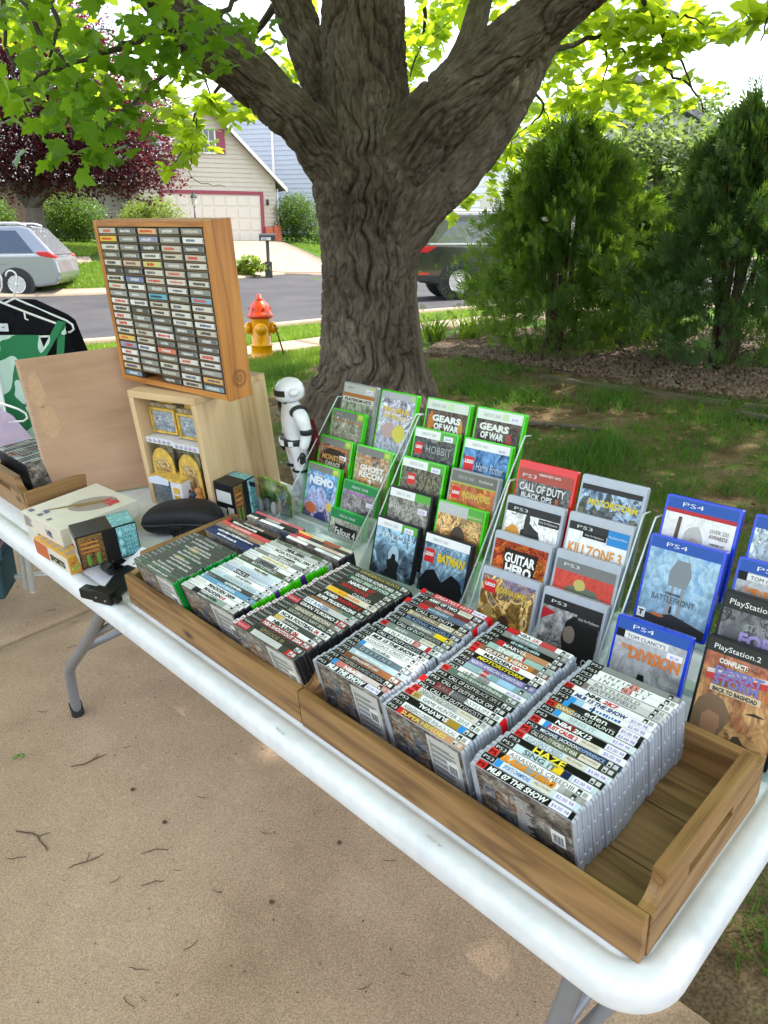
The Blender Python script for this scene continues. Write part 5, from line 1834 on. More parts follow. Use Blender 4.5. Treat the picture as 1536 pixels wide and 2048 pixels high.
        tot = (w + w2) * h_
        kx = min(1.35 * 1.0, av / tot)
        off = max(0, (av - tot * kx) * o_.get('al', .35))
        yb = y0 + hh * (1 - sz) * .5
        if o_.get('fl'):
            put_text(lt, s, tx0 + off, yb, h_, P2, li(tc), o_.get('bd', .012), o_.get('sh', 0), width=w * h_ * kx, flip=True)
        else:
            put_text(lt, s, tx0 + off, yb, h_, P2, li(tc), o_.get('bd', .012), o_.get('sh', 0), width=w * h_ * kx)
            if t2:
                put_text(lt, t2[0], tx0 + off + (w + .25) * h_ * kx, yb, h_, P2, li(t2[1]), o_.get('bd', .012), o_.get('sh', 0), width=(w2 - .25) * h_ * kx)
    if mb.f:
        mb.build('spine_print', mats, t)['kind'] = 'stuff'
    if lt.f:
        lt.build('title_lettering', lmats, t)['kind'] = 'stuff'
    if o_.get('cap'):     # coloured top corner of a red case behind clear plastic
        MB().box(-L / 2 - .0004, -L / 2 + .010, .0005, tk - .0005, H - .022, H + .0003).build('corner', ink((.60, .01, .015)), t)
        MB().box(L / 2 - .003, L / 2 + .0006, .0005, tk - .0005, H - .03, H + .0003).build('corner', ink((.60, .01, .015)), t)
    if o_.get('back'):
        bk = MB()
        bmats = [ink((.50, .50, .48)), BACKS[2], BACKS[3], ink((.70, .70, .68)), ink((.05, .05, .05))]
        w_ = x1 - x0
        kind = o_['back']
        rr = random.Random(seed)
        if kind != 1:
            bk.box(x0 + w_ * .55, x1 - .006, -.0006, -.0001, .006, H - .008, 0)
        for k in range(26 if kind != 1 else 22):
            z = H - .02 - k * .0042
            a, b = (x0 + w_ * .58, x1 - .05 * (k % 3 == 0) - .012) if kind != 1 else (x0 + .05 + w_ * .1, x1 - .06 - .01 * rr.random())
            bk.box(a, a + (b - a) * rr.uniform(.7, 1), -.0009, -.0006, z, z + .0014, 4 if kind != 1 else 0)
        for k in range(3):
            bk.box(x0 + .008 + k * .024, x0 + .029 + k * .024, -.0007, -.0001, H - .055 - .004 * k, H - .03, (2, 1, 2)[(k + seed) % 3])
            bk.box(x0 + .008 + k * .024, x0 + .029 + k * .024, -.0007, -.0001, H - .10, H - .075, (1, 2, 1)[(k + seed) % 3])
        bk.box(x1 - .034, x1 - .012, -.0011, -.0007, H * .45, H * .45 + .03, 3); [bk.box(x1 - .0315 + q * .0019, x1 - .0315 + q * .0019 + (.0011 if q % 3 else .0006), -.0013, -.0011, H * .45 + .004, H * .45 + .022, 4) for q in range(9)]
        bk.build('back_print', bmats, t)['kind'] = 'stuff'
    return t

def column(specs, where, xc, yb, pitch, lean, rot, L, tk, H, style, shell, jitter=.0012, seed0=0, z0=.0105, plastic='clear'):
    rr = random.Random(seed0)
    n = len(specs)
    for i, sp in enumerate(specs):
        bg, title, tc = sp[:3]
        o_ = sp[3] if len(sp) > 3 else {}
        if i % 5 == 0:
            gx, gl = rr.uniform(-.0035, .0035), rr.uniform(-.02, .02)
        M = T @ at(xc + gx + rr.uniform(-jitter, jitter) * 1.4 - math.sin(rot) * i * pitch, yb + i * pitch + rr.uniform(-.0002, .0002), z0 + .0004 + (rr.random() < .2) * rr.uniform(0, .002)) @ rz(rot + rr.uniform(-.012, .012)) @ rx(lean + gl * .5 + rr.uniform(-.010, .010))
        sh = o_.get('sh_m', shell)
        lab = '%s case with %s spine, %s from front in %s' % (o_.get('pl', plastic), CNAME.get(bg, 'dark'), ORD[i], where)
        spine_case(M, L, tk, H, sh, style, bg, title, tc, lab, 'game cases standing in the trays', o_, seed0 + i)

P3C = [
 (BLK, 'MLB 07 THE SHOW', WHT, dict(lg='r', st='$4.00 98', bd=.035, sh=.2, sz=.72, back=1)), (PBL, 'SPORTS CHAMPIONS', BLU, dict(mv=1, pre=1, st='$2.00 98', sh=.25, b=((.0, .5, (.62, .68, .74)),))),
 ((.30, .29, .27), 'BAJA 1000', (.70, .25, .02), dict(lg='r', bd=.05, sh=.25, sz=.9, al=.1, b=((.1, .16, BLK), (.2, .25, (.55, .55, .55)), (.62, .66, WHT), (.66, .70, BLK), (.70, .74, WHT), (.74, .8, (.4, .4, .4))))), (WHT, "ASSASSIN'S CREED", (.14, .10, .08), dict(bd=.0, t2=('III', (.1, .08, .06)))),
 ((.48, .60, .62), 'SiNG iT', (.10, .13, .15), dict(st='$2.00 98', bd=.03, sz=.75, b=((.55, .66, YEL), (.66, .74, NAV)))), (BLK, 'HAZE', (.75, .62, .05), dict(bd=.03, sz=.95)),
 ((.56, .63, .68), "ASSASSIN'S CREED", (.16, .18, .22), dict(lg='r', bd=.0, sz=.8, pre=1, st='$4.00 98')), ((.05, .05, .045), 'CALL OF DUTY', (.6, .58, .55), dict(lg='r', t2=('WORLD AT WAR', WHT), bd=.01, b=((.3, .62, OLV),), pre=1)),
 ((.03, .05, .12), 'MICHAEL JACKSON', WHT, dict(sz=.5, t2=('EXPERIENCE', (.35, .45, .65)))), (WHT, 'JUST CAUSE 2', (.45, .02, .03), dict(lg='r', mv=1, bd=.05, pre=1, st='$5.00 98')),
 (BLK, 'NBA 2K12', WHT, dict(bd=.04, sh=.15, st='$3.00 98', b=((.3, .45, DRD),))), ((.58, .66, .66), 'SiNG iT', (.35, .42, .44), dict(mv=1, st='$2.00 98', bd=.03)),
 (BLK, "DANGEROUS HUNTS", WHT, dict(lg='r', bd=.0, st='$3.00 98', b=((.1, .3, (.35, .22, .03)),))), ((.03, .03, .035), 'eden', WHT, dict(mv=1, bd=.01, sz=.9, al=.6, st='$5.00 98')),
 (WHT, '~', BLU, dict(mv=1, st='$5.00 98', b=((.1, .3, SKY), (.4, .42, BLK)))), (WHT, 'MLB 15', (.03, .06, .22), dict(bd=.05, sh=.2, t2=('THE SHOW', (.03, .06, .22)), st='$3.00 98')),
 (WHT, 'NHL', BLK, dict(lg='r', bd=.05, sh=.2, t2=('2K7', RED))), (LGY, 'BATTLEFIELD', (.10, .10, .10), dict(bd=.0, b=((.0, .2, (.2, .15, .15)),))),
 ((.62, .62, .60), 'BATTLEFIELD', (.12, .12, .11), dict(bd=.0, b=((.0, .12, (.1, .1, .1)),))), (WHT, 'I N F I N I T Y', BLK, dict(bd=.0, b=((.48, .58, (.60, .25, .22)),))), (WHT, 'I N F I N I T Y', BLK, dict(bd=.0, b=((.5, .6, (.60, .25, .22)),))), (GRY, '', WHT)]
column(P3C, 'the rightmost clear column', -.2005, .0465, .01437, R(11.3), .019, .171, .0141, .134, 'ps3', M_CLEAR, seed0=100)
P3B = [
 ((.25, .16, .12), 'SUPER HEROES', (.65, .50, .1), dict(bd=.03, b=((.14, .22, RED), (.22, .42, DRD), (.6, 1, (.50, .26, .15))), back=2)), (WHT, "ASSASSIN'S CREED IV", BLK, dict(bd=0, t2=('BLACK FLAG', GRY))),
 (BLK, 'SURVIVAL', WHT, dict(fl=1, bd=.03, b=((.0, .14, (.7, .7, .76)), (.62, .8, (.35, .22, .03)), (.8, .87, (.03, .25, .62))))), (WHT, 'BIG GAME HUNTER 2010', (.08, .08, .08), dict(lg='r', bd=0, b=((.1, .2, (.5, .36, .08)),))),
 ((.58, .58, .57), 'DRAGON AGE', (.12, .12, .12), dict(lg='r', bd=0, sz=.8, t2=('ORIGINS', (.2, .2, .2)), pre=1)), (BLK, 'CALL OF DUTY', WHT, dict(bd=.0, t2=('GHOSTS', LGY))),
 (WHT, 'ARKHAM ASYLUM', GRY, dict(bd=0, al=.9, b=((.1, .35, DRD), (.36, .55, (.12, .12, .13))), cap=1)), ((.02, .02, .02), 'CALL OF DUTY', WHT, dict(bd=0, t2=('BLACK OPS', WHT))), (BLK, 'CALL OF DUTY', WHT, dict(bd=0, t2=('BLACK OPS II', LGY))),
 ((.10, .14, .11), '~', (.45, .5, .45), dict(lg='r', bd=0)), (WHT, '~', GRY, dict(b=((.4, .55, (.3, .3, .3)),), al=.2, st='$5.00 98')), ((.22, .35, .38), 'LEGO', WHT, dict(b=((.38, .46, RED), (.6, .8, SKY)), sz=.4)),
 (PUR, 'NORTH AMERICAN ADVENTURES', WHT, dict(bd=0)), (BLK, 'MOTORSTORM', (.55, .45, .03), dict(bd=.04, sh=.2)), (WHT, 'MADDEN', BLK, dict(lg='r', bd=.04, t2=('08', RED))), (BRN, 'GUITAR HERO', WHT, dict(lg='r', bd=.02, b=((.45, .8, (.45, .16, .03)),))),
 ((.30, .44, .40), 'SNIPER', WHT, dict(bd=.03, sz=.8, b=((.6, .64, RED),))), ((.09, .07, .06), 'MARVEL', WHT, dict(b=((.2, .3, RED), (.55, .9, (.45, .22, .12))))), (BLK, '~', (.35, .5, .55), dict(bd=0)), (GRY, '~', (.4, .55, .6), dict()),
 (WHT, 'NBA', BLK, dict(b=((.0, .3, RED), (.6, .8, (.5, .06, .06))), t2=('2K', RED))), ]
column(P3B, 'the middle clear column', -.3875, .0495, .0145, R(11), .01, .171, .0141, .134, 'ps3', M_CLEAR, seed0=200)
P3A = [
 ((.03, .03, .035), 'MLB THE SHOW', WHT, dict(bd=.05, sh=.2, sz=.8, st='$3.00 98', back=3)), ((.55, .16, .14), 'NBA 2K', WHT, dict(mv=1, bd=.04, b=((.5, .9, (.62, .50, .50)),))), (BLK, 'BATTLEFIELD 3', (.55, .5, .45), dict(bd=0, t2=('LIMITED EDITION', (.4, .4, .4)))), ((.20, .08, .04), '~', LGY, dict(bd=0, b=((.4, .9, (.32, .12, .05)),))),
 ((.40, .52, .62), '~', WHT, dict(bd=0)), ((.10, .14, .18), 'D E S T I N Y', LGY, dict(bd=0)), (WHT, '~', GRY, dict(mv=1, bd=.02, al=.2)), (WHT, "ASSASSIN'S CREED III", (.2, .18, .16), dict(bd=0)), (WHT, 'MLB 15', BLK, dict(bd=.05, sh=.2, t2=('THE SHOW', BLK))), ((.02, .03, .05), 'CALL OF DUTY', WHT, dict(bd=0, t2=('GHOSTS', LGY))),
 (WHT, 'I N F I N I T Y', BLK, dict(bd=0, b=((.6, .7, (.60, .25, .22)), (.8, .86, RED)))), ((.16, .20, .19), '~', LGY, dict(lg='r', bd=0, pre=1)), ((.03, .04, .05), 'CALL OF DUTY', WHT, dict(bd=0, t2=('GHOSTS', LGY))), ((.20, .21, .19), '~', (.6, .6, .58), dict(b=((.7, .95, YEL),))),
 (NAV, 'BLAZING ANGELS', (.25, .35, .5), dict(bd=0)), ((.20, .14, .06), 'MODERN WARFARE 2', WHT, dict(bd=0, b=((.1, .2, (.45, .33, .15)),), pre=1)), (BLK, 'CALL OF DUTY', WHT, dict(bd=0)), ((.10, .14, .22), '~', (.35, .5, .6), dict(b=((.15, .3, RED),), cap=1)), (DRD, '~', (.6, .4, .35), dict(bd=0)), ((.03, .03, .03), 'ARMY OF TWO', WHT, dict(bd=.03, pre=1)), ((.50, .03, .04), 'GREATEST HITS', WHT, dict(st='$3.00 98', bd=0, cap=1))]
column(P3A, 'the leftmost clear column', -.567, .053, .0142, R(10.5), .015, .171, .0139, .134, 'ps3', M_CLEAR, seed0=300)
P2 = [
 ((.06, .075, .06), '~', LGY, dict(lg='r', b=((.3, .75, (.50, .50, .48)), (.85, .97, RED)), back=2)), ((.05, .05, .04), 'EPISODE III', (.35, .28, .14), dict(bd=0)), ((.28, .05, .05), 'NBA SHOOTOUT 2004', WHT, dict(bd=.02)), (WHT, 'NBA LIVE', BLK, dict(bd=.05, t2=('06', RED))), ((.09, .085, .08), '~', LGY, dict(b=((.25, .4, (.55, .38, .1)),))), (WHT, 'NCAA FOOTBALL', BLK, dict(bd=.04, t2=('06', RED))),
 ((.07, .08, .06), 'SOCOM 3: U.S. NAVY SEALs', (.6, .6, .55), dict(bd=0)), ((.19, .16, .13), 'GHOST RECON', (.62, .58, .5), dict(bd=.03)), ((.05, .05, .045), 'GRAN TURISMO 3', WHT, dict(bd=.02, lg='r', b=((.86, .98, RED),))), (LGY, 'DT RACER', (.10, .18, .35), dict(bd=.03, al=0, b=((.26, .5, WHT),))), ((.25, .12, .07), '~', (.45, .25, .15), dict(b=((.65, 1, (.10, .17, .14)),))), ((.03, .03, .03), 'SUPER TRUCKS RACING', WHT, dict(bd=.04, sh=.2)),
 ((.04, .04, .035), 'FORD', WHT, dict(bd=.04, sh=.2, t2=('RACING 2', RED))), ((.66, .60, .48), '~', ORG, dict(b=((.25, .55, (.72, .42, .03)),))), ((.05, .05, .04), 'CASINO', LGY, dict(bd=.03, al=.9)), ((.06, .06, .05), 'MAX PAYNE', RED, dict(bd=.04, al=.2)), ((.05, .05, .05), 'NASCAR', WHT, dict(bd=.05, sh=.2, t2=('07', RED))), ((.03, .12, .06), 'WORLD SERIES OF POKER', (.62, .68, .62), dict(bd=.02)), ((.06, .06, .05), 'OUTDOOR ADVENTURES', WHT, dict(bd=.02)), ((.07, .07, .05), 'DANGEROUS HUNTS', (.48, .38, .12), dict(bd=0))]
column(P2, 'the black case column', -.768, .034, .0150, R(13), .0, .190, .0146, .135, 'ps2', M_BLKC, seed0=400, plastic='black')
XG, XB = dict(sh_m=M_GRNC, pl='green'), dict(sh_m=M_BLKC, pl='black')
def G_(**k): return dict(XG, **k)
def B_(**k): return dict(XB, **k)
P360 = [
 ((.50, .52, .50), '~', BLK, B_(b=((.2, .32, BLK), (.5, .8, (.25, .32, .28))), back=2)), (WHT, 'MADDEN', BLK, B_(bd=.04, t2=('10', RED))), (WHT, 'MADDEN 2009', BLK, B_(bd=.04)), ((.12, .30, .50), '~', (.65, .7, .75), G_(bd=.03, sh=.2)), ((.08, .08, .09), '~', WHT, G_(bd=.04)), (PBL, "ASSASSIN'S CREED", GRY, G_(bd=0)),
 (WHT, '~', GRY, G_(bd=0)), ((.35, .42, .55), 'FORCE UNLEASHED', WHT, dict(sh_m=M_PURC, pl='violet', b=((.25, .5, BLK),))), ((.60, .66, .72), "ASSASSIN'S CREED", (.3, .4, .55), G_(bd=0)), (WHT, '~', BLK, G_(bd=.0, b=((.6, .9, (.55, .62, .68)),))), ((.10, .10, .10), 'BATTLEFIELD', WHT, G_(bd=0, t2=('3', ORG))), (WHT, 'DEFIANCE', BLK, G_(b=((.25, .6, (.2, .2, .2)),), bd=.02)), (WHT, '~', (.6, .45, .1), dict(sh_m=M_PURC, pl='violet')), ((.25, .24, .23), 'MASS EFFECT', WHT, G_(bd=.02)), (WHT, '~', BLK, G_()), (WHT, 'NCAA FOOTBALL', BLK, G_(bd=.03, t2=('2004', BLK))),
 (LGY, 'NHL 2003', BLK, G_(bd=.05)), ((.12, .15, .10), '~', LGY, dict(sh_m=M_GREYC, pl='grey'))]
column(P360, 'the bright green column', -.980, .046, .0144, R(12), .02, .190, .0144, .135, '360', M_GRNC, seed0=500, plastic='green')
DGY = (.085, .082, .08)
PX1 = [(DGY, t, (.5, .5, .48), dict(bd=0, back=3 if i == 0 else None, **({'b': ((.4, .6, (.36, .22, .08)),)} if i in (5, 8) else {}))) for i, t in enumerate(['~'] * 12 + ['TITANFALL 2'])]
column(PX1, 'the dark green column', -1.1775, .034, .0128, R(12), .012, .171, .0124, .135, 'xone', M_GRNX, seed0=600, plastic='dark green')
DV = [((.03, .05, .16), 'LAST TOWN', WHT, dict(bd=.02)), ((.03, .04, .12), 'STARFALL', WHT, dict(bd=.02)), ((.20, .17, .15), 'GALAXY', (.5, .4, .3), dict(b=((.7, .95, (.38, .2, .12)),))), ((.60, .10, .09), 'THE FUGITIVE', (.75, .5, .45), dict(bd=0)), (BLK, 'TEN LIVES', WHT, dict(bd=0, b=((.0, .06, RED),))), ((.10, .07, .05), 'OUTLAWS', (.55, .5, .42), dict(bd=.02))]
DV = [(a, '~', c, d) for a, b, c, d in DV]
column(DV, 'the film row behind dark green cases', -1.166, .225, .0148, R(12), .02, .190, .0144, .135, 'dvd', M_BLKC, seed0=650, plastic='black')
DV2 = [(WHT, '', BLK, dict(b=((.4, .55, (.12, .10, .10)), (.7, .9, (.6, .6, .6))))), ((.66, .62, .58), '', BRN, dict(b=((.0, .14, (.55, .08, .12)), (.6, .9, (.6, .42, .36))))), ((.08, .06, .06), '', LGY, dict(b=((.05, .3, RED), (.55, .75, BRN)))), ((.60, .55, .42), '', BRN, dict(b=((.0, .3, (.6, .38, .12)), (.5, .8, (.4, .1, .05)))))]
column(DV2, 'the film row behind bright green cases', -.972, .307, .0115, R(6), .03, .185, .0112, .135, 'dvd', M_BLKC, seed0=700, plastic='black')
DV3 = [(WHT, '', BLK, dict(b=((.0, .15, (.55, .55, .5)), (.2, .27, BRN), (.45, .7, (.6, .62, .66)), (.75, 1, BLK)))), ((.05, .05, .05), '', WHT, dict(b=((.3, .6, (.35, .3, .28)),))), ((.52, .12, .16), '~', (.65, .4, .4))]
column(DV3, 'the rearmost film row', -1.145, .318, .0118, R(5), .05, .180, .0114, .135, 'dvd', M_BLKC, seed0=750, plastic='black')

# ------------------------------------------------------------------ acrylic display stands with cases face on
M_ACR = glass('clear_acrylic', (.93, .97, .96), .93)
M_ACRE = clear_plastic('acrylic_edge', (.75, .82, .80), .35, .1)
STANDS = {1: (-1.404, .807, .344, .034, .152, -.056, -.065), 2: (-1.012, .741, .379, .073, .152, -.054, -.061), 3: (-.635, .615, .338, .071, .146, -.046, -.064), 4: (-.313, .629, .341, .066, .155, -.058, -.057)}
LEAN = R(19)
SNAME = {1: 'leftmost', 2: 'second', 3: 'third', 4: 'rightmost'}

def slot(sn, c, i):
    """matrix of tier i, side c (0 left, 1 right): origin at the top left front corner, x right, z up along the case"""
    x0, y0, z0, yaw, sx, dy, dz = STANDS[sn]
    a, b = c * sx, i * dy
    return T @ at(x0 + a * math.cos(yaw) - b * math.sin(yaw), y0 + a * math.sin(yaw) + b * math.cos(yaw), z0 + i * dz) @ rz(yaw) @ rx(-LEAN)

def display_case(sn, c, i, H, shell, cols, bands, texts, shapes, desc, dz=0.0, sticker=None, seed=0, name_plastic='', strip=0.0, Wc=.135, vert=.5, scale=3.2, roll=0.0, fine=(.45, 1.35)):
    """bands: (z0, z1, colour[, x0, x1]) fractions of the face; texts: (string, x, z, h, colour, opts); shapes: polygons (colour, [(x, z)...])"""
    M = slot(sn, c, i) @ at(0, 0, dz - H) @ ry(roll)
    side = 'left' if c == 0 else 'right'
    lab = '%s case, %s, %s tier, %s of the %s stand' % (name_plastic, desc.split(' ', 1)[1] if desc.split(' ', 1)[0] in ('a', 'an') else desc, ORD[i], side, SNAME[sn])
    t = thing('displayed_game_case', lab, 'game case', M, 'cases shown on the clear stands')
    tk = .0142
    mb = MB()
    poly = rrect(0, Wc, 0, H, .005, 3)
    mb.prism(poly, 0, tk * .48, 'y'); mb.prism(poly, tk * .52, tk, 'y')
    mb.prism(rrect(.001, Wc - .001, .001, H - .001, .004, 1), tk * .48, tk * .52, 'y')
    mb.build('case_shell', shell, t, bevel=.0009, seg=1)
    mx0, mx1, mz0, mz1 = .0045, Wc - .0055, .004, H - .004 - strip
    am = art('cover_art_%d' % seed, cols, scale * .8, vert, 1.6, fine=fine, crisp=fine[0] < .65)
    MB().quad((mx0, -.0004, mz0), (mx1, -.0004, mz0), (mx1, -.0004, mz1), (mx0, -.0004, mz1)).build('cover_picture', am, t)
    mats = []
    def mi(cc):
        m = ink(cc)
        if m not in mats:
            mats.append(m)
        return mats.index(m)
    w, h = mx1 - mx0, mz1 - mz0
    X = lambda f: mx0 + w * f
    Z = lambda f: mz0 + h * f
    if True:
        sb = MB()
        smats = []
        for q, (cc, pts) in enumerate(shapes):
            m = ink(cc)
            if m not in smats: smats.append(m)
            if len(pts) == 4 and isinstance(pts[0], (int, float)):
                cx, cz, a, b = pts
                rr = random.Random(seed * 31 + q)
                pts = [(cx + a * math.cos(R(k * 24)) * rr.uniform(.88, 1.1), cz + b * math.sin(R(k * 24)) * rr.uniform(.88, 1.1)) for k in range(15)]
            y = -.0005 - .00004 * q
            sb.add([(X(min(1, max(0, px))), y, Z(min(1, max(0, pz)))) for px, pz in pts], [tuple(range(len(pts)))], smats.index(m))
        if sb.f:
            sb.build('cover_shapes', smats, t)['kind'] = 'stuff'
    pr = MB()
    for b in bands:
        z0_, z1_, cc = b[:3]
        xa, xb = (b[3], b[4]) if len(b) > 3 else (0, 1)
        y = -.0008 - .00003 * len(pr.f)
        pr.quad((X(xa), y, Z(z0_)), (X(xb), y, Z(z0_)), (X(xb), y, Z(z1_)), (X(xa), y, Z(z1_)), mi(cc))
    if sticker:
        sx_, sz_ = sticker
        pr.quad((X(sx_ - .11), -.0014, Z(sz_ - .035)), (X(sx_ + .11), -.0014, Z(sz_ - .035)), (X(sx_ + .11), -.0014, Z(sz_ + .035)), (X(sx_ - .11), -.0014, Z(sz_ + .035)), mi((.74, .72, .80)))
    if pr.f:
        pr.build('cover_print', mats, t)['kind'] = 'stuff'
    tx = MB()
    tm = []
    for s, fx, fz, fh, cc, *o in texts:
        o = o[0] if o else {}
        m = ink(cc)
        if m not in tm: tm.append(m)
        put_text(tx, s, X(fx), Z(fz), h * fh, at(0, -.0017, 0) @ FRONT, tm.index(m), o.get('bd', .03), o.get('sh', 0), width=w * o['w'] if 'w' in o else None, align=o.get('al', 'C'))
    if sticker:
        m = ink((.20, .10, .42))
        if m not in tm: tm.append(m)
        put_text(tx, '$5.00', X(sticker[0]), Z(sticker[1] - .018), h * .03, at(0, -.0018, 0) @ FRONT, tm.index(m), 0, align='C')
    if tx.f:
        tx.build('cover_lettering', tm, t)['kind'] = 'stuff'
    return t

XBG = (.55, .57, .53)
DKG = (.13, .13, .125)
def xb_band(): return [(.9, 1, (.19, .19, .175)), (.9, 1, (.30, .42, .06), .8, 1), (.93, .99, (.48, .60, .12), .84, .98)]
def x360(l=True):
    return [(.89, 1, (.72, .73, .71), 0, .62), (.89, 1, (.10, .36, .06), .62, 1)] if l else [(.89, 1, (.74, .75, .73))]
def t360(c=(.45, .46, .45)): return ('XBOX 360', .16, .925, .042, c, dict(al='L', w=.36, bd=0))
def ps3b(): return [(.89, 1, (.05, .05, .055))]
def tps3(): return ('PS3', .14, .922, .045, (.72, .72, .72), dict(al='L', w=.26, bd=-.01))
LEGO = lambda x, z, s=.13: ((.60, .03, .03), [(x, z), (x + s * 1.25, z), (x + s * 1.25, z + s), (x, z + s)])
# ---- stand 1
D = display_case
D(1, 0, 0, .190, M_GREYC, [(.16, .18, .14), (.30, .32, .24), (.40, .42, .33)], [(.86, 1, (.50, .50, .46)), (.80, .86, (.40, .16, .05)), (.72, .80, (.62, .60, .55)), (.93, .99, (.5, .55, .2), .8, 1)], [('PLATINUM HITS', .5, .735, .05, (.08, .08, .08), dict(w=.85)), ('XBOX', .22, .925, .035, (.2, .24, .18), dict(w=.22, bd=0))], [], 'a silver banner and grey green picture', seed=11, name_plastic='grey', sticker=(.82, .92))
D(1, 0, 1, .190, M_GRNC, [(.12, .11, .09), (.30, .27, .22), (.42, .44, .33)], xb_band() + [(.84, .855, (.45, .15, .05))], [('XBOX', .22, .925, .035, (.4, .42, .38), dict(w=.22, bd=0))], [], 'a dim battle picture', seed=12, name_plastic='green')
D(1, 0, 2, .190, M_GRNC, [(.10, .08, .07), (.30, .14, .07), (.25, .22, .2)], xb_band() + [(.84, .86, (.50, .18, .05))], [('MONSTER', .5, .66, .085, (.55, .30, .10), dict(w=.74, bd=.03)), ('GARAGE', .5, .56, .08, (.55, .50, .42), dict(w=.5, bd=.03))], [((.06, .04, .03), (.5, .68, .42, .16))], 'an orange arched title', seed=13, name_plastic='green', sticker=(.8, .73))
D(1, 0, 3, .190, M_GRNC, [(.10, .10, .22), (.34, .30, .42), (.16, .34, .62), (.22, .44, .72)], xb_band(), [('NEMO', .5, .70, .12, (.74, .77, .80), dict(w=.8, bd=.05)), ('FINDING', .4, .83, .035, (.6, .7, .8), dict(w=.4))], [((.55, .16, .07), (.25, .30, .2, .09)), ((.62, .50, .12), (.85, .40, .1, .07)), ((.05, .06, .20), (.6, .18, .2, .1))], 'a blue undersea picture and white title', seed=14, name_plastic='green', vert=.65)
D(1, 1, 0, .190, M_GRNC, [(.42, .42, .55), (.50, .47, .62), (.46, .44, .55)], [(.9, 1, (.42, .42, .46)), (.92, .99, (.4, .55, .25), .86, .99)], [('PAC-MAN', .5, .70, .08, (.66, .46, .10), dict(w=.8, bd=.05)), ('WORLD 2', .5, .60, .07, (.66, .50, .16), dict(w=.7, bd=.05))], [((.50, .32, .34), (.35, .42, .2, .12)), ((.64, .52, .10), (.66, .40, .18, .14))], 'a pale lilac picture and yellow blobs', seed=15, name_plastic='green')
D(1, 1, 2, .190, M_GRNC, [(.16, .10, .07), (.46, .22, .06), (.34, .26, .2), (.2, .18, .16)], xb_band() + [(.84, .86, (.50, .18, .05))], [('GHOST', .52, .66, .085, (.76, .74, .72), dict(w=.72, bd=.05)), ('RECON', .52, .56, .085, (.76, .74, .72), dict(w=.72, bd=.05)), ('2', .52, .44, .1, (.76, .74, .72), dict(bd=.05))], [], 'a white title on orange haze', seed=16, name_plastic='green')
XO = [(.86, 1, (.02, .24, .07))]
TXO = ('XBOX ONE', .5, .905, .045, (.66, .72, .66), dict(w=.5, bd=0))
D(1, 1, 3, .171, M_GRNX, [(.08, .07, .08), (.22, .19, .20), (.40, .38, .38)], XO, [TXO, ('DAY ONE EDITION', .45, .80, .04, (.45, .16, .5), dict(w=.7))], [((.10, .09, .1), (.45, .35, .35, .14))], 'violet line of print', dz=-.018, seed=17, name_plastic='dark green', sticker=(.86, .70))
D(1, 1, 4, .171, M_GRNX, [(.10, .12, .09), (.24, .24, .2), (.36, .36, .30)], XO, [TXO, ('Fallout 4', .5, .60, .12, (.74, .74, .70), dict(w=.62, bd=.02))], [((.03, .03, .03), [(.16, .56), (.84, .56), (.84, .76), (.16, .76)])], 'a boxed white title on grey', dz=-.018, seed=18, name_plastic='dark green')
# ---- stand 2
D(2, 0, 0, .190, M_GRNC, [(.04, .03, .03), (.12, .08, .06), (.10, .08, .07)], [(.87, 1, (.60, .64, .58)), (.89, .98, (.50, .62, .40), .5, .66)], [('XBOX 360', .1, .91, .045, (.4, .42, .4), dict(al='L', w=.36, bd=0)), ('GEARS', .52, .72, .085, (.72, .72, .70), dict(w=.7, bd=.05)), ('OF WAR', .54, .61, .085, (.72, .72, .70), dict(w=.62, bd=.05))], [((.45, .16, .02), (.14, .62, .08, .22)), ((.50, .24, .04), (.86, .60, .07, .2)), ((.60, .40, .1), (.12, .52, .05, .1))], 'a white title between flames', seed=21, name_plastic='green')
D(2, 0, 1, .190, M_GRNC, [(.05, .05, .055), (.14, .14, .14), (.26, .27, .27)], x360(), [t360(), ('HOBBIT', .63, .70, .11, (.35, .36, .35), dict(w=.62, bd=0)), ('LEGO', .145, .735, .04, WHT, dict(w=.16, bd=.05, sh=.1))], [LEGO(.04, .66, .15)], 'a red square and grey title', seed=22, name_plastic='green', sticker=(.82, .93))
D(2, 0, 2, .190, M_GRNC, [(.04, .04, .04), (.12, .11, .08), (.16, .15, .12)], x360(), [t360(), ('LEGO', .27, .735, .04, WHT, dict(w=.16, bd=.05, sh=.1)), ('STAR', .68, .74, .06, (.28, .27, .14), dict(w=.4, bd=0)), ('WARS', .68, .66, .06, (.28, .27, .14), dict(w=.45, bd=0))], [LEGO(.17, .66, .15), ((.25, .03, .03), (.85, .3, .1, .3))], 'a red square on dark olive', seed=23, name_plastic='green', sticker=(.82, .92))
D(2, 0, 3, .190, M_BLKC, [(.10, .10, .09), (.24, .23, .20), (.30, .29, .25)], x360(), [t360(), ('DISHONORED', .48, .73, .085, (.52, .52, .48), dict(w=.86, bd=-.01))], [((.40, .39, .34), [(.30, .2), (.36, .55), (.5, .66), (.62, .56), (.68, .2), (.62, .2), (.57, .5), (.5, .58), (.42, .5), (.36, .2)])], 'a thin lettered title on grey brown', seed=24, name_plastic='black', sticker=(.85, .78))
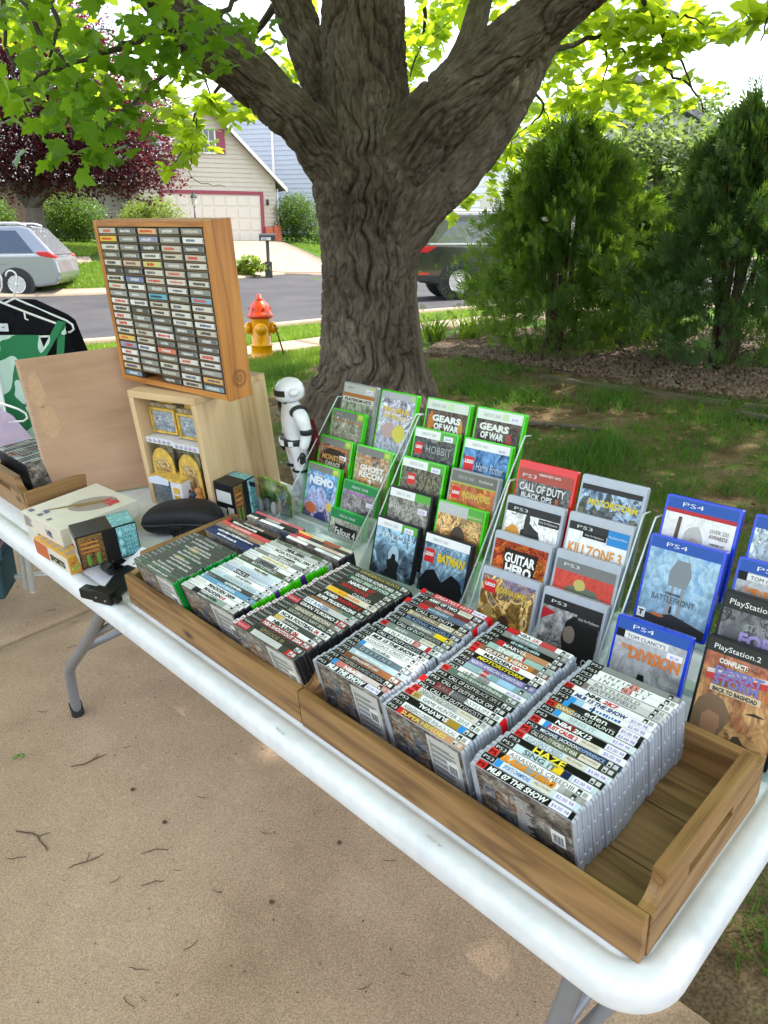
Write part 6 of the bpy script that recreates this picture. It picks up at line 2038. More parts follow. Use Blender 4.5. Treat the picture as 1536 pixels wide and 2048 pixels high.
D(2, 0, 4, .190, M_BLKC, [(.03, .03, .04), (.06, .09, .13), (.28, .46, .60), (.05, .07, .10)], x360(), [t360(), ('HALO 4', .5, .76, .085, (.70, .74, .78), dict(w=.86, bd=-.005))], [((.45, .62, .74), (.52, .55, .13, .14)), ((.03, .035, .04), [(.30, .02), (.34, .3), (.40, .36), (.36, .46), (.46, .50), (.48, .57), (.56, .57), (.58, .50), (.68, .46), (.66, .34), (.70, .28), (.74, .02), (.58, .02), (.54, .22), (.50, .02)])], 'a glowing blue picture and dark standing silhouette', seed=25, name_plastic='black', sticker=(.80, .93), fine=(.6, 1.25))
D(2, 1, 0, .190, M_GRNC, [(.03, .025, .02), (.09, .07, .06), (.07, .06, .05)], [(.87, 1, (.66, .69, .66)), (.89, .98, (.50, .62, .40), .56, .70)], [('XBOX 360', .14, .91, .045, (.4, .42, .4), dict(al='L', w=.38, bd=0)), ('GEARS', .42, .74, .085, (.70, .70, .68), dict(w=.66, bd=.05)), ('OF WAR', .40, .63, .085, (.70, .70, .68), dict(w=.52, bd=.05)), ('2', .78, .62, .10, (.45, .05, .04), dict(bd=.06))], [((.48, .26, .08), (.45, .4, .06, .2))], 'a white title and red numeral', seed=26, name_plastic='green', sticker=(.84, .93))
D(2, 1, 1, .190, M_GRNC, [(.02, .03, .08), (.04, .12, .32), (.14, .32, .60), (.03, .05, .12)], x360(False), [t360(), ('Harry Potter', .64, .62, .12, (.60, .64, .66), dict(w=.6, bd=-.01)), ('LEGO', .165, .695, .045, WHT, dict(w=.2, bd=.05, sh=.1))], [LEGO(.04, .60, .18), ((.05, .25, .1), (.82, .34, .14, .08))], 'a red square on midnight blue', seed=27, name_plastic='green', sticker=(.84, .93))
D(2, 1, 2, .190, M_GREYC, [(.35, .12, .02), (.52, .24, .04), (.45, .14, .05), (.30, .09, .06)], [(.86, 1, (.16, .155, .14)), (.84, .86, (.35, .45, .08))], [('XBOX 360', .14, .91, .045, (.45, .45, .42), dict(al='L', w=.36, bd=0)), ('PLATINUM', .62, .915, .032, (.6, .6, .55), dict(al='L', w=.3, bd=.02)), ('INDIANA JONES', .62, .68, .085, (.66, .50, .10), dict(w=.62, bd=.03, sh=.15)), ('LEGO', .15, .70, .04, WHT, dict(w=.17, bd=.05, sh=.1))], [LEGO(.05, .64, .15), ((.60, .42, .10), (.42, .4, .3, .12)), ((.03, .20, .06), (.84, .36, .13, .1))], 'an orange sunset and green round badge', seed=28, name_plastic='grey')
D(2, 1, 3, .190, M_GRNC, [(.16, .07, .03), (.42, .20, .06), (.55, .36, .16), (.40, .22, .10)], [(.86, 1, (.45, .46, .45), 0, .66), (.86, 1, (.10, .36, .06), .66, 1)], [('XBOX 360', .16, .91, .045, (.65, .66, .65), dict(al='L', w=.36, bd=0)), ('PLATINUM HITS', .83, .885, .03, (.6, .65, .3), dict(w=.3))], [((.10, .07, .05), (.5, .55, .18, .2)), ((.14, .10, .07), (.5, .32, .28, .2)), ((.42, .44, .46), (.82, .30, .12, .08))], 'a dark shaggy shape against a fiery sky', seed=29, name_plastic='green')
D(2, 1, 4, .190, M_BLKC, [(.02, .03, .05), (.08, .16, .26), (.30, .45, .55), (.10, .22, .34)], x360(False), [t360(), ('BATMAN', .64, .68, .11, (.72, .52, .03), dict(w=.62, bd=.05, sh=.15)), ('LEGO', .145, .72, .045, WHT, dict(w=.19, bd=.05, sh=.1))], [LEGO(.03, .63, .18), ((.02, .022, .03), [(.0, .38), (.12, .52), (.3, .56), (.5, .42), (.7, .56), (.9, .5), (1.0, .36), (.9, .1), (.6, .05), (.3, .05), (.05, .1)]), ((.52, .60, .64), (.2, .14, .22, .1)), ((.52, .60, .64), (.82, .12, .2, .1)), ((.45, .06, .04), (.72, .16, .1, .08))], 'a yellow title over dark sweeping shapes', seed=30, name_plastic='black')
# ---- stand 3
CL = M_CLEAR
D(3, 0, 0, .171, M_CLEARR, [(.05, .05, .05), (.16, .16, .16), (.30, .30, .30)], [(.84, 1, (.36, .08, .06))], [('PS3', .08, .88, .055, (.7, .66, .66), dict(al='L', w=.26, bd=-.01)), ('GREATEST HITS', .58, .94, .03, (.7, .6, .6), dict(w=.4)), ('CALL OF DUTY', .48, .70, .11, (.66, .66, .66), dict(w=.86, bd=.02)), ('BLACK OPS', .40, .60, .075, (.70, .70, .70), dict(w=.58, bd=.02)), ('II', .78, .60, .075, (.5, .12, .05), dict(bd=.05))], [], 'a white title on grey smoke', seed=31, name_plastic='red', strip=.012, vert=.2)
D(3, 0, 1, .171, CL, [(.40, .24, .10), (.62, .60, .55), (.74, .74, .72), (.72, .73, .74)], ps3b() + [(.80, .88, (.05, .05, .05), .62, 1)], [tps3(), ('Only On PlayStation', .8, .83, .03, (.6, .6, .6), dict(w=.34, bd=0))], [((.55, .25, .04), (.16, .5, .16, .22)), ((.66, .50, .10), (.1, .4, .1, .12)), ((.05, .05, .05), (.5, .52, .2, .24)), ((.06, .06, .06), (.42, .75, .05, .2)), ((.45, .42, .3), (.8, .42, .16, .1))], 'a dark machine shape and orange smoke', seed=32, name_plastic='clear', strip=.012, fine=(.6, 1.2))
D(3, 0, 2, .171, CL, [(.55, .20, .02), (.62, .34, .03), (.50, .06, .02), (.25, .05, .03)], [], [('GUITAR', .52, .72, .13, (.76, .76, .74), dict(w=.58, bd=.04)), ('HERO', .52, .56, .14, (.76, .76, .74), dict(w=.5, bd=.05))], [((.04, .02, .02), [(.24, .50), (.8, .50), (.84, .90), (.2, .90)])], 'a white jagged title on flames', seed=33, name_plastic='clear', strip=.012)
D(3, 0, 3, .171, CL, [(.30, .14, .05), (.50, .26, .06), (.52, .34, .12), (.24, .20, .34)], [], [('INDIANA JONES', .58, .80, .085, (.66, .46, .06), dict(w=.6, bd=.03, sh=.15)), ('2', .90, .73, .08, (.66, .50, .1), dict(bd=.04)), ('LEGO', .165, .85, .045, WHT, dict(w=.2, bd=.05, sh=.1))], [LEGO(.05, .76, .18), ((.10, .05, .03), (.52, .34, .12, .16)), ((.36, .42, .5), (.62, .18, .12, .14)), ((.42, .28, .10), (.2, .5, .1, .1))], 'an orange desert picture and red square', seed=34, name_plastic='clear', strip=.012)
D(3, 1, 0, .171, CL, [(.10, .09, .06), (.24, .20, .13), (.22, .30, .40), (.07, .11, .24)], [(.93, 1, (.05, .05, .05))], [('MOTORSTORM', .56, .74, .085, (.62, .50, .04), dict(w=.82, bd=.03, sh=.1))], [((.28, .25, .17), [(0, .3), (.1, .56), (.3, .6), (.36, .3)]), ((.24, .2, .13), [(.6, .3), (.75, .55), (.95, .66), (1, .3)]), ((.08, .08, .07), (.56, .42, .06, .05))], 'a yellow title over rocky desert', seed=35, name_plastic='clear', strip=.014)
D(3, 1, 1, .171, CL, [(.70, .70, .72), (.74, .74, .76), (.76, .76, .78)], ps3b() + [(.82, .9, (.03, .03, .03), .25, .65), (.80, 1, (.03, .22, .52), .66, 1)], [tps3(), ('Only On PlayStation', .45, .845, .03, (.6, .6, .6), dict(w=.32, bd=0)), ('PlayStation.Move', .83, .90, .03, (.7, .74, .8), dict(w=.3, bd=0)), ('KILLZONE 3', .50, .58, .15, (.62, .26, .04), dict(w=.9, bd=.02))], [((.14, .12, .11), (.32, .46, .14, .07)), ((.32, .04, .03), (.66, .42, .1, .05))], 'an orange title on white', seed=36, name_plastic='clear', strip=.014, vert=.3, fine=(.85, 1.1))
D(3, 1, 2, .171, CL, [(.45, .05, .04), (.52, .07, .05), (.50, .06, .05)], [(.86, 1, (.17, .17, .17))], [tps3(), ('SKYLANDERS', .52, .34, .12, (.55, .68, .78), dict(w=.62, bd=.05))], [((.12, .14, .10), (.5, .56, .32, .16)), ((.45, .38, .12), (.45, .72, .1, .08)), ((.10, .22, .3), (.78, .52, .12, .1)), ((.5, .5, .42), (.36, .54, .08, .06))], 'a busy picture on bright red', seed=37, name_plastic='clear', strip=.014, fine=(.8, 1.2))
D(3, 1, 3, .171, CL, [(.05, .05, .05), (.16, .16, .16), (.34, .34, .34), (.45, .45, .45)], [(.87, 1, (.04, .04, .04)), (.76, .87, (.04, .04, .04), .6, 1)], [tps3(), ('Only On PlayStation', .8, .81, .035, (.6, .6, .6), dict(w=.34, bd=0)), ('MEDAL OF', .68, .24, .10, (.60, .60, .60), dict(w=.54, bd=0)), ('HONOR', .68, .12, .12, (.60, .60, .60), dict(w=.56, bd=.02))], [((.03, .03, .03), [(.42, 0), (.48, .3), (.40, .5), (.44, .74), (.55, .84), (.72, .8), (.98, .76), (1, 0)]), ((.20, .17, .14), (.52, .58, .10, .12)), ((.42, .02, .03), [(.0, .66), (.02, .84), (.24, .80)])], 'a grey picture of a dark hooded outline', seed=38, name_plastic='clear', strip=.012)
# ---- stand 4
def ps4(): return [(.88, 1, (.03, .09, .36))]
TP4 = ('PS4', .22, .918, .05, (.72, .74, .78), dict(al='L', w=.3, bd=-.01))
D(4, 0, 0, .171, M_BLUC, [(.66, .65, .64), (.72, .71, .70), (.74, .73, .72)], ps4() + [(.835, .88, (.42, .03, .04))], [TP4, ('OVER 250', .80, .70, .045, (.2, .16, .14), dict(w=.26, bd=0)), ('AWARDS', .80, .64, .045, (.2, .16, .14), dict(w=.26, bd=.02)), ('WINNER OF', .80, .57, .022, (.1, .1, .1), dict(w=.2)), ('GOLDEN', .84, .51, .03, WHT, dict(w=.16)), ('AWARDS', .84, .47, .03, WHT, dict(w=.16))], [((.04, .04, .04), [(.68, .45), (.98, .45), (.98, .56), (.68, .56)]), ((.13, .09, .07), [(.16, .3), (.2, .8), (.25, .8), (.24, .3)]), ((.46, .44, .42), (.45, .55, .15, .18)), ((.42, .34, .29), (.48, .48, .1, .12))], 'a white cover and red stripe', seed=41, name_plastic='blue', vert=.2, fine=(.85, 1.1))
D(4, 0, 1, .171, M_BLUC, [(.06, .06, .07), (.20, .32, .44), (.36, .52, .66), (.08, .26, .55)], ps4(), [TP4, ('STAR WARS', .46, .40, .025, (.05, .05, .06), dict(w=.22, bd=.04)), ('BATTLEFRONT', .48, .31, .075, (.08, .09, .10), dict(w=.62, bd=-.005)), ('T', .07, .09, .06, (.05, .05, .05), dict(bd=.05))], [((.20, .22, .24), [(.36, .5), (.34, .66), (.42, .8), (.6, .8), (.66, .66), (.62, .5)]), ((.24, .26, .28), [(.38, .16), (.42, .5), (.46, .5), (.45, .16)]), ((.24, .26, .28), [(.55, .16), (.56, .5), (.6, .5), (.62, .16)]), ((.05, .05, .055), [(0, .0), (0, .12), (.3, .14), (.5, .19), (.8, .14), (1, .1), (1, 0)]), ((.45, .14, .05), (.3, .14, .1, .02)), ((.05, .05, .06), (.47, .23, .02, .05)), ((.7, .7, .7), [(.01, .06), (.13, .06), (.13, .17), (.01, .17)])], 'a cloudy blue sky over dark ground', seed=42, name_plastic='blue', fine=(.72, 1.2))
def division(c, i, seed, extra=''):
    D(4, c, i, .171, M_BLUC, [(.06, .06, .065), (.22, .23, .24), (.44, .45, .47), (.40, .42, .44)], ps4() + [(.80, .87, (.70, .70, .70), .1, .75), (.79, .88, (.02, .02, .025), 0, .12)], [TP4, ("TOM CLANCY'S", .44, .81, .045, (.08, .08, .08), dict(w=.55, bd=.0)), ('THE', .18, .68, .05, (.62, .20, .05), dict(w=.16, bd=.04)), ('DIVISION', .60, .60, .13, (.62, .20, .05), dict(w=.72, bd=.04))],
      [((.03, .03, .03), [(.08, .0), (.06, .22), (.12, .30), (.14, .37), (.2, .37), (.22, .30), (.28, .22), (.27, 0)]), ((.025, .025, .03), [(.34, .0), (.33, .28), (.40, .36), (.43, .45), (.51, .45), (.54, .36), (.62, .28), (.61, 0)]), ((.05, .05, .055), [(.74, .06), (.73, .2), (.78, .25), (.8, .3), (.84, .3), (.86, .25), (.9, .2), (.9, .06)])], 'an orange title above three dark silhouettes' + extra, seed=seed, name_plastic='blue', sticker=(.86, .76) if c == 0 else None, fine=(.72, 1.15))
division(0, 3, 43)
D(4, 1, 0, .171, M_BLUC, [(.34, .34, .36), (.50, .52, .54), (.48, .58, .64), (.42, .56, .66)], ps4(), [TP4], [], 'a pale misty sky', seed=44, name_plastic='blue')
division(1, 1, 45, ', hidden')
P2B = lambda: [(.86, 1, (.05, .052, .05))]
D(4, 1, 2, .190, M_BLKC, [(.05, .05, .055), (.16, .16, .17), (.20, .20, .21)], P2B(), [('PlayStation.2', .06, .905, .055, (.72, .72, .70), dict(al='L', w=.62, bd=0)), ('STAR WARS', .62, .70, .07, (.30, .30, .32), dict(w=.6, bd=0)), ('FORCE', .62, .56, .12, (.30, .24, .48), dict(w=.7, bd=.05)), ('UNLEASHED', .62, .48, .05, (.5, .5, .52), dict(w=.6, bd=0))], [((.12, .12, .13), (.16, .5, .13, .22))], 'a violet title on black', dz=.018, seed=46, name_plastic='black')
D(4, 1, 3, .190, M_BLKC, [(.30, .16, .08), (.48, .28, .12), (.42, .14, .08), (.06, .06, .06)], [(.88, 1, (.05, .052, .05))], [('PlayStation.2', .08, .915, .05, (.72, .72, .70), dict(al='L', w=.58, bd=0)), ('CONFLICT:', .36, .80, .045, (.72, .70, .66), dict(w=.36, bd=.04)), ('DESERT', .46, .69, .08, (.18, .17, .38), dict(w=.6, bd=.05)), ('STORM', .44, .60, .08, (.18, .17, .38), dict(w=.56, bd=.05)), ('II', .88, .60, .15, (.48, .14, .04), dict(bd=.06)), ('BACK TO BAGHDAD', .46, .535, .04, (.08, .06, .05), dict(w=.56, bd=.03))],
  [((.46, .05, .05), [(.06, .62), (1, .70), (1, .76), (.06, .68)]), ((.55, .50, .48), [(.06, .68), (1, .76), (1, .80), (.06, .72)]), ((.60, .50, .33), [(.14, .525), (.78, .525), (.78, .585), (.14, .585)]), ((.20, .13, .08), [(.0, .0), (.0, .30), (.04, .42), (.16, .50), (.34, .48), (.44, .38), (.46, .28), (.40, .18), (.36, .05), (.3, 0)]), ((.34, .19, .11), [(.14, .12), (.12, .28), (.2, .34), (.34, .32), (.37, .22), (.32, .1)]), ((.06, .045, .035), [(.0, .0), (.0, .1), (.14, .14), (.32, .07), (.36, 0)]), ((.08, .06, .05), [(.62, .42), (.74, .455), (.88, .44), (.8, .425)]), ((.10, .07, .05), [(.5, .06), (.56, .18), (.62, .2), (.70, .14), (.98, .08), (.98, .05), (.7, .09)])], 'a helmeted soldier under a violet title', dz=.018, seed=47, name_plastic='black', scale=2.2)

# the stands themselves
for sn, (x0, y0, z0, yaw, sx, dy, dz) in STANDS.items():
    n = 5 if sn in (1, 2) else 4
    hc = .190 if sn < 3 else .171
    st_ = thing('display_stand', ['', 'clear acrylic tiered stand at the left, filled with green cases', 'clear acrylic tiered stand of mostly green and white labelled cases', 'clear acrylic tiered stand of clear and red cases', 'clear acrylic tiered stand of blue cases at the right'][sn], 'display stand', T @ at(x0, y0, 0) @ rz(yaw), 'clear acrylic stands')
    # local: x right, y back (dy negative goes to the front)
    for j in range(n):
        yb = j * dy - hc * math.sin(LEAN) - .002
        zb = max(.006, z0 + j * dz - hc * math.cos(LEAN) - .001)
        MB().box(-.006, 2 * sx - .006, yb - .012, yb + .03, zb - .0035, zb - .0008).build('shelf', M_ACR, st_)
        MB().box(-.006, 2 * sx - .006, yb - .0145, yb - .0122, zb - .0035, zb + .011).build('front_lip', M_ACR, st_)
    for xx in (-.0095, 2 * sx - .0055):
        a = (0 * dy - .02, z0 - .05)
        b = ((n - 1) * dy - hc * math.sin(LEAN) - .02, .004)
        c_ = (.0, .004)
        e = MB()
        e.prism([(b[0], b[1]), (b[0] + .10, b[1]), (a[0] + .03, a[1] - .03), (a[0] + .02, a[1]), (a[0] - .01, a[1] + .006)], xx, xx + .003, 'x')
        e.build('side_panel', M_ACR, st_)
        MB().tube([(xx + .0015, b[0], b[1] + .004), (xx + .0015, a[0] - .014, a[1]), (xx + .0015, a[0] - .006, a[1] + .008), (xx + .0015, a[0] + .02, a[1] + .002)], .0019, 6).build('polished_edge', M_ACRE, st_)

# ------------------------------------------------------------------ pale wooden box and cassette rack
POP = ((.36, .22, .10), (.54, .36, .185), (.64, .46, .26))
M_POPZ = wood('pale_poplar_upright', *POP, 2, .7, .55, 7, False)
M_POPX = wood('pale_poplar_flat', *POP, 0, .7, .55, 7, False)
OAK = ((.24, .078, .014), (.42, .160, .032), (.52, .22, .05))
M_OAKZ = wood('honey_oak_upright', *OAK, 2, 1.0, .42, 8, False)
M_OAKX = wood('honey_oak_flat', *OAK, 0, 1.0, .42, 8, False)
BXM = T @ at(-1.555, .400, .002) @ rz(R(11.5)) @ ry(R(-1.5))
BWd, BD, BH, bt_ = .285, .285, .366, .021
box = thing('wooden_box', 'pale open fronted wooden box standing under the cassette rack', 'box', BXM)
MB().box(-bt_, 0, 0, BD, 0, BH - bt_).build('side_panel', M_POPZ, box, bevel=.0015)
MB().box(-BWd, -BWd + bt_, 0, BD, 0, BH - bt_).build('side_panel', M_POPZ, box, bevel=.0015)
MB().box(-BWd, 0, 0, BD, BH - bt_ + .0003, BH).build('top_panel', M_POPX, box, bevel=.0015)
MB().box(-BWd + bt_, -bt_, .0, BD, 0, bt_).build('bottom_panel', M_POPX, box, bevel=.0015)
MB().box(-BWd + bt_, -bt_, BD - .008, BD - .001, bt_, BH - bt_).build('back_panel', M_POPZ, box)

RKM = T @ at(-1.44, .435, .3705) @ rz(R(6.2)) @ rx(R(-1))
RW_, RD, RH, rt = .500, .078, .452, .016
rack = thing('cassette_rack', 'honey coloured wooden cassette rack full of tapes on the pale box', 'rack', RKM)
MB().box(-rt, 0, 0, RD, 0, RH).build('side_panel', M_OAKZ, rack, bevel=.002)
MB().box(-RW_, -RW_ + rt, 0, RD, 0, RH).build('side_panel', M_OAKZ, rack, bevel=.002)
MB().box(-RW_ + rt, -rt, 0, RD, RH - rt, RH - .0004).build('top_panel', M_OAKX, rack, bevel=.001)
MB().box(-RW_ + rt, -rt, 0, RD, .0004, rt).build('bottom_panel', M_OAKX, rack, bevel=.001)
MB().box(-RW_ + rt, -rt, RD - .008, RD - .002, rt, RH - rt).build('back_panel', plain('black_liner', (.012, .011, .01), .7), rack)
NC, NR = 5, 20
cw = (RW_ - 2 * rt) / NC
ch = (RH - 2 * rt) / NR
M_DIV = plain('dark_divider', (.02, .014, .01), .6)
for c in range(1, NC):
    x = -RW_ + rt + c * cw
    MB().box(x - .0022, x + .0022, .004, RD - .009, rt, RH - rt).build('divider', M_DIV, rack)
M_SLAT = wood('rack_slat', (.10, .05, .02), (.16, .08, .03), (.22, .11, .04), 0, 1, .6, 6, False)
for r_i in range(1, NR):
    z = rt + r_i * ch
    for c in range(NC):
        x = -RW_ + rt + c * cw
        MB().box(x + .0024, x + cw - .0024, .003, RD - .009, z - .0011, z + .0011).build('slat', M_SLAT, rack)
# burnt round emblem on the side
em = MB()
def ring(mb, cy, cz, r0, r1, n=40, a0=0, a1=360, mi=0):
    for i in range(n):
        a, b = R(a0 + (a1 - a0) * i / n), R(a0 + (a1 - a0) * (i + 1) / n)
        mb.quad((.0004, cy + r0 * math.cos(a), cz + r0 * math.sin(a)), (.0004, cy + r1 * math.cos(a), cz + r1 * math.sin(a)), (.0004, cy + r1 * math.cos(b), cz + r1 * math.sin(b)), (.0004, cy + r0 * math.cos(b), cz + r0 * math.sin(b)), mi)
for q0, q1 in ((.0225, .0237), (.0165, .0175), (.0098, .0106)):
    ring(em, .039, .055, q0, q1)
for k in range(22):
    ring(em, .039, .055, .0183, .0215, 1, k * 360 / 22, k * 360 / 22 + 8)
for k in range(7):
    ring(em, .039, .055, .003, .0088, 1, k * 51, k * 51 + 22)
em.build('burnt_emblem', plain('burnt_wood', (.10, .035, .012), .7), rack)['kind'] = 'stuff'
TAPEC = [(.30, .29, .27), (.56, .52, .44), (.15, .145, .14), (.24, .23, .20), (.60, .57, .51), (.10, .095, .09), (.48, .43, .35), (.66, .64, .60)]
TCOL = {0: 'grey', 1: 'cream', 2: 'dark grey', 3: 'stone grey', 4: 'ivory', 5: 'charcoal', 6: 'beige', 7: 'white'}
SPEC = {(1, 0): ((.62, .42, .04), 'yellow'), (8, 2): ((.12, .36, .46), 'turquoise'), (4, 2): ((.52, .50, .16), 'lime yellow'), (15, 2): ((.58, .16, .10), 'coral red'), (14, 0): ((.62, .42, .10), 'amber'), (6, 1): ((.14, .19, .34), 'blue'), (8, 4): ((.22, .34, .42), 'slate blue'), (15, 0): ((.26, .30, .40), 'steel blue'), (0, 2): ((.60, .38, .18), 'peach'), (18, 0): ((.60, .46, .28), 'sand'), (18, 4): ((.62, .36, .12), 'orange'), (19, 0): ((.16, .24, .32), 'dull blue'), (1, 2): ((.24, .24, .34), 'violet grey'), (19, 4): ((.18, .25, .30), 'dark teal'), (4, 1): ((.58, .40, .28), 'salmon')}
M_TAPECASE = plain('tape_case_black', (.02, .02, .022), .3, var=.1)
M_TAPECLR = clear_plastic('tape_case_clear', (.6, .6, .6), .7, .12)
for r_i in range(NR):
    for c in range(NC):
        if r_i == NR - 1 and c == 1:
            continue
        rr = random.Random(r_i * 7 + c)
        x = -RW_ + rt + c * cw + .0032
        z = RH - rt - (r_i + 1) * ch + .0014
        if (r_i, c) in SPEC:
            col, cn = SPEC[(r_i, c)]
        else:
            q = rr.randrange(8)
            col, cn = TAPEC[q], TCOL[q]
        t = thing('cassette_tape', '%s cassette tape, %s row from the top, %s from the left in the rack' % (cn, ORD[r_i], ORD[c]), 'cassette', RKM @ at(x, .0005 + rr.uniform(0, .002), z) @ ry(R(rr.uniform(-.6, .6))), 'cassettes in the rack')
        w_, h_ = cw - .0066, ch - .0032
        MB().box(0, w_, .0012, .060, 0, h_).build('tape_case', M_TAPECASE, t)
        cd = MB().box(.0012, w_ - .0045, 0, .0012, .0022, h_ - .0022, 0)
        dark = sum(col) < .9
        pc = [(.55, .05, .04), (.06, .06, .06), (.55, .10, .06), (.08, .10, .2), (.12, .12, .12)][rr.randrange(5)] if not dark else [(.6, .58, .54), (.55, .5, .42), (.62, .62, .6)][rr.randrange(3)]
        xx = .008 + rr.random() * .016
        end = w_ - .016 - rr.random() * .025
        hl = rr.uniform(.3, .48)
        while xx < end:
            ww = rr.uniform(.0012, .0036)
            cd.box(xx, min(end, xx + ww), -.0003, 0, h_ * (.5 - hl * rr.uniform(.35, .6)), h_ * (.5 + hl * rr.uniform(.3, .55)), 1)
            xx += ww + rr.uniform(.0005, .0016)
        cd.box(w_ - .0085, w_ - .0045, -.0003, .0, h_ * .25, h_ * .75, 2)
        cd.build('inlay_card', [ink(col, .45), ink(pc, .45), ink((.3, .3, .3), .4)], t)['kind'] = 'stuff'

# toy packets inside the box
M_GOLD = plain('gold_print', (.60, .38, .07), .4, var=.3, scale=60)
M_WCARD = plain('white_card', (.66, .65, .66), .5)
M_LILAC = plain('lilac_card', (.42, .36, .52), .5)
M_BLIST = glass('blister_plastic', (.95, .97, 1.0), .82)
M_SCENE = art('toy_scene', [(.10, .07, .05), (.30, .22, .10), (.45, .36, .22), (.55, .50, .42)], 4, .3)
M_SCENE2 = art('toy_scene_blue', [(.12, .14, .18), (.26, .30, .36), (.40, .44, .50), (.55, .56, .58)], 4, .3)
def toy_pack(lab, M, w, d, h, kind):
    t = thing('toy_package', lab, 'toy package', M, 'toy packages in the box')
    MB().box(0, w, d * .55, d, 0, h).build('backing_card', M_SCENE, t, bevel=.001, seg=1)
    MB().box(.006, w - .006, 0, d * .54, .004, h * .62).build('blister', M_BLIST, t, bevel=.006)
    hd = MB().box(-.002, w + .002, -.001, d * .54, h * .62, h * .68, 0)
    for k in range(5):
        hd.ball((w * (.15 + .175 * k), -.002, h * .65), (.007, .003, .006), 5, 1)
    hd.build('lace_band', [M_WCARD, M_LILAC], t)
    fr_ = MB()
    for q in (0,):
        a, b = w * .03, w * .97
        for (x0, x1, z0, z1) in ((a, b, h * .94, h * .965), (a, b, h * .70, h * .72), (a, a + .006, h * .72, h * .94), (b - .006, b, h * .72, h * .94)):
            fr_.box(x0, x1, d * .40, d * .52, z0, z1)
    fr_.build('window_frame', M_GOLD, t)
    MB().quad((w * .06, d * .5, h * .72), (w * .97, d * .5, h * .72), (w * .97, d * .5, h * .94), (w * .06, d * .5, h * .94)).build('window_picture', M_SCENE2, t)
    ar = MB()
    pts = [(w * (.5 + .42 * math.cos(R(a))), h * (.38 + .20 * math.sin(R(a)))) for a in range(0, 181, 15)]
    ar.prism([(w * .92, h * .05)] + pts + [(w * .08, h * .05)], -.003, -.0005, 'y')
    inn = [(w * (.5 + .30 * math.cos(R(a))), h * (.34 + .13 * math.sin(R(a)))) for a in range(0, 181, 20)]
    MB().prism([(w * .80, h * .08)] + inn + [(w * .20, h * .08)], -.0042, -.0031, 'y').build('arch_picture', art('shop_scene', [(.08, .04, .03), (.30, .16, .06), (.50, .38, .16), (.60, .54, .44)], 3.0, .3, crisp=True), t)
    ar.build('arch', M_GOLD, t)
    for k, (fx, cc, hc) in enumerate(((.36, (.30, .05, .03), .16), (.58, (.06, .08, .14), .13), (.80, (.45, .18, .06), .2))):
        f = MB().lathe([(.004, 0), (.014, .004), (.012, h * hc * .5), (.006, h * hc * .6), (.011, h * hc * .75), (.010, h * hc * .9), (.002, h * hc)], 10, 0, at(w * fx, -.012, h * .06))
        f.build('toy_figure', ink(cc, .4), t)
    tb_ = MB().prism([(w * .18, h), (w * .82, h), (w * .74, h * 1.07), (w * .26, h * 1.07)], d * .7, d * .78, 'y')
    tb_.build('hang_tab', M_GOLD, t)
    return t
toy_pack('tall gold and white toy package at the back of the pale box', BXM @ at(-.260, .012, .0225) , .116, .07, .295, 0)
toy_pack('tall gold and white toy package beside the first, right side of the pale box', BXM @ at(-.141, .010, .0225) @ rz(R(-3)), .114, .07, .288, 1)
t = thing('toy_carton', 'small gold roofed toy carton with a clear front, foot of the pale box', 'toy package', T @ at(-1.765, .318, .024) @ rz(R(14)))
MB().box(.0, .125, .012, .055, 0, .085).build('carton', M_SCENE2, t, bevel=.001, seg=1)
MB().box(.085, .13, 0, .058, 0, .088).build('side_card', [M_WCARD], t, bevel=.001, seg=1)
MB().box(.003, .083, 0, .011, .004, .072).build('clear_front', M_BLIST, t, bevel=.003)
MB().prism([(-.004, .0845), (.132, .0885), (.132, .096), (-.004, .092)], -.002, .06, 'y').build('roof_flap', M_GOLD, t)
MB().prism([(.0, .072), (.082, .074), (.082, .092), (.04, .101), (.0, .090)], -.0035, -.0021, 'y').build('gable_print', ink((.58, .62, .72)), t)
MB().box(.095, .12, -.0012, -.0001, .012, .045).box(.095, .12, -.0012, -.0001, .052, .07).build('label_print', M_GOLD, t)

# ------------------------------------------------------------------ tan board leaning on the crate
M_HARD = mottled('tan_hardboard', [(.36, .215, .125), (.43, .262, .16), (.47, .295, .185)], 3, .6, .25, 240, stretch=(1, 1, 6))
bp0, bp1 = Vector((-2.10, .138, .003)), Vector((-1.955, .382, .003))
bd = (bp1 - bp0)
wl = .40
board = MB().box(0, wl, 0, .005, 0, .452)
bo = board.build('hardboard_sheet', M_HARD, bevel=.001, seg=1)
yaw_b = math.atan2(bd.y, bd.x)
bo.matrix_world = T @ at(*bp0) @ rz(yaw_b) @ rx(R(-4)) @ ry(R(-1))
tag(bo, 'tan sheet of hardboard with torn tape marks standing left of the pale box', 'board')
tp = MB()
rr = random.Random(4)
for (xa, xb, za, zb) in ((.014, .065, .30, .415), (.022, .085, .20, .31)):
    n = 14
    pts = []
    for k in range(n):
        a = 2 * math.pi * k / n
        pts.append(((xa + xb) / 2 + (xb - xa) / 2 * math.cos(a) * rr.uniform(.7, 1.1), (za + zb) / 2 + (zb - za) / 2 * math.sin(a) * rr.uniform(.8, 1.1)))
    tp.add([(x, -.0004, z) for x, z in pts], [tuple(range(n))])
tpo = tp.build('tape_residue', plain('tape_residue', (.47, .295, .185), .08, coat=.8, var=.10, scale=90), bo)
ed = MB()
for k in range(70):
    z = .006 + k * .0063
    ed.quad((.0, -.0005, z), (.006 + .004 * rr.random(), -.0005, z), (.006 + .004 * rr.random(), -.0005, z + .003), (0, -.0005, z + .003))
ed.build('frayed_edge', plain('frayed_fibre', (.55, .42, .32), .8), bo)

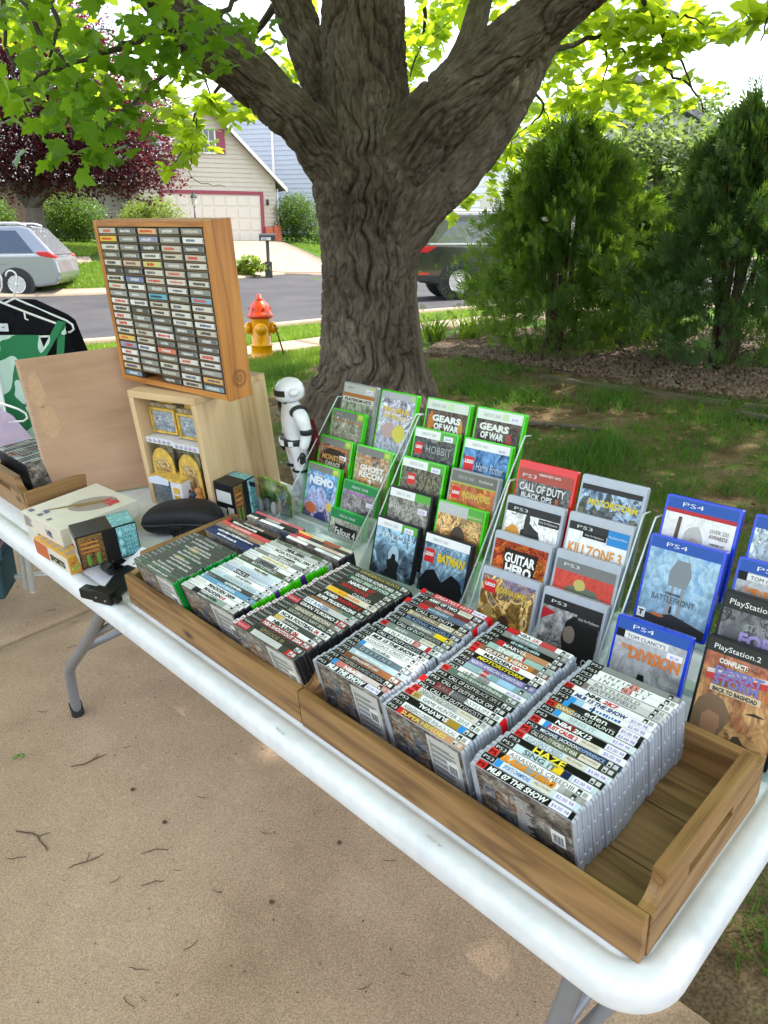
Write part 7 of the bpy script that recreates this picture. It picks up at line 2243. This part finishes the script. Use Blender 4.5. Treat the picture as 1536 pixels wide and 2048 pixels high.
# ------------------------------------------------------------------ crate of films at the left
CRX = -2.045
cr_ = tray('brown wooden crate of films at the left end of the table', T @ at(-2.05, .03, .001) @ rz(R(90)) @ at(0, 0, 0) , .64, .37, .078, .118, (1,))
cr_.matrix_world = T @ at(CRX - .37, .045, .001) @ rz(R(-90)) @ at(0, 0, 0) @ at(0, 0, 0)
# (its handle end faces the front of the table, long boards run back)
rr = random.Random(9)
FC = [(.05, .05, .05), (.38, .20, .14), (.52, .50, .46), (.16, .20, .26), (.44, .42, .40), (.28, .10, .06), (.14, .30, .44), (.60, .56, .52), (.08, .08, .09)]
FN = ['black', 'rust brown', 'pale grey', 'slate', 'grey', 'dark red', 'blue', 'off white', 'near black']
for i in range(16):
    x = CRX - .045 - i * .0155
    col = FC[(i * 4) % 9]
    M = T @ at(x, .185, .0115) @ rz(R(90 + rr.uniform(-1.5, 1.5))) @ rx(R(-8))
    spine_case(M, .190, .0148, .135, M_BLKC, 'dvd', col, '~', LGY, '%s topped film case, %s from the right in the left crate' % (FN[(i * 4) % 9], ORD[i]), 'films in the left crate', dict(b=((.1, .3, FC[(i * 5 + 2) % 9]), (.55, .7, FC[(i * 7 + 1) % 9]))), 800 + i)

# ------------------------------------------------------------------ cartons in front of the left crate
M_CREAMBOX = plain('cream_carton', (.62, .57, .48), .55, var=.04)
ob = thing('sports_game_carton', 'orange and white game carton at the front edge under the boxes', 'carton', T @ at(-1.775, -.042, .0015) @ rz(R(2)))
MB().box(0, .20, 0, .165, 0, .049).build('carton', M_CREAMBOX, ob, bevel=.001, seg=1)
pr = MB()
pr.box(.0, .201, -.0006, .045, .0492, .0498, 0)
pr.box(.2003, .2009, -.0004, .030, .0008, .049, 0)
pr.box(-.0002, .08, -.0009, -.0001, .004, .046, 2)
for k in range(5):
    pr.box(.018 + k * .036, .042 + k * .036, .008, .036, .0499, .0502, 1)
pr.box(0, .2012, .046, .058, .0492, .0498, 3); pr.box(.2003, .2009, .030, .042, .0008, .049, 3)
pr.box(.2006, .2012, .005, .026, .010, .036, 4)
pr.build('carton_print', [ink((.68, .34, .04)), ink((.40, .28, .20)), ink((.50, .12, .04)), ink((.52, .03, .04)), art('rainbow_print', [(.1, .4, .2), (.55, .6, .1), (.6, .25, .05), (.35, .1, .4)], 2, .7)], ob)
wt_ = MB()
put_text(wt_, 'SPORTS', .205, .012, .016, at(0, 0, 0) @ Matrix(((0, 0, 1, .2016), (1, 0, 0, -.14), (0, 1, 0, 0), (0, 0, 0, 1))), 0, .05, flip=True)
put_text(wt_, 'ULTIMATE FUN', .207, .033, .008, at(0, 0, 0) @ Matrix(((0, 0, 1, .2016), (1, 0, 0, -.14), (0, 1, 0, 0), (0, 0, 0, 1))), 0, .03, flip=True)
put_text(wt_, 'SPORTS', .09, .012, .018, at(0, -.0012, 0) @ FRONT, 0, .05)
wt_.build('carton_lettering', ink((.04, .03, .02)), ob)['kind'] = 'stuff'
wb = thing('white_racket_carton', 'cream carton with a pictured racket, topmost on the left pile', 'carton', T @ at(-1.865, -.028, .0515) @ rz(R(4)))
MB().box(0, .222, 0, .232, 0, .050).build('carton', M_CREAMBOX, wb, bevel=.0012, seg=1)
MB().box(.008, .07, .0, .225, -.0498, -.0008).build('lower_carton', plain('ivory_carton', (.58, .54, .46), .55), wb, bevel=.001, seg=1)
pi = MB()
def disc(mb, cx, cy, a, b, z, mi, n=28, rot=0):
    pts = []
    for k in range(n):
        t_ = 2 * math.pi * k / n
        px, py = a * math.cos(t_), b * math.sin(t_)
        pts.append((cx + px * math.cos(rot) - py * math.sin(rot), cy + px * math.sin(rot) + py * math.cos(rot), z))
    mb.add(pts, [tuple(range(n))], mi)
disc(pi, .135, .145, .068, .048, .0503, 0, rot=R(55))
pi.add([(.055, .04, .0505), (.062, .035, .0505), (.115, .118, .0505), (.105, .13, .0505)], [(0, 1, 2, 3)], 1)
pi.add([(.10, .11, .0506), (.12, .10, .0506), (.15, .16, .0506), (.142, .19, .0506), (.12, .15, .0506)], [(0, 1, 2, 3, 4)], 1)
for k in range(3):
    pi.box(.012 + .055 * k, .035 + .05 * k, .012, .026, .0501, .0504, 2)
for k in range(9):
    pi.box(.010, .010 + .05 * (0.6 + .4 * ((k * 7) % 5) / 5), -.0007, -.0001, .040 - k * .0036, .0415 - k * .0036, 2)
pi.build('carton_print', [ink((.30, .26, .23)), ink((.24, .16, .06)), ink((.10, .10, .14))], wb)
vt = MB()
put_text(vt, 'VR', .140, .165, .034, at(0, 0, .0508), 0, .05, .2)
put_text(vt, 'VR', .135, .012, .020, at(0, -.0012, 0) @ FRONT, 1, .03, .1)
put_text(vt, 'VR', .06, .03, .016, at(0, 0, .0508), 1, .03, .1)
vt.build('carton_lettering', [ink((.52, .05, .05)), ink((.05, .07, .25))], wb)['kind'] = 'stuff'

M_TBLACK = plain('toy_box_black', (.010, .011, .012), .35, var=.2, spec=.3)
M_TEAL = art('teal_scale_art', [(.03, .10, .13), (.08, .28, .32), (.20, .44, .46), (.35, .58, .60)], 6, .2, 2.0)
M_TEAL2 = art('dark_creature_art', [(.02, .02, .02), (.10, .06, .03), (.25, .12, .04), (.06, .14, .05)], 5, .2, 2.0)
def toy_box(lab, M, w, d, h, words):
    t = thing('toy_box', lab, 'toy box', M)
    MB().box(0, w, 0, d, 0, h).build('carton', M_TBLACK, t, bevel=.001, seg=1)
    # window face on +x: dark panel and teal printed figure
    a = MB().box(w + .0001, w + .0007, d * .02, d * .42, .004, h - .004).build('front_art', M_TEAL2, t)
    b = MB().box(w + .0001, w + .0008, d * .66, d * .985, .004, h - .003).build('teal_art', M_TEAL, t)
    s_ = MB()
    for r_ in range(6):
        for c_ in range(4):
            s_.ball((w + .0012, d * (.80 + .045 * c_), h * (.16 + .13 * r_)), (.0012, .0022, .0014), 4)
    for k in range(3):
        s_.ball((w + .0015, d * .71, h * (.2 + .28 * k)), (.0018, d * .035, h * .10), 6)
    s_.build('scale_relief', ink((.32, .58, .64), .25), t)['kind'] = 'stuff'
    MB().box(.004, w - .004, d * .62, d * .99, h + .0001, h + .0006).box(-.0006, -.0001, .01, d - .01, h * .1, h * .9).build('top_art', M_TEAL, t)
    MB().box(.008, w - .012, -.0006, -.0001, h * .5, h * .8).box(w * .15, w * .5, -.0006, -.0001, h * .1, h * .35).box(w * .6, w * .9, -.0006, -.0001, h * .1, h * .4).build('side_label', ink((.55, .55, .53)), t)
    lt = MB()
    Mx = Matrix(((0, 0, 1, w + .0012), (0, 1, 0, 0), (-1, 0, 0, 0), (0, 0, 0, 1)))
    for k, s in enumerate(words):
        put_text(lt, s, -h * .92, d * (.56 - .09 * k), d * .05, Mx, 0, .01, width=h * (.4 if k == 0 else .7))
    if lt.f:
        lt.build('lettering', ink((.6, .62, .64)), t)
    for q, cc in enumerate(((.45, .18, .04), (.50, .22, .05), (.42, .14, .04))):
        MB().box(w + .0008, w + .0012, d * .05, d * .34, h * (.72 - .13 * q), h * (.77 - .13 * q)).build('light_streak', ink(cc), t)
    for q in range(2):
        MB().ball((w + .001, d * (.14 + .16 * q), h * .22), (.0012, d * .035, h * .2), 6).build('green_shape', ink((.10, .26, .05)), t)
    return t
toy_box('black and teal creature toy box lying on the orange carton', T @ at(-1.572, -.012, .0508) @ rz(R(-14)) @ at(0, 0, 0), .090, .148, .089, ('', ''))
toy_box('black and teal creature toy box standing beside the pale box', T @ at(-1.558, .408, .0015) @ rz(R(8)), .082, .085, .12, ('', ''))
# clear clamshell with green card
t = thing('clamshell_pack', 'clear plastic clamshell with a green card behind the film cases', 'toy package', T @ at(-1.50, .515, .0015) @ rz(R(12)))
MB().prism([(.0, 0), (.115, 0), (.12, .07), (.105, .098), (.02, .118), (.0, .11)], .008, .012, 'y').build('card', art('green_card_art', [(.02, .05, .02), (.06, .20, .04), (.30, .34, .06), (.10, .09, .08)], 2.5, .3), t)
MB().prism([(.002, .002), (.113, .002), (.118, .068), (.104, .095), (.02, .113), (.002, .106)], -.035, .0078, 'y').build('clear_shell', M_BLIST, t, bevel=.004)
MB().box(.002, .03, -.036, -.0345, .098, .112).build('hang_strip', M_TBLACK, t)
for k in range(4):
    MB().ball((.02 + .025 * k, -.012, .03 + .008 * (k % 2)), (.011, .01, .02), 7).build('toy_piece', ink([(.3, .3, .3), (.12, .13, .14), (.42, .42, .4), (.2, .16, .12)][k]), t)

# black hard case (kidney shaped)
hc_ = thing('hard_pouch', 'black kidney shaped hard pouch lying behind the green cases', 'pouch', T @ at(-1.565, .305, .0015) @ rz(R(40)))
def kidney(u, v):
    a, b, c = .115, .060, .041
    cv = math.cos(v) ** .62
    sg = lambda q: math.copysign(abs(q) ** .72, q)
    x = a * cv * sg(math.cos(u))
    y = b * cv * sg(math.sin(u))
    y = y - .9 * (x / a) ** 2 * .035 + .012
    z = c + c * math.copysign(abs(math.sin(v)) ** .75, math.sin(v))
    return (x, y, z)
kb = MB()
nu_, nv_ = 36, 16
pts = [kidney(2 * math.pi * i / nu_, -math.pi / 2 * .999 + math.pi * .999 * j / nv_) for j in range(nv_ + 1) for i in range(nu_)]
kb.add(pts, [(j * nu_ + i, j * nu_ + (i + 1) % nu_, (j + 1) * nu_ + (i + 1) % nu_, (j + 1) * nu_ + i) for j in range(nv_) for i in range(nu_)], 0, True)
M_POUCH = mottled('black_pouch_cloth', [(.006, .006, .009), (.012, .012, .018)], 60, .5, .2, 700, spec=.3)
kb.build('pouch_shell', M_POUCH, hc_)
zp = MB().tube([kidney(2 * math.pi * i / 48, 0) for i in range(49)], .0032, 6)
zp.build('zip', plain('black_zip', (.015, .015, .018), .5), hc_)
MB().box(-.018, .018, -.082, -.066, .034, .048).box(-.008, .008, -.088, -.08, .02, .036).build('zip_pull', M_TBLACK, hc_, bevel=.003)

# black gun-shaped game controller with grip and note
gn = thing('light_gun_controller', 'black plastic gun shaped controller at the table edge', 'controller', T @ at(-1.40, -.045, .0015) @ rz(R(20)))
MB().box(-.045, .012, -.012, .014, .004, .030).build('barrel', M_TBLACK, gn, bevel=.003)
MB().box(-.005, .055, -.014, .016, .002, .034).build('body', M_TBLACK, gn, bevel=.004)
MB().prism([(.012, .014), (.05, .012), (.022, .14), (-.012, .135), (-.02, .10)], .004, .032, 'z').build('grip', M_TBLACK, gn, bevel=.006)
MB().lathe([(.003, 0), (.003, .002)], 10, 0, at(.012, -.0142, .018) @ rx(math.pi / 2)).lathe([(.003, 0), (.003, .002)], 10, 0, at(.04, -.0142, .014) @ rx(math.pi / 2)).build('screw', plain('screw_steel', (.4, .4, .42), .3, metal=.9), gn)
MB().box(.056, .072, -.008, .01, .008, .022).build('connector', M_TBLACK, gn, bevel=.002)
k2 = thing('camera_controller', 'black knobbly controller part under the paper note', 'controller', T @ at(-1.475, .075, .0015) @ rz(R(30)))
MB().tube([(-.03, 0, .02), (.05, 0, .025)], .018, 12).build('handle', M_TBLACK, k2)
for k in range(3):
    MB().lathe([(.012, 0), (.016, .004), (.016, .014), (.011, .018)], 14, 0, at(-.035 + .004 * k, -.012 - .012 * k, .012 + .012 * k) @ rx(R(70))).build('knob', M_TBLACK, k2)
MB().box(-.05, .05, .01, .05, .0, .03).build('base', M_TBLACK, k2, bevel=.006)
nt_ = thing('paper_note', 'white paper note with a hand written price on the controllers', 'note', T @ at(-1.487, .055, .030) @ rz(R(12)) @ rx(R(38)))
MB().box(0, .085, 0, .06, 0, .0006).build('paper', ink((.72, .71, .74), .7), nt_)
tx = MB()
put_text(tx, 'Par', .022, .042, .011, at(0, 0, .0009), 0, -.005, .1)
put_text(tx, '$', .052, .010, .016, at(0, 0, .0009), 0, -.005, .1)
tx.build('handwriting', ink((.05, .05, .07)), nt_)

# ------------------------------------------------------------------ white armoured toy figure (plain design)
M_ARM = plain('white_toy_plastic', (.74, .74, .77), .25, coat=.4, var=.02)
M_TOYB = plain('black_toy_plastic', (.012, .012, .014), .4, var=.1)
fg = thing('toy_figure', 'white armoured toy figure with black belt and gloves beside the stands', 'toy figure', T @ at(-1.475, .655, .0015) @ rz(R(72)) @ Matrix.Diagonal((1.25, 1.25, 1.02, 1)))
def skin(name, mat, verts, edges, radii, parent, sub=2):
    me = bpy.data.meshes.new(name)
    me.from_pydata(verts, edges, [])
    o = bpy.data.objects.new(name, me)
    COL.objects.link(o)
    o.modifiers.new('skin', 'SKIN')
    me.skin_vertices.new() if not me.skin_vertices else None
    for i, r_ in enumerate(radii):
        sv = me.skin_vertices[0].data[i]
        sv.radius = r_ if isinstance(r_, tuple) else (r_, r_)
    me.skin_vertices[0].data[0].use_root = True
    sm = o.modifiers.new('smooth', 'SUBSURF')
    sm.levels = sub
    sm.render_levels = sub
    dg = bpy.context.evaluated_depsgraph_get()
    ev = o.evaluated_get(dg)
    nm = bpy.data.meshes.new_from_object(ev)
    bpy.data.objects.remove(o)
    nm.materials.clear()
    nm.materials.append(mat)
    for p in nm.polygons:
        p.use_smooth = True
    n = bpy.data.objects.new(name, nm)
    COL.objects.link(n)
    n.parent = parent
    return n
# faces -x; right arm hangs towards the viewer (-y)
vb = [(0, 0, .175), (0, 0, .205), (0, 0, .245), (0, 0, .285), (0, 0, .305),
      (0, -.034, .285), (.004, -.052, .272), (.010, -.060, .225), (-.004, -.060, .175),
      (0, .034, .285), (.004, .052, .272), (.010, .060, .225), (-.004, .060, .175),
      (0, -.024, .160), (-.002, -.026, .095), (.004, -.028, .03), (-.012, -.028, .012),
      (0, .024, .160), (.004, .026, .095), (.010, .028, .03), (-.006, .028, .012)]
eb = [(0, 1), (1, 2), (2, 3), (3, 4), (3, 5), (5, 6), (6, 7), (7, 8), (3, 9), (9, 10), (10, 11), (11, 12), (0, 13), (13, 14), (14, 15), (15, 16), (0, 17), (17, 18), (18, 19), (19, 20)]
rb_ = [(.030, .036), (.026, .032), (.032, .040), (.030, .034), .014, .018, .019, .014, .012, .018, .019, .014, .012, .022, .017, .014, .013, .022, .017, .014, .013]
skin('body', M_ARM, vb, eb, rb_, fg)
hl_ = MB().lathe([(.006, .304), (.024, .307), (.031, .316), (.032, .333), (.029, .350), (.021, .363), (.010, .369), (.001, .370)], 24, 0, Matrix.Diagonal((1.12, .95, 1, 1)))
hl_.build('helmet', M_ARM, fg)
vz = MB()
for k in range(14):
    a, b = R(125 + 110 * k / 14), R(125 + 110 * (k + 1) / 14)
    r1 = .0330
    vz.quad((1.12 * r1 * math.cos(a), .97 * r1 * math.sin(a), .326), (1.12 * r1 * math.cos(b), .97 * r1 * math.sin(b), .326), (1.1 * r1 * math.cos(b), .95 * r1 * math.sin(b), .343), (1.1 * r1 * math.cos(a), .95 * r1 * math.sin(a), .343))
vz.build('visor', M_TOYB, fg)
MB().box(-.0375, -.0345, -.010, .010, .268, .271).box(-.0335, -.0305, -.016, .016, .214, .217).build('chest_line', M_TOYB, fg)
for s in (-1, 1):
    MB().lathe([(.0205, -.004), (.0212, .0), (.0205, .004)], 16, 0, at(.002, s * .040, .284) @ rx(R(90 - 25 * s))).build('shoulder_ring', M_TOYB, fg)
    MB().lathe([(.0, 0.), (.0125, .0015), (.0125, .004), (.0, .006)], 14, 0, at(.0, s * .031, .337) @ rx(-s * math.pi / 2)).build('helmet_boss', M_ARM, fg)
MB().lathe([(.016, .296), (.018, .300), (.018, .306), (.014, .308)], 18).build('neck_seal', M_TOYB, fg)
MB().lathe([(.036, .178), (.038, .182), (.038, .194), (.036, .198)], 24, 0, Matrix.Diagonal((.92, 1.06, 1, 1))).build('belt', M_TOYB, fg)
bl = MB()
for k in range(8):
    bl.box(.033, .0385, -.007, .007, .180, .1955, 0, rz(R(45 * k + 10)) )
bl.build('belt_pouch', M_ARM, fg, bevel=.001, seg=1)
for s in (-1, 1):
    MB().lathe([(.0155, .222), (.016, .226), (.016, .233), (.0155, .237)], 14, 0, at(.010, s * .060, 0)).build('elbow_band', M_TOYB, fg)
    MB().lathe([(.0235, .112), (.0185, .108), (.0178, .116)], 14, 0, at(-.001, s * .0255, -.008)).build('knee_band', M_TOYB, fg)
    # gloved hand: palm and five fingers
    hd = MB().ball((-.007, s * .060, .158), (.008, .006, .013), 6)
    for q in range(4):
        hd.tube([(-.012 + q * .0034, s * .060, .150), (-.0135 + q * .0034, s * .0605, .141), (-.012 + q * .0034, s * (.058), .134 + .0012 * abs(q - 1.5))], [.0022, .002, .0016], 6)
    hd.tube([(-.014, s * .060, .160), (-.018, s * .058, .152), (-.018, s * .056, .145)], [.0024, .0021, .0017], 6)
    hd.build('glove', M_TOYB, fg)
for k, (s, b0) in enumerate(((-1, -.028), (1, .028))):
    MB().box(-.026, .012, b0 - .011, b0 + .011, .0, .018).build('boot', M_ARM, fg, bevel=.005)
cp = MB()
for i in range(9):
    for j in range(7):
        y = -.05 + .1 * i / 8
        z = .25 - .21 * j / 6
        cp.v.append((.034 + .012 * j / 6 + .004 * math.sin(i * 1.7 + j * .6), y * (1 + .25 * j / 6), z))
for i in range(8):
    for j in range(6):
        cp.face((i * 7 + j, (i + 1) * 7 + j, (i + 1) * 7 + j + 1, i * 7 + j + 1), 0, True)
co = cp.build('cape', plain('dark_red_cloth', (.16, .012, .015), .8, var=.2, scale=200), fg)
sm_ = co.modifiers.new('thick', 'SOLIDIFY')
sm_.thickness = .0015

# ------------------------------------------------------------------ clothes rail at the left
M_PIPE = plain('white_pipe', (.66, .67, .66), .3, metal=.15)
M_HANG = plain('white_hanger', (.74, .74, .75), .3, var=.02)
rx0, ry0 = -1.48, 3.15
rg = gz(rx0, ry0)
rail = thing('clothes_rail', 'white metal clothes rail with garments behind the left end of the table', 'clothes rail', at(rx0, ry0, rg))
RZ = 1.33
MB().tube([(.055, -.35, RZ), (-.86, 1.28, RZ)], .016, 12).build('top_rail', M_PIPE, rail)
MB().lathe([(.021, -.012), (.022, .0), (.022, .014), (.019, .02)], 18, 0, at(.056, -.36, RZ) @ rx(math.pi / 2)).build('end_cap', M_HANG, rail)
MB().tube([(.045, -.33, RZ - .01), (.03, -.31, .1)], .013, 10).tube([(.01, -.31, RZ - .01), (-.005, -.29, .1)], .011, 10).build('upright', M_PIPE, rail)
MB().tube([(-.84, 1.25, RZ), (-.84, 1.25, .1)], .013, 10).build('upright', M_PIPE, rail)
MB().tube([(-.5, -.28, .10), (.35, -.05, .10)], .012, 10).tube([(.03, -.31, .1), (-.84, 1.25, .1)], .012, 10).build('base_bar', M_PIPE, rail)
MB().lathe([(.028, -.01), (.03, -.006), (.03, .006), (.028, .01)], 16, 0, at(-.42, -.26, .035) @ rx(math.pi / 2)).tube([(-.42, -.26, .06), (-.42, -.26, .1)], .008, 8).build('caster', M_FOOT, rail)

def hanger(lab, y, x, tilt=0.0, drop=.0):
    h = thing('clothes_hanger', lab, 'hanger', at(rx0 + x, ry0 + y, rg + RZ - drop) @ rz(tilt))
    hook = [(.0 + .022 * math.cos(R(a)), 0, .0 + .022 * math.sin(R(a))) for a in range(-20, 200, 20)][::-1]
    MB().tube(hook + [(.018, 0, -.03), (.0, 0, -.062), (.0, 0, -.082)], .0035, 8).build('hook', M_HANG, h)
    MB().tube([(0, 0, -.082), (.10, 0, -.125), (.20, 0, -.165), (.222, 0, -.18), (.226, 0, -.198), (.21, 0, -.21), (0, 0, -.215), (-.21, 0, -.21), (-.226, 0, -.198), (-.222, 0, -.18), (-.20, 0, -.165), (-.10, 0, -.125), (0, 0, -.082)], .0042, 8).build('frame', M_HANG, h)
    for s in (-1, 1):
        MB().tube([(s * .085, 0, -.122), (s * .085, 0, -.145), (s * .095, 0, -.15)], .003, 6).build('strap_hook', M_HANG, h)
    return h
hanger('white plastic hanger nearest the camera on the rail', -.22, .045, R(4))
hanger('white plastic hanger second on the rail, carrying a black shirt', -.06, .03, R(-6))

def cloth(name, mat, lab, cat, M, outline, depth, seed, nx_=26, nz_=30, wave=.012, kids=()):
    """hanging garment: outline gives left and right edge by height; folds run downwards"""
    r = random.Random(seed)
    ph = [r.uniform(0, 6) for _ in range(4)]
    mb = MB()
    zs = np.linspace(0, 1, nz_ + 1)
    for side in (0, 1):
        for j, t_ in enumerate(zs):
            zz = np.interp(t_, [p[0] for p in outline], [p[3] for p in outline])
            a = np.interp(t_, [p[0] for p in outline], [p[1] for p in outline])
            b = np.interp(t_, [p[0] for p in outline], [p[2] for p in outline])
            for i in range(nx_ + 1):
                u = i / nx_
                x = a + (b - a) * u
                bulge = math.sin(math.pi * u) ** .6 * depth * (.35 + .65 * t_)
                fold = wave * t_ * (math.sin(u * 17 + ph[0] + 1.5 * t_) + .6 * math.sin(u * 31 + ph[1])) * (1 if side == 0 else .8)
                y = (-bulge if side == 0 else bulge) + fold
                mb.v.append((x, y, zz))
    n1 = (nz_ + 1) * (nx_ + 1)
    for side in (0, 1):
        o = side * n1
        for j in range(nz_):
            for i in range(nx_):
                q = [o + j * (nx_ + 1) + i, o + j * (nx_ + 1) + i + 1, o + (j + 1) * (nx_ + 1) + i + 1, o + (j + 1) * (nx_ + 1) + i]
                mb.face(q if side else q[::-1], 0, True)
    t = thing(name, lab, cat, M)
    mb.build('fabric', mat, t)
    return t
M_BLKCL = mottled('black_jersey', [(.006, .006, .008), (.012, .012, .016)], 30, .95, .2, 400, spec=.1)
def print_mat():
    m, nt, b = new_mat('green_leaf_print')
    L = nt.links.new
    tc = nt.nodes.new('ShaderNodeTexCoord')
    n = nt.nodes.new('ShaderNodeTexNoise')
    n.inputs['Scale'].default_value = 9
    n.inputs['Detail'].default_value = 1
    L(tc.outputs['Object'], n.inputs['Vector'])
    mp = nt.nodes.new('ShaderNodeMapping')
    L(tc.outputs['Object'], mp.inputs['Vector'])
    v = nt.nodes.new('ShaderNodeTexVoronoi')
    v.inputs['Scale'].default_value = 13
    v.feature = 'SMOOTH_F1'
    mx = nt.nodes.new('ShaderNodeMix')
    mx.data_type = 'VECTOR'
    mx.inputs['Factor'].default_value = .12
    L(mp.outputs['Vector'], mx.inputs[4])
    L(n.outputs['Color'], mx.inputs[5])
    L(mx.outputs[1], v.inputs['Vector'])
    r = nt.nodes.new('ShaderNodeValToRGB')
    r.color_ramp.interpolation = 'CONSTANT'
    r.color_ramp.elements[0].position = 0
    r.color_ramp.elements[0].color = (.50, .66, .58, 1)
    r.color_ramp.elements[1].position = .345
    r.color_ramp.elements[1].color = (.012, .17, .06, 1)
    L(v.outputs['Distance'], r.inputs['Fac'])
    L(r.outputs['Color'], b.inputs['Base Color'])
    b.inputs['Roughness'].default_value = .8
    return m
M_GPRINT = print_mat()
M_LAV = mottled('lavender_cotton', [(.42, .36, .50), (.52, .40, .52), (.40, .40, .56)], 6, .85, .2, 300, spec=.15)
hz_ = rg + RZ
blk = cloth('black_shirt', M_BLKCL, 'black t shirt hanging on the rail behind the green top', 'shirt', at(rx0 - .01, ry0 - .06, hz_) @ rz(R(-6)),
      [(0, -.07, .07, -.10), (.05, -.15, .15, -.125), (.12, -.25, .235, -.18), (.25, -.30, .27, -.30), (.45, -.34, .335, -.42), (.55, -.26, .34, -.46), (.7, -.26, .26, -.55), (1, -.27, .27, -.85)], .035, 2)
lb = MB().box(-.018, .018, -.05, -.048, -.235, -.205)
lo = lb.build('neck_label', ink((.66, .66, .72), .6), blk)
lo.location = (-.0, .012, .03)
sw = MB().prism([(-.009, -.219), (-.004, -.223), (.010, -.214), (-.003, -.219)], -.0512, -.0505, 'y')
swo = sw.build('label_print', ink((.02, .02, .03)), lo)
cloth('black_shirt', M_BLKCL, 'black garment hanging second on the rail, mostly hidden', 'shirt', at(rx0 - .04, ry0 + .14, hz_) @ rz(R(-10)),
      [(0, -.07, .07, -.10), (.12, -.25, .235, -.17), (.3, -.30, .28, -.32), (.45, -.32, .32, -.42), (.6, -.26, .3, -.5), (1, -.27, .27, -.85)], .035, 3)
gt = cloth('sleeveless_blouse', M_GPRINT, 'green sleeveless top with pale leaf print hanging nearest', 'top', at(rx0 + .085, ry0 - .225, hz_) @ rz(R(4)),
      [(0, -.10, .09, -.205), (.1, -.115, .10, -.25), (.3, -.13, .125, -.36), (.6, -.15, .15, -.55), (1, -.16, .17, -.86)], .03, 4, wave=.016)
for s in (-1, 1):
    stp = MB()
    for k, (xa, za, xb, zb) in enumerate(((.185, -.150, .15, -.36), (.185, -.150, .095, -.29))):
        stp.add([(s * xa - .014, -.012 - .006 * k, za), (s * xa + .014, -.012 - .006 * k, za - .006), (s * xb + .012, -.022 - .004 * k, zb), (s * xb - .014, -.022 - .004 * k, zb)], [(0, 1, 2, 3), (3, 2, 1, 0)])
    stp.build('strap', M_GPRINT, gt)
cloth('lavender_shirt', M_LAV, 'pale lavender shirt hanging low at the left edge', 'shirt', at(rx0 - .07, ry0 - .40, hz_ - .29) @ rz(R(6)),
      [(0, -.06, .06, -.13), (.15, -.2, .17, -.18), (.35, -.25, .25, -.30), (.55, -.24, .285, -.36), (.62, -.2, .22, -.39), (1, -.2, .21, -.62)], .035, 6)
hanger('white plastic hanger carrying the lavender shirt, left edge', -.40, -.07, R(6), .29)
# folded striped blanket under the table
bl_ = thing('folded_blanket', 'folded teal and pink striped blanket on the rail base behind the table', 'blanket', at(rx0 - .33, ry0 - .28, gz(rx0 - .3, ry0 - .3)) @ rz(R(12)))
for k, cc in enumerate(((.02, .06, .08), (.03, .09, .11), (.34, .20, .28), (.04, .03, .05), (.38, .24, .32), (.30, .42, .60))):
    MB().box(-.22, .26, -.13, .13, .30 + k * .026, .325 + k * .026).build('fold', plain('blanket_%d' % k, cc, .9, var=.2, scale=150), bl_, bevel=.009, seg=3)
MB().box(-.2, .24, -.11, .11, .12, .30).build('bag', plain('dark_teal_bag', (.015, .05, .06), .8, var=.2), bl_, bevel=.02, seg=3)

# ------------------------------------------------------------------ litter on the drive
M_TW = plain('dry_twig', (.085, .055, .036), .95, var=.35, scale=120)
def on_drive(x, y):
    p = tw(x, y, -.74)
    return p.x, p.y
rr = random.Random(21)
spots = []
for k in range(60):
    wx, wy = rr.uniform(-1.5, .45), rr.uniform(.75, 2.9)
    q = _Ti @ Vector((wx, wy, gz(wx, wy)))
    if q.y > .4 or (wx > 0.1 and wy > 1.2): continue
    spots.append((wx, wy, rr.uniform(.012, .05)))
spots += [(-.98, 1.68, .14), (-.80, 1.60, .09), (-.62, 1.62, .07), (-.92, 1.98, .12), (-.60, 1.52, .06), (-.2, 1.12, .06), (-.33, 1.10, .05)]
for wx, wy, L_ in spots:
    a = rr.uniform(-.9, .9)
    pts = []
    for k in range(7):
        s = (k / 6 - .5) * L_
        pts.append((s, L_ * rr.uniform(-.04, .04) + L_ * .10 * math.sin(k * .6 + L_ * 90), .0025 + .0012 * rr.random()))
    mb = MB().tube(pts, [.0006 + .0013 * L_ / .1 * (1 - abs(k - 2) / 7) for k in range(7)], 5)
    if L_ > .08:
        mb.tube([pts[3], (pts[3][0] + .02, pts[3][1] + .025, .005)], .001, 5)
    o = mb.build('fallen_twig', M_TW)
    o.matrix_world = at(wx, wy, gz(wx, wy) + .001) @ rz(a)
    tag(o, 'small dry brown twig lying on the concrete drive', 'twig', 'twigs scattered on the drive')
for k, (wx, wy) in enumerate(((-1.17, 2.02), (-.28, 1.45), (-.62, 1.72), (-.42, 1.12), (-.12, 1.62), (-.75, 1.85))):
    sb = MB().ball((0, 0, .004), (.007, .006, .005), 5)
    if k == 0:
        sb = MB()
        for q in range(7):
            sb.ball((.012 * math.cos(q), .01 * math.sin(q * 1.7), .003), (.008, .005, .002), 4)
    o = sb.build('seed_litter' if k else 'green_blossom', plain('green_blossom', (.16, .24, .05), .9) if k == 0 else M_TW)
    o.matrix_world = at(wx, wy, gz(wx, wy))
    tag(o, 'tiny green fallen blossom on the concrete drive' if k == 0 else 'small brown seed husk lying on the concrete drive', 'litter', None if k == 0 else 'husks scattered on the drive')
